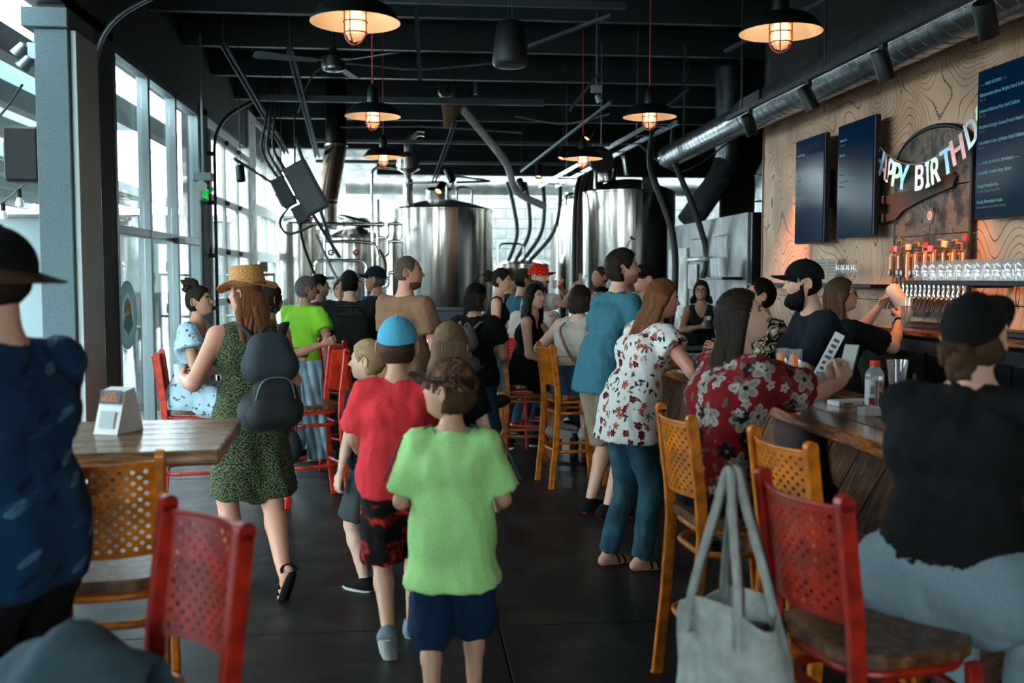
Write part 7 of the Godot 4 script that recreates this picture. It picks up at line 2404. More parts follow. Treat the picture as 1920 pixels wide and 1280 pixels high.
# ---------------------------------------------------------------- fabrics
func dab(im: Image, c: Vector2, r: Vector2, ang: float, col: Color) -> void:
	var n := im.get_width()
	var R := int(maxf(r.x, r.y)) + 1
	for y in range(-R, R + 1):
		for x in range(-R, R + 1):
			var p := Vector2(x, y).rotated(-ang)
			var d := (p.x / r.x) * (p.x / r.x) + (p.y / r.y) * (p.y / r.y)
			if d < 1.0: im.set_pixel(posmod(int(c.x) + x, n), posmod(int(c.y) + y, n), col.lerp(col.darkened(0.3), 1.0 - d))

# blooms: [petals, radius, petal colour, heart colour, count]; leaves: [colour, length, count]
func floral(key: String, bg: Color, blooms: Array, leaves: Array, n := 256) -> ImageTexture:
	var im := Image.create(n, n, false, Image.FORMAT_RGB8)
	im.fill(bg)
	var g := RandomNumberGenerator.new()
	g.seed = hash(key)
	for l in leaves:
		for k in l[2]:
			var p := Vector2(g.randf(), g.randf()) * n
			dab(im, p, Vector2(l[1], l[1] * 0.36), g.randf() * TAU, l[0])
	for b in blooms:
		for k in b[4]:
			var p := Vector2(g.randf(), g.randf()) * n
			var a0 := g.randf() * TAU
			for q in b[0]:
				var a: float = a0 + TAU * q / b[0]
				dab(im, p + Vector2(cos(a), sin(a)) * b[1] * 0.58, Vector2(b[1] * 0.56, b[1] * 0.36), a, b[2])
			dab(im, p, Vector2.ONE * b[1] * 0.22, 0, b[3])
	return ImageTexture.create_from_image(im)

func fabric(key: String) -> StandardMaterial3D:
	if mats.has("cloth_" + key): return mats["cloth_" + key]
	var plain := {
		"blue_dash": Color(0.1, 0.2, 0.32), "teal": Color(0.22, 0.42, 0.47), "beige": Color(0.5, 0.37, 0.28), "neon": Color(0.55, 0.82, 0.22), "charcoal": Color(0.1, 0.12, 0.12), "black": Color(0.045, 0.05, 0.055),
		"navy": Color(0.07, 0.1, 0.14), "steel_blue": Color(0.1, 0.3, 0.38), "white": Color(0.75, 0.75, 0.73), "cream": Color(0.74, 0.71, 0.66), "khaki": Color(0.56, 0.5, 0.42), "jeans": Color(0.14, 0.22, 0.29), "jean_blue": Color(0.2, 0.33, 0.38),
		"light_jeans": Color(0.4, 0.5, 0.56), "red": Color(0.82, 0.2, 0.23), "lime": Color(0.62, 0.8, 0.5), "grey_pants": Color(0.46, 0.52, 0.55), "boy_blue": Color(0.04, 0.14, 0.24), "olive": Color(0.16, 0.16, 0.12), "grey": Color(0.26, 0.28, 0.29),
		"jacket_teal": Color(0.08, 0.15, 0.18), "sky_cap": Color(0.3, 0.62, 0.72), "green_tank": Color(0.09, 0.13, 0.12), "pale_green": Color(0.45, 0.55, 0.4), "shoe_black": Color(0.04, 0.04, 0.045), "shoe_white": Color(0.7, 0.7, 0.67), "sole_white": Color(0.66, 0.66, 0.63),
		"sole_red": Color(0.5, 0.08, 0.07), "leather": Color(0.24, 0.15, 0.1), "straw_band": Color(0.5, 0.33, 0.18), "boot_white": Color(0.68, 0.66, 0.62), "frame_black": Color(0.03, 0.03, 0.03), "red_black": Color(0.2, 0.05, 0.05), "sneaker": Color(0.4, 0.46, 0.48), "silver": Color(0.6, 0.62, 0.62), "sandal_black": Color(0.05, 0.045, 0.045)}
	var m := mat("cloth_" + key, plain.get(key, Color.WHITE), 0.9, 0.0, 0.3)
	if key == "skin":
		m.vertex_color_use_as_albedo = true
		m.roughness = 0.5
		m.metallic_specular = 0.4
		return m
	if key == "hair":
		m.vertex_color_use_as_albedo = true
		m.roughness = 0.6
		m.metallic_specular = 0.18
		return m
	var weave := noise_tex("weave", 0.12, grain(0.88, 1.0), 256, 3)
	match key:
		"floral_red": tri(m, floral(key, Color(0.4, 0.06, 0.08), [[5, 30, Color(0.6, 0.57, 0.53), Color(0.12, 0.1, 0.09), 9], [6, 19, Color(0.05, 0.05, 0.055), Color(0.5, 0.48, 0.42), 6], [5, 12, Color(0.72, 0.7, 0.66), Color(0.2, 0.16, 0.12), 9]], [[Color(0.34, 0.29, 0.22), 20, 14], [Color(0.42, 0.38, 0.3), 13, 18]]), 2.6, false)
		"floral_white": tri(m, floral(key, Color(0.8, 0.79, 0.77), [[6, 13, Color(0.4, 0.07, 0.11), Color(0.7, 0.4, 0.3), 13], [5, 13, Color(0.76, 0.45, 0.38), Color(0.4, 0.1, 0.1), 12]], [[Color(0.2, 0.24, 0.25), 12, 34], [Color(0.32, 0.36, 0.36), 9, 20]]), 2.7, false)
		"floral_blue": tri(m, floral(key, Color(0.6, 0.7, 0.75), [[5, 8, Color(0.28, 0.24, 0.28), Color(0.8, 0.8, 0.8), 14], [5, 6, Color(0.5, 0.42, 0.44), Color(0.2, 0.2, 0.2), 12]], [[Color(0.2, 0.26, 0.28), 8, 26], [Color(0.78, 0.84, 0.86), 10, 16]]), 3.2, false)
		"floral_mix": tri(m, floral(key, Color(0.6, 0.54, 0.5), [[5, 24, Color(0.7, 0.36, 0.12), Color(0.2, 0.1, 0.05), 8], [5, 20, Color(0.1, 0.18, 0.3), Color(0.6, 0.5, 0.4), 8], [6, 14, Color(0.5, 0.1, 0.1), Color(0.7, 0.6, 0.4), 8]], [[Color(0.12, 0.16, 0.12), 18, 18]]), 3.0, false)
		"skirt_print": tri(m, floral(key, Color(0.05, 0.045, 0.05), [[5, 22, Color(0.55, 0.06, 0.09), Color(0.7, 0.5, 0.4), 8], [5, 10, Color(0.6, 0.45, 0.4), Color(0.3, 0.1, 0.1), 14]], [[Color(0.45, 0.4, 0.36), 7, 30]]), 3.0, false)
		"speckle_green": tri(m, noise_tex("speckle_green", 0.09, [[0.3, Color(0.03, 0.035, 0.03)], [0.44, Color(0.07, 0.08, 0.05)], [0.5, Color(0.38, 0.4, 0.28)], [0.57, Color(0.5, 0.5, 0.42)], [0.66, Color(0.2, 0.34, 0.06)], [0.8, Color(0.1, 0.12, 0.06)]], 512, 3, 0.0, FastNoiseLite.TYPE_CELLULAR), 2.2, false)
		"zebra": tri(m, noise_tex("zebra", 0.018, [[0.0, Color(0.04, 0.04, 0.05)], [0.4, Color(0.04, 0.04, 0.05)], [0.42, Color(0.66, 0.62, 0.56)], [0.5, Color(0.66, 0.62, 0.56)], [0.51, Color(0.62, 0.42, 0.08)], [0.55, Color(0.62, 0.42, 0.08)], [0.57, Color(0.05, 0.05, 0.06)], [0.64, Color(0.05, 0.05, 0.06)], [0.66, Color(0.7, 0.66, 0.6)], [0.8, Color(0.7, 0.66, 0.6)]], 256, 2), 2.6, false)
		"camo": tri(m, noise_tex("camo", 0.022, [[0.0, Color(0.05, 0.04, 0.035)], [0.34, Color(0.06, 0.05, 0.04)], [0.36, Color(0.3, 0.19, 0.12)], [0.5, Color(0.33, 0.21, 0.14)], [0.52, Color(0.14, 0.09, 0.06)], [0.64, Color(0.14, 0.09, 0.06)], [0.66, Color(0.46, 0.32, 0.22)], [1.0, Color(0.46, 0.32, 0.22)]], 256, 3), 2.6, false)
		"camo_red": tri(m, noise_tex("camo_red", 0.03, [[0.0, Color(0.1, 0.02, 0.02)], [0.4, Color(0.12, 0.02, 0.02)], [0.44, Color(0.85, 0.14, 0.06)], [1.0, Color(0.88, 0.18, 0.08)]], 256, 3), 6.0, false)
		"flame": tri(m, noise_tex("flame", 0.016, [[0.0, Color(0.025, 0.02, 0.022)], [0.55, Color(0.04, 0.02, 0.02)], [0.66, Color(0.34, 0.04, 0.03)], [0.74, Color(0.6, 0.12, 0.07)], [0.9, Color(0.7, 0.2, 0.12)]], 256, 3), 2.2, false)
		"straw": bump(tri(m, noise_tex("straw_weave", 0.05, [[0.2, Color(0.5, 0.33, 0.17)], [0.8, Color(0.78, 0.58, 0.36)]], 256, 4), 7.0, false), noise_tex("fine_bump", 0.05, [], 512), 0.8)
		"plaid", "blue_dash":
			var im := Image.create(256, 256, false, Image.FORMAT_RGB8)
			if key == "plaid":
				for y in 256:
					for x in 256:
						var a := (x / 22) % 3
						var b := (y / 22) % 3
						var c: Color = [Color(0.62, 0.2, 0.08), Color(0.75, 0.6, 0.48), Color(0.12, 0.16, 0.2)][a].lerp([Color(0.58, 0.2, 0.08), Color(0.78, 0.64, 0.5), Color(0.1, 0.14, 0.18)][b], 0.5)
						im.set_pixel(x, y, c)
			else:
				im.fill(Color(0.06, 0.17, 0.27))
				var g := RandomNumberGenerator.new()
				g.seed = 5
				for k in 34: dab(im, Vector2(g.randf(), g.randf()) * 256, Vector2(17, 4.5), -0.5, [Color(0.3, 0.43, 0.52), Color(0.12, 0.28, 0.4), Color(0.04, 0.12, 0.2)][k % 3])
			m.albedo_color = Color.WHITE
			tri(m, ImageTexture.create_from_image(im), 3.2 if key == "plaid" else 2.0, false)
		_: tri(m, weave, 4.0, false)
	if key in ["jeans", "jean_blue", "light_jeans"]: tri(m, noise_tex("denim_wash", 0.012, [[0.15, Color(0.7, 0.72, 0.75)], [0.85, Color(1, 1, 1)]], 256, 5), 1.6, false)
	m.uv1_triplanar_sharpness = 12.0 if key.begins_with("floral") or key in ["plaid", "skirt_print", "zebra", "blue_dash"] else 2.0
	bump(m, noise_tex("cloth_bump", 0.012, [], 256, 4, 3.0), 0.35)
	return m

# ---------------------------------------------------------------- the people
var hand_at := {}

func build_people() -> void:
	var V := func(x: float, y: float, z: float) -> Vector3: return Vector3(x, y, z)
	var S := people_specs()
	var made := []
	made.resize(S.size())
	var id := WorkerThreadPool.add_group_task(func(k: int) -> void: made[k] = make_person(S[k]), S.size(), 4, true)
	WorkerThreadPool.wait_for_group_task_completion(id)
	for k in S.size():
		var s: Dictionary = S[k]
		var t := thing("person", s.label, "person", Vector3(s.at[0], s.get("lift", 0.0), s.at[1]), s.yaw, s.get("group", ""))
		var last: Node3D
		for p in made[k]:
			if p[0] == "_hands":
				hand_at[s.get("id", "")] = [t.transform * p[1][0], t.transform * p[1][1]]
				continue
			var par: Node3D = t
			if p[3] and last: par = last
			var o := part(par, p[0], p[1], fabric(p[2]))
			if not p[3]: last = o
	build_props()

func people_specs() -> Array:
	return [
		{"label": "man in blue dashed tee and backwards black cap at the near table", "at": [-1.0, -2.56], "yaw": 68, "h": 1.75, "w": 1.12, "head": [18, -6, 0], "top": ["tee", "blue_dash"], "sleeve": 0.72, "ease": 0.024, "lh": Vector3(-0.2, 1.0, -0.34), "rh": Vector3(0.2, 1.0, -0.34), "bot": ["pants", "black", 0.02], "hair": ["short", 0.004], "hairc": "dark", "hat": ["cap", "black", 180.0, "leather"], "cs": 0.014},
		{"id": "hat", "label": "woman in straw hat and green speckled dress wearing a backpack, walking away", "at": [-0.84, -5.32], "yaw": 24, "h": 1.66, "w": 1.15, "fem": true, "head": [42, -3, 0], "skin": "ruddy", "top": ["dress", "speckle_green"], "skirt": 0.24, "bot": ["none"], "lh": Vector3(-0.3, 1.1, -0.2), "le": Vector3(-0.5, -0.9, 0.5), "lc": 0.6, "lp": Vector3(1, 0, -0.3), "rh": Vector3(0.2, 0.96, -0.26), "rc": 0.5, "lf": Vector3(-0.1, 0.08, 0.02), "rf": Vector3(0.06, 0.15, 0.34), "rt": Vector3(-0.1, -0.9, -0.55), "shoes": ["sandal", "sandal_black", "sandal_black", 1], "hair": ["long", 0.26, "chestnut", 0.012], "hairc": "auburn", "hat": ["straw", "straw"], "cs": 0.015},
		{"id": "dress", "label": "woman in pale blue floral dress with a hair bun seated on the orange stool", "at": [-1.55, -7.15], "yaw": -98, "seat": 0.725, "h": 1.64, "fem": true, "lean": 6, "head": [-6, -8, 0], "skin": "tan", "top": ["puff", "floral_blue"], "skirt": 0.3, "ease": 0.018, "bot": ["none"], "rh": Vector3(0.02, 0.98, -0.24), "re": Vector3(0.9, -0.5, 0.3), "lh": Vector3(-0.1, 1.0, -0.28), "lf": Vector3(-0.05, 0.42, -0.34), "rf": Vector3(0.1, 0.38, -0.28), "shoes": ["boot", "boot_white", "boot_white"], "hair": ["bun", Vector3(0, 0.14, 0.03)], "hairc": "dark", "bands": [["r", 0.9, 0.006, "bracelet", "silver"]]},
		{"label": "man in dark jacket and olive cap standing outside behind the glass", "at": [-3.15, -12.4], "yaw": 8, "h": 1.72, "w": 1.1, "top": ["long", "jacket_teal"], "ease": 0.03, "hat": ["cap", "olive"], "hairc": "grey", "cs": 0.024},
		{"label": "person in bright flowered top reaching an arm to the orange stool", "at": [-1.06, -7.5], "yaw": -82, "h": 1.58, "fem": true, "skin": "tan", "head": [30, 0, 0], "top": ["shirt", "floral_mix"], "ease": 0.024, "rh": Vector3(0.12, 1.14, -0.4), "lh": Vector3(-0.1, 1.0, -0.2), "re": Vector3(0.2, -1, 0.2), "hair": ["bob"], "hairc": "dark", "cs": 0.018},
		{"label": "grey-haired man in neon green tee with a hand on his hip", "at": [-0.95, -9.0], "yaw": -38, "h": 1.64, "w": 1.12, "skin": "tan", "head": [-34, 0, 0], "top": ["tee", "neon"], "ease": 0.026, "rh": Vector3(0.2, 0.9, -0.06), "re": Vector3(1, 0, 0.6), "lh": Vector3(-0.16, 0.98, -0.3), "bot": ["pants", "light_jeans"], "hairc": "grey", "cs": 0.018},
		{"label": "man in dark navy tee facing right behind the neon green tee", "at": [-0.92, -9.85], "yaw": -80, "h": 1.66, "skin": "tan", "top": ["tee", "navy"], "bot": ["pants", "black"], "hairc": "black", "stub": Color(0.03, 0.02, 0.018), "cs": 0.022},
		{"label": "man in charcoal long-sleeved shirt with mountain print and black cap, back turned", "at": [-0.54, -8.95], "yaw": 4, "h": 1.69, "w": 1.1, "top": ["long", "charcoal"], "ease": 0.026, "lh": Vector3(0.08, 1.02, -0.22), "rh": Vector3(-0.06, 1.06, -0.24), "le": Vector3(-1, -0.4, 0), "re": Vector3(1, -0.4, 0), "bot": ["pants", "black", 0.02], "hat": ["cap", "black"], "hairc": "black", "cs": 0.018},
		{"label": "person in pale green top facing this way behind the charcoal shirt", "at": [-0.66, -9.85], "yaw": 170, "h": 1.62, "fem": true, "top": ["tee", "pale_green"], "hairc": "brown", "cs": 0.024},
		{"label": "man in blue tee and dark cap seen in left profile", "at": [-0.3, -9.3], "yaw": 62, "h": 1.73, "w": 1.05, "skin": "ruddy", "head": [14, -4, 0], "top": ["tee", "steel_blue"], "ease": 0.024, "lh": Vector3(-0.12, 1.0, -0.3), "rh": Vector3(0.12, 1.0, -0.3), "bot": ["pants", "black"], "hat": ["cap", "navy"], "hairc": "grey", "cs": 0.018},
		{"label": "balding bearded man in beige tee looking right before the kettle", "at": [-0.05, -6.95], "yaw": -48, "h": 1.79, "w": 1.1, "skin": "ruddy", "head": [-44, 0, 0], "top": ["tee", "beige"], "ease": 0.024, "lh": Vector3(-0.16, 1.05, -0.3), "rh": Vector3(0.16, 1.05, -0.3), "bot": ["pants", "jeans"], "hair": ["buzz"], "hairc": "stubble", "beard": 0.008, "beardc": "auburn", "cs": 0.016},
		{"label": "small blond boy looking left beyond the boy in red", "at": [-0.2, -5.2], "yaw": 50, "h": 1.27, "skin": "pale", "head": [25, 0, 0], "top": ["tee", "navy"], "bot": ["shorts", "grey", 0.015, 0.9], "hairc": "blond", "hair": ["short", 0.016], "cs": 0.018},
		{"label": "boy in red tee and light blue cap walking away", "at": [-0.06, -4.36], "yaw": 2, "h": 1.41, "w": 0.95, "skin": "tan", "head": [-8, -4, 0], "top": ["tee", "red"], "hem": 0.05, "ease": 0.03, "sleeve": 0.78, "lh": Vector3(-0.12, 0.78, -0.22), "le": Vector3(-0.8, -0.6, 0.4), "rh": Vector3(0.1, 0.78, -0.22), "bot": ["shorts", "flame", 0.022, 0.98], "lf": Vector3(-0.05, 0.13, 0.2), "lt": Vector3(0.15, -0.75, -0.7), "rf": Vector3(0.06, 0.075, -0.08), "shoes": ["shoe", "sneaker"], "hat": ["cap", "sky_cap"], "hairc": "brown", "hair": ["short", 0.008], "cs": 0.014},
		{"label": "child with long brown hair in dark top between the two boys", "at": [0.18, -4.75], "yaw": -12, "h": 1.38, "fem": true, "skin": "pale", "top": ["tee", "black"], "bot": ["shorts", "navy", 0.015, 0.9], "hair": ["long", 0.1, "light", 0.004, 0.0], "hairc": "light", "cs": 0.018},
		{"label": "boy in lime green tee and camouflage cap walking away, nearest in the aisle", "at": [0.14, -3.5], "yaw": -2, "h": 1.3, "w": 0.82, "skin": "tan", "head": [62, -8, 0], "top": ["tee", "lime"], "hem": 0.115, "ease": 0.026, "sleeve": 0.85, "fold": 0.011, "lh": Vector3(-0.16, 0.8, -0.2), "le": Vector3(-0.35, -0.8, 0.6), "rh": Vector3(0.18, 0.78, -0.2), "re": Vector3(0.35, -0.8, 0.6), "bot": ["shorts", "boy_blue", 0.02, 1.02], "lf": Vector3(-0.07, 0.065, 0.06), "rf": Vector3(0.08, 0.065, -0.06), "shoes": ["shoe", "sneaker"], "stripe": "grey", "hat": ["cap", "camo"], "hairc": "brown", "hair": ["short", 0.02], "cs": 0.0135},
		{"id": "bag", "label": "black-haired woman in black tee with a grey backpack", "at": [0.5, -7.85], "yaw": -30, "h": 1.58, "w": 1.1, "fem": true, "skin": "tan", "head": [-35, -4, 0], "top": ["tee", "black"], "ease": 0.026, "lh": Vector3(-0.1, 0.95, -0.26), "rh": Vector3(0.15, 0.95, -0.28), "bot": ["pants", "jeans"], "hair": ["long", 0.06, "dark", 0.006, 0.0], "hairc": "black", "specs": "up", "cs": 0.018},
		{"label": "dark-haired woman with pinned hair looking right, behind the grey backpack", "at": [0.82, -9.5], "yaw": -100, "h": 1.73, "fem": true, "head": [-8, 6, 0], "top": ["tank", "black"], "hair": ["bun", Vector3(0, 0.03, 0.1)], "hairc": "dark", "cs": 0.022},
		{"label": "short-haired person in sunglasses between the pinned hair and the olive cap", "at": [1.06, -10.9], "yaw": -110, "h": 1.73, "skin": "tan", "top": ["tee", "navy"], "specs": "on", "hairc": "dark", "cs": 0.024},
		{"label": "man in backwards olive cap and blue collar turned away", "at": [1.12, -10.2], "yaw": -70, "h": 1.72, "skin": "tan", "top": ["tee", "steel_blue"], "hat": ["cap", "olive", 180.0], "hairc": "black", "stub": Color(0.02, 0.015, 0.01), "cs": 0.022},
		{"id": "redcap", "label": "moustached man in orange-red cap and white shirt raising a glass", "at": [1.2, -9.6], "yaw": -118, "h": 1.76, "head": [-6, 0, 0], "top": ["tee", "white"], "ease": 0.024, "lh": Vector3(0.06, 1.53, -0.42), "le": Vector3(-0.5, -1, -0.2), "lc": 0.6, "lp": Vector3(0.6, 0, -0.8), "hat": ["cap", "camo_red"], "hairc": "dark", "tache": 1, "stub": Color(0.05, 0.03, 0.02), "cs": 0.018},
		{"label": "dark wavy-haired woman in black tank resting her chin on her hand", "at": [0.96, -8.5], "yaw": -112, "seat": 0.725, "h": 1.64, "fem": true, "skin": "fair", "lean": 8, "head": [-26, -6, 0], "gaze": 0.6, "top": ["tank", "black"], "bot": ["none"], "skirt": 0.25, "lh": Vector3(0.0, 1.23, -0.27), "le": Vector3(-0.6, -1, -0.3), "lc": 0.8, "ld": Vector3(0.2, 0.9, -0.1), "lp": Vector3(0.2, 0, 1), "rh": Vector3(0.12, 0.92, -0.32), "hair": ["long", 0.2, "dark", 0.014, 0.03], "hairc": "black", "lf": Vector3(-0.05, 0.38, -0.3), "rf": Vector3(0.1, 0.36, -0.3), "shoes": ["shoe", "shoe_white"], "cs": 0.016},
		{"label": "person in grey cap and beige shirt behind the white crop top", "at": [1.13, -9.05], "yaw": -30, "seat": 0.725, "h": 1.66, "top": ["tee", "cream"], "bot": ["pants", "jeans"], "hat": ["cap", "grey"], "hairc": "dark", "cs": 0.02},
		{"id": "crop", "label": "woman with dark bob in white crop top and denim shorts seated on yellow stool", "at": [1.27, -7.78], "yaw": -42, "seat": 0.725, "h": 1.64, "w": 1.18, "fem": true, "skin": "pale", "lean": 10, "head": [-12, -8, 0], "top": ["crop", "cream"], "bot": ["shorts", "jean_blue", 0.018, 0.45], "lh": Vector3(-0.16, 0.98, -0.16), "le": Vector3(-0.9, -0.6, 0.3), "rh": Vector3(0.24, 0.98, -0.34), "re": Vector3(0.9, -0.5, 0.2), "hair": ["bob"], "hairc": "dark", "specs": "up", "shoes": ["shoe", "shoe_white"], "cs": 0.016},
		{"label": "person with black bob and grey top across the small table", "at": [1.78, -8.6], "yaw": 95, "seat": 0.725, "h": 1.6, "fem": true, "skin": "tan", "lean": 12, "head": [0, -14, 0], "top": ["tee", "grey"], "lh": Vector3(-0.1, 1.07, -0.3), "rh": Vector3(0.1, 1.07, -0.3), "hair": ["bob"], "hairc": "black", "cs": 0.02},
		{"id": "plaid", "label": "man in orange plaid shirt reaching out to clink glasses", "at": [2.12, -10.9], "yaw": 108, "h": 1.76, "skin": "ruddy", "head": [8, 0, 0], "top": ["shirt", "plaid"], "ease": 0.024, "sleeve": 0.85, "rh": Vector3(0.1, 1.5, -0.46), "re": Vector3(0.6, -1, 0), "rc": 0.6, "rp": Vector3(-0.6, 0, 0.8), "bot": ["pants", "jeans"], "specs": "up", "hairc": "brown", "hair": ["short", 0.008], "cs": 0.018},
		{"label": "tall man in teal tee and khaki shorts leaning toward the bar", "at": [1.27, -6.62], "yaw": -68, "h": 1.84, "w": 0.92, "lean": 12, "hunch": 8, "head": [-30, -6, 0], "skin": "fair", "top": ["tee", "teal"], "hem": 0.06, "ease": 0.022, "sleeve": 0.7, "rh": Vector3(0.16, 1.12, -0.42), "lh": Vector3(-0.2, 1.14, -0.4), "re": Vector3(0.6, -1, 0.4), "bot": ["shorts", "khaki", 0.022, 1.0], "shoes": ["shoe", "shoe_black", "sole_red"], "hairc": "dark", "hair": ["short", 0.028], "specs": "up", "stub": Color(0.1, 0.06, 0.045), "cs": 0.0145},
		{"id": "drink", "label": "man in dark cap drinking from a glass behind the flowered blouse", "at": [2.02, -8.4], "yaw": 112, "h": 1.74, "head": [0, 4, 0], "top": ["tee", "charcoal"], "rh": Vector3(0.03, 1.42, -0.2), "re": Vector3(0.8, -1, 0), "rc": 0.6, "rp": Vector3(-0.8, 0, 0.4), "hat": ["cap", "black"], "hairc": "dark", "cs": 0.02},
		{"label": "woman with long auburn hair in white floral blouse and jeans leaning on the bar", "at": [1.2, -5.42], "yaw": -74, "h": 1.66, "w": 1.08, "fem": true, "skin": "ruddy", "lean": 15, "hunch": 8, "head": [-26, 4, 0], "top": ["tee", "floral_white"], "hem": 0.085, "ease": 0.026, "sleeve": 0.4, "belly": 0.03, "rh": Vector3(0.2, 1.115, -0.36), "re": Vector3(0.7, 0.2, 0.9), "rc": 0.2, "rp": Vector3(0, -1, 0), "rd": Vector3(-0.2, -0.1, -1), "lh": Vector3(-0.15, 1.12, -0.38), "bot": ["pants", "jean_blue", 0.008], "lf": Vector3(-0.08, 0.065, 0.08), "rf": Vector3(0.08, 0.065, -0.04), "shoes": ["sandal", "leather", "sandal_black"], "hair": ["long", 0.3, "chestnut", 0.005, 0.1], "hairc": "auburn", "cs": 0.0145},
		{"id": "curl", "label": "curly-haired woman in glasses and dark green tank holding a dark beer", "at": [3.08, -10.35], "yaw": 158, "h": 1.6, "fem": true, "skin": "tan", "top": ["tank", "green_tank"], "rh": Vector3(-0.02, 1.12, -0.26), "re": Vector3(0.9, -0.6, 0.1), "rc": 0.6, "rp": Vector3(-0.8, 0, 0.3), "lh": Vector3(-0.16, 0.92, -0.1), "hair": ["long", 0.1, "dark", 0.02, 0.0], "hairc": "dark", "specs": "on", "cs": 0.018},
		{"id": "phone", "label": "long dark-haired woman in red floral shirt looking at her phone at the bar", "at": [1.19, -3.8], "yaw": -76, "seat": 0.725, "h": 1.68, "w": 1.08, "fem": true, "skin": "pale", "lean": 8, "hunch": 10, "head": [-36, -16, 0], "top": ["shirt", "floral_red"], "hem": 0.005, "ease": 0.03, "sleeve": 0.85, "belly": 0.03, "rh": Vector3(0.03, 1.2, -0.57), "re": Vector3(0.5, -1, 0.1), "lh": Vector3(-0.09, 1.2, -0.59), "le": Vector3(-0.6, -1, 0.1), "rc": 0.6, "lc": 0.6, "rp": Vector3(-1, 0.2, 0), "lp": Vector3(1, 0.2, 0), "rd": Vector3(-0.25, 0.55, -0.6), "ld": Vector3(0.25, 0.55, -0.6), "bot": ["pants", "black", 0.014], "hair": ["long", 0.42, "dark", 0.008, 0.2], "hairc": "dark", "bands": [["l", 0.92, 0.012, "watch", "silver"]], "cs": 0.0135},
		{"label": "dark-haired man in black, white and yellow patterned shirt across the bar", "at": [2.52, -6.66], "yaw": 92, "seat": 0.725, "h": 1.74, "w": 1.1, "skin": "ruddy", "lean": 10, "head": [-10, -10, 0], "top": ["shirt", "zebra"], "ease": 0.028, "sleeve": 0.85, "lh": Vector3(-0.12, 1.12, -0.42), "rh": Vector3(0.1, 1.12, -0.42), "bot": ["pants", "jeans"], "hairc": "black", "hair": ["short", 0.018], "cs": 0.016},
		{"label": "bearded man in navy tee and black cap leaning on the bar", "at": [2.34, -5.3], "yaw": 84, "h": 1.78, "w": 1.2, "pel": 0.9, "skin": "fair", "lean": 12, "hunch": 6, "head": [-6, 2, 0], "top": ["tee", "navy"], "ease": 0.024, "sleeve": 0.8, "lh": Vector3(-0.06, 1.1, -0.42), "le": Vector3(-0.8, -0.8, 0.1), "rh": Vector3(0.1, 1.11, -0.44), "lf": Vector3(-0.12, 0.08, 0.12), "rf": Vector3(0.14, 0.08, 0.05), "lc": 0.2, "hat": ["cap", "black"], "hairc": "black", "hair": ["short", 0.004], "beard": 0.036, "cs": 0.015},
		{"id": "pour", "label": "bartender with long auburn hair in black crop tee pouring a beer", "at": [2.66, -6.0], "yaw": -82, "h": 1.63, "w": 1.08, "fem": true, "skin": "fair", "head": [-28, -8, 0], "top": ["tee", "black"], "hem": -0.06, "ease": 0.024, "sleeve": 0.8, "rh": Vector3(0.1, 1.37, -0.38), "re": Vector3(0.6, -1, -0.1), "lh": Vector3(-0.1, 1.45, -0.37), "le": Vector3(-0.6, -1, -0.1), "rc": 0.55, "lc": 0.55, "rp": Vector3(-1, 0, -0.3), "lp": Vector3(1, -0.3, -0.3), "bot": ["pants", "jeans"], "hair": ["long", 0.3, "auburn", 0.006, 0.03], "hairc": "brown", "specs": "on", "bands": [["r", 0.93, 0.004, "bracelet", "shoe_black"]], "cs": 0.015},
		{"label": "woman in black tank and grey trousers hunched on the red stool, back turned", "at": [1.43, -2.5], "yaw": -50, "seat": 0.725, "h": 1.72, "w": 1.2, "fem": true, "skin": "fair", "lean": 12, "hunch": 14, "head": [-4, -26, 0], "top": ["tee", "black"], "sleeve": 0.16, "ease": 0.018, "hem": -0.012, "hips": 1.5, "lh": Vector3(-0.02, 1.12, -0.44), "le": Vector3(-0.2, -1, 0.1), "rh": Vector3(0.24, 1.1, -0.36), "re": Vector3(1, -0.4, 0.4), "bot": ["pants", "grey_pants", 0.01], "hair": ["pony", Vector3(0, 0.0, 0.115)], "hairc": "brown", "hat": ["cap", "black"], "cs": 0.0135},
	]

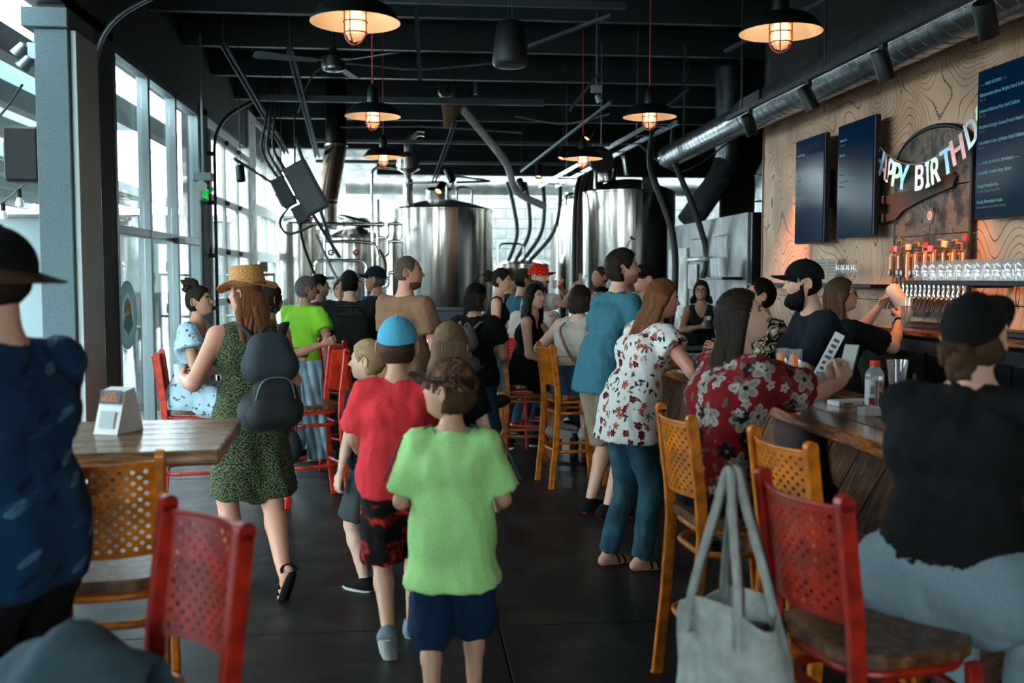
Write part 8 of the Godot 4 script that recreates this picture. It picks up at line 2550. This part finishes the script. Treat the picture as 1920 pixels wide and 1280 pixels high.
func backpack(at: Transform3D, label: String, c1: Color, c2: Color, key: String) -> void:
	var t := thing("backpack", label, "backpack")
	t.transform = at
	var m1 := tri(mat(key + "_fabric", c1, 0.8), noise_tex("weave", 0.03, [], 256), 4.0, false)
	var m2 := tri(mat(key + "_trim", c2, 0.8), noise_tex("weave", 0.03, [], 256), 4.0, false)
	var F := Field.new(Vector3(-0.25, -0.3, -0.2), Vector3(0.25, 0.3, 0.25), 0.014)
	F.cap(Vector3(-0.07, -0.17, 0), Vector3(0.07, -0.17, 0), 0.1, 0.1, 0.06)
	F.cap(Vector3(-0.06, 0.06, 0), Vector3(0.06, 0.06, 0), 0.09, 0.09, 0.06)
	F.cap(Vector3(-0.04, 0.16, -0.02), Vector3(0.04, 0.16, -0.02), 0.07, 0.07, 0.05)
	var b := MB.new()
	F.net(b)
	part(t, "main_bag", b, m1)
	var G := Field.new(Vector3(-0.22, -0.32, -0.05), Vector3(0.22, 0.15, 0.25), 0.014)
	G.cap(Vector3(-0.07, -0.18, 0.07), Vector3(0.07, -0.18, 0.07), 0.07, 0.07, 0.05)
	G.cap(Vector3(-0.05, -0.06, 0.06), Vector3(0.05, -0.06, 0.06), 0.06, 0.06, 0.05)
	var p := MB.new()
	G.net(p)
	part(t, "front_pocket", p, m2)
	pipe(t, "top_handle", curve([Vector3(-0.04, 0.21, -0.05), Vector3(0, 0.26, -0.06), Vector3(0.04, 0.21, -0.05)]), 0.01, m2, 8)
	pipe(t, "zip", curve([Vector3(-0.1, -0.1, 0.1), Vector3(-0.06, 0.0, 0.12), Vector3(0.06, 0.0, 0.12), Vector3(0.1, -0.1, 0.1)]), 0.004, mat("zip_grey", Color(0.35, 0.38, 0.4), 0.4), 6)
	for q in [-1.0, 1.0]:
		var s := MB.new()
		s.tube(curve([Vector3(q * 0.07, 0.2, -0.06), Vector3(q * 0.12, 0.27, -0.15), Vector3(q * 0.13, 0.2, -0.26), Vector3(q * 0.15, 0.0, -0.26), Vector3(q * 0.17, -0.15, -0.14), Vector3(q * 0.12, -0.22, -0.04)]), 0.026, 8, true, Vector2(1.0, 0.3))
		part(t, "shoulder_strap", s, m2)

func tumbler(called: String, at: Vector3, label: String, m: Material, tilt := Basis.IDENTITY, r := 0.036, hh := 0.14) -> void:
	var t := thing(called, label, "glass", at)
	t.basis = tilt
	var b := MB.new()
	b.lathe([Vector2(0, -hh * 0.5), Vector2(r * 0.8, -hh * 0.5), Vector2(r, hh * 0.5), Vector2(r * 0.93, hh * 0.5), Vector2(r * 0.74, -hh * 0.45), Vector2(0, -hh * 0.45)], Transform3D.IDENTITY, 20)
	part(t, "bowl", b, clear_glass)
	var c := MB.new()
	c.lathe([Vector2(0, -hh * 0.44), Vector2(r * 0.73, -hh * 0.44), Vector2(r * 0.84, hh * 0.2), Vector2(0, hh * 0.2)], Transform3D.IDENTITY, 18)
	part(t, "beer", c, m)

func build_props() -> void:
	var H := hand_at
	var beer: Material = mats["amber_beer"]
	var pal := func(k: String, side: int) -> Vector3: return H[k][side]
	tumbler("pint_glass", pal.call("redcap", 0) + Vector3(0.05, 0.02, 0), "beer glass raised by the man in the orange-red cap", beer)
	tumbler("pint_glass", pal.call("plaid", 1) + Vector3(-0.05, 0.02, 0), "beer glass held out by the plaid-shirted man", beer)
	tumbler("pint_glass", pal.call("drink", 1) + Vector3(-0.03, 0.02, 0), "beer glass at the lips of the man in the dark cap", beer, Basis(Vector3(0, 0, 1), 0.7))
	tumbler("stout_glass", pal.call("curl", 1) + Vector3(0.0, 0.03, 0.02), "glass of dark beer held by the curly-haired woman", mat("dark_beer", Color(0.05, 0.02, 0.012), 0.15), Basis.IDENTITY, 0.04, 0.13)
	# cup in the walking woman's hand
	var cup := thing("drink_cup", "small pale cup in the hand of the woman in the straw hat", "cup", pal.call("hat", 0) + Vector3(0.0, 0.02, 0))
	var cm := MB.new()
	cm.lathe([Vector2(0, -0.05), Vector2(0.03, -0.05), Vector2(0.037, 0.045), Vector2(0.039, 0.05), Vector2(0.033, 0.048), Vector2(0, 0.04)], Transform3D.IDENTITY, 20)
	part(cup, "wall", cm, mat("cup_white", Color(0.7, 0.74, 0.76), 0.4))
	# phone held by the woman in red
	var ph := thing("mobile_phone", "black mobile phone held up by the woman in the red floral shirt", "phone", (pal.call("phone", 0) + pal.call("phone", 1)) * 0.5 + Vector3(0.02, 0.03, 0.0), -62)
	var T := Basis(Vector3.RIGHT, -0.35)
	bx(ph, "case", Vector3.ZERO, Vector3(0.076, 0.15, 0.009), rubber, 0.004, T)
	bx(ph, "screen", T * Vector3(0, 0.003, 0.005), Vector3(0.068, 0.138, 0.001), emit("mobile_screen", Color(0.6, 0.66, 0.62), 0.4), 0, T)
	# white jug poured by the bartender
	var jg := thing("foam_jug", "white plastic jug tipped over the glass by the bartender", "jug", (pal.call("pour", 0) + pal.call("pour", 1)) * 0.5 + Vector3(0.03, 0.02, 0))
	var jm := MB.new()
	jm.lathe([Vector2(0, 0.11), Vector2(0.03, 0.11), Vector2(0.045, 0.09), Vector2(0.048, -0.03), Vector2(0.03, -0.07), Vector2(0.024, -0.11), Vector2(0, -0.11)], Transform3D(Basis(Vector3.RIGHT, -0.55) * Basis(Vector3(0, 0, 1), 0.35), Vector3.ZERO), 20)
	part(jg, "body", jm, mat("jug_white", Color(0.76, 0.72, 0.68), 0.5))
	# bags worn on backs
	var near := func(at: Array, yaw: float, y: float, back: float) -> Transform3D:
		var B := Basis(Vector3.UP, deg_to_rad(yaw))
		return Transform3D(B, Vector3(at[0], y, at[1]) + B * Vector3(0, 0, back))
	backpack(near.call([-0.79, -5.34], 22.0, 1.12, 0.2), "dark blue-grey backpack on the back of the woman in the straw hat", Color(0.1, 0.15, 0.18), Color(0.045, 0.055, 0.065), "travel_pack")
	var gp: Transform3D = near.call([0.5, -7.85], -30.0, 1.08, 0.17)
	gp.basis = gp.basis.scaled(Vector3(0.75, 0.75, 0.75))
	backpack(gp, "small grey backpack with pale straps on the black-haired woman", Color(0.3, 0.31, 0.31), Color(0.42, 0.42, 0.4), "grey_pack")
	# faded mountain print across the back of the charcoal shirt
	for o in get_children():
		if str(o.get_meta("label", "")).begins_with("man in charcoal"):
			var pm := mat("shirt_print", Color(0.055, 0.065, 0.065), 0.9)
			var pale := mat("shirt_print_pale", Color(0.2, 0.2, 0.18), 0.9)
			var lift := Transform3D(Basis(Vector3.RIGHT, -0.05), Vector3(0, 1.3, 0.128))
			var ms := MB.new()
			ms.prism(PackedVector2Array([Vector2(-0.13, 0), Vector2(-0.08, 0.035), Vector2(-0.05, 0.02), Vector2(0.0, 0.08), Vector2(0.03, 0.04), Vector2(0.05, 0.06), Vector2(0.13, 0)]), 0.012, lift)
			part(o, "shirt_print", ms, pm)
			for q in [0.085, 0.105]:
				var ln := MB.new()
				ln.box(lift * Vector3(0, q, 0.006), Vector3(0.26, 0.006, 0.012))
				part(o, "shirt_print", ln, pale)
	# crossbody bag of the woman in the crop top
	var cb := thing("crossbody_bag", "tan crossbody belt bag on the woman in the white crop top", "bag", Vector3(1.27, 0, -7.78), -42)
	var strap := MB.new()
	strap.tube(curve([Vector3(-0.07, 1.27, 0.0), Vector3(-0.05, 1.2, 0.1), Vector3(0.08, 1.0, 0.125), Vector3(0.2, 0.88, 0.06)]), 0.012, 6, true, Vector2(1.0, 0.35))
	part(cb, "strap", strap, mat("tan_strap", Color(0.5, 0.36, 0.25), 0.6))
	bx(cb, "pouch", Vector3(0.22, 0.86, 0.04), Vector3(0.1, 0.07, 0.12), mats["tan_strap"], 0.015)
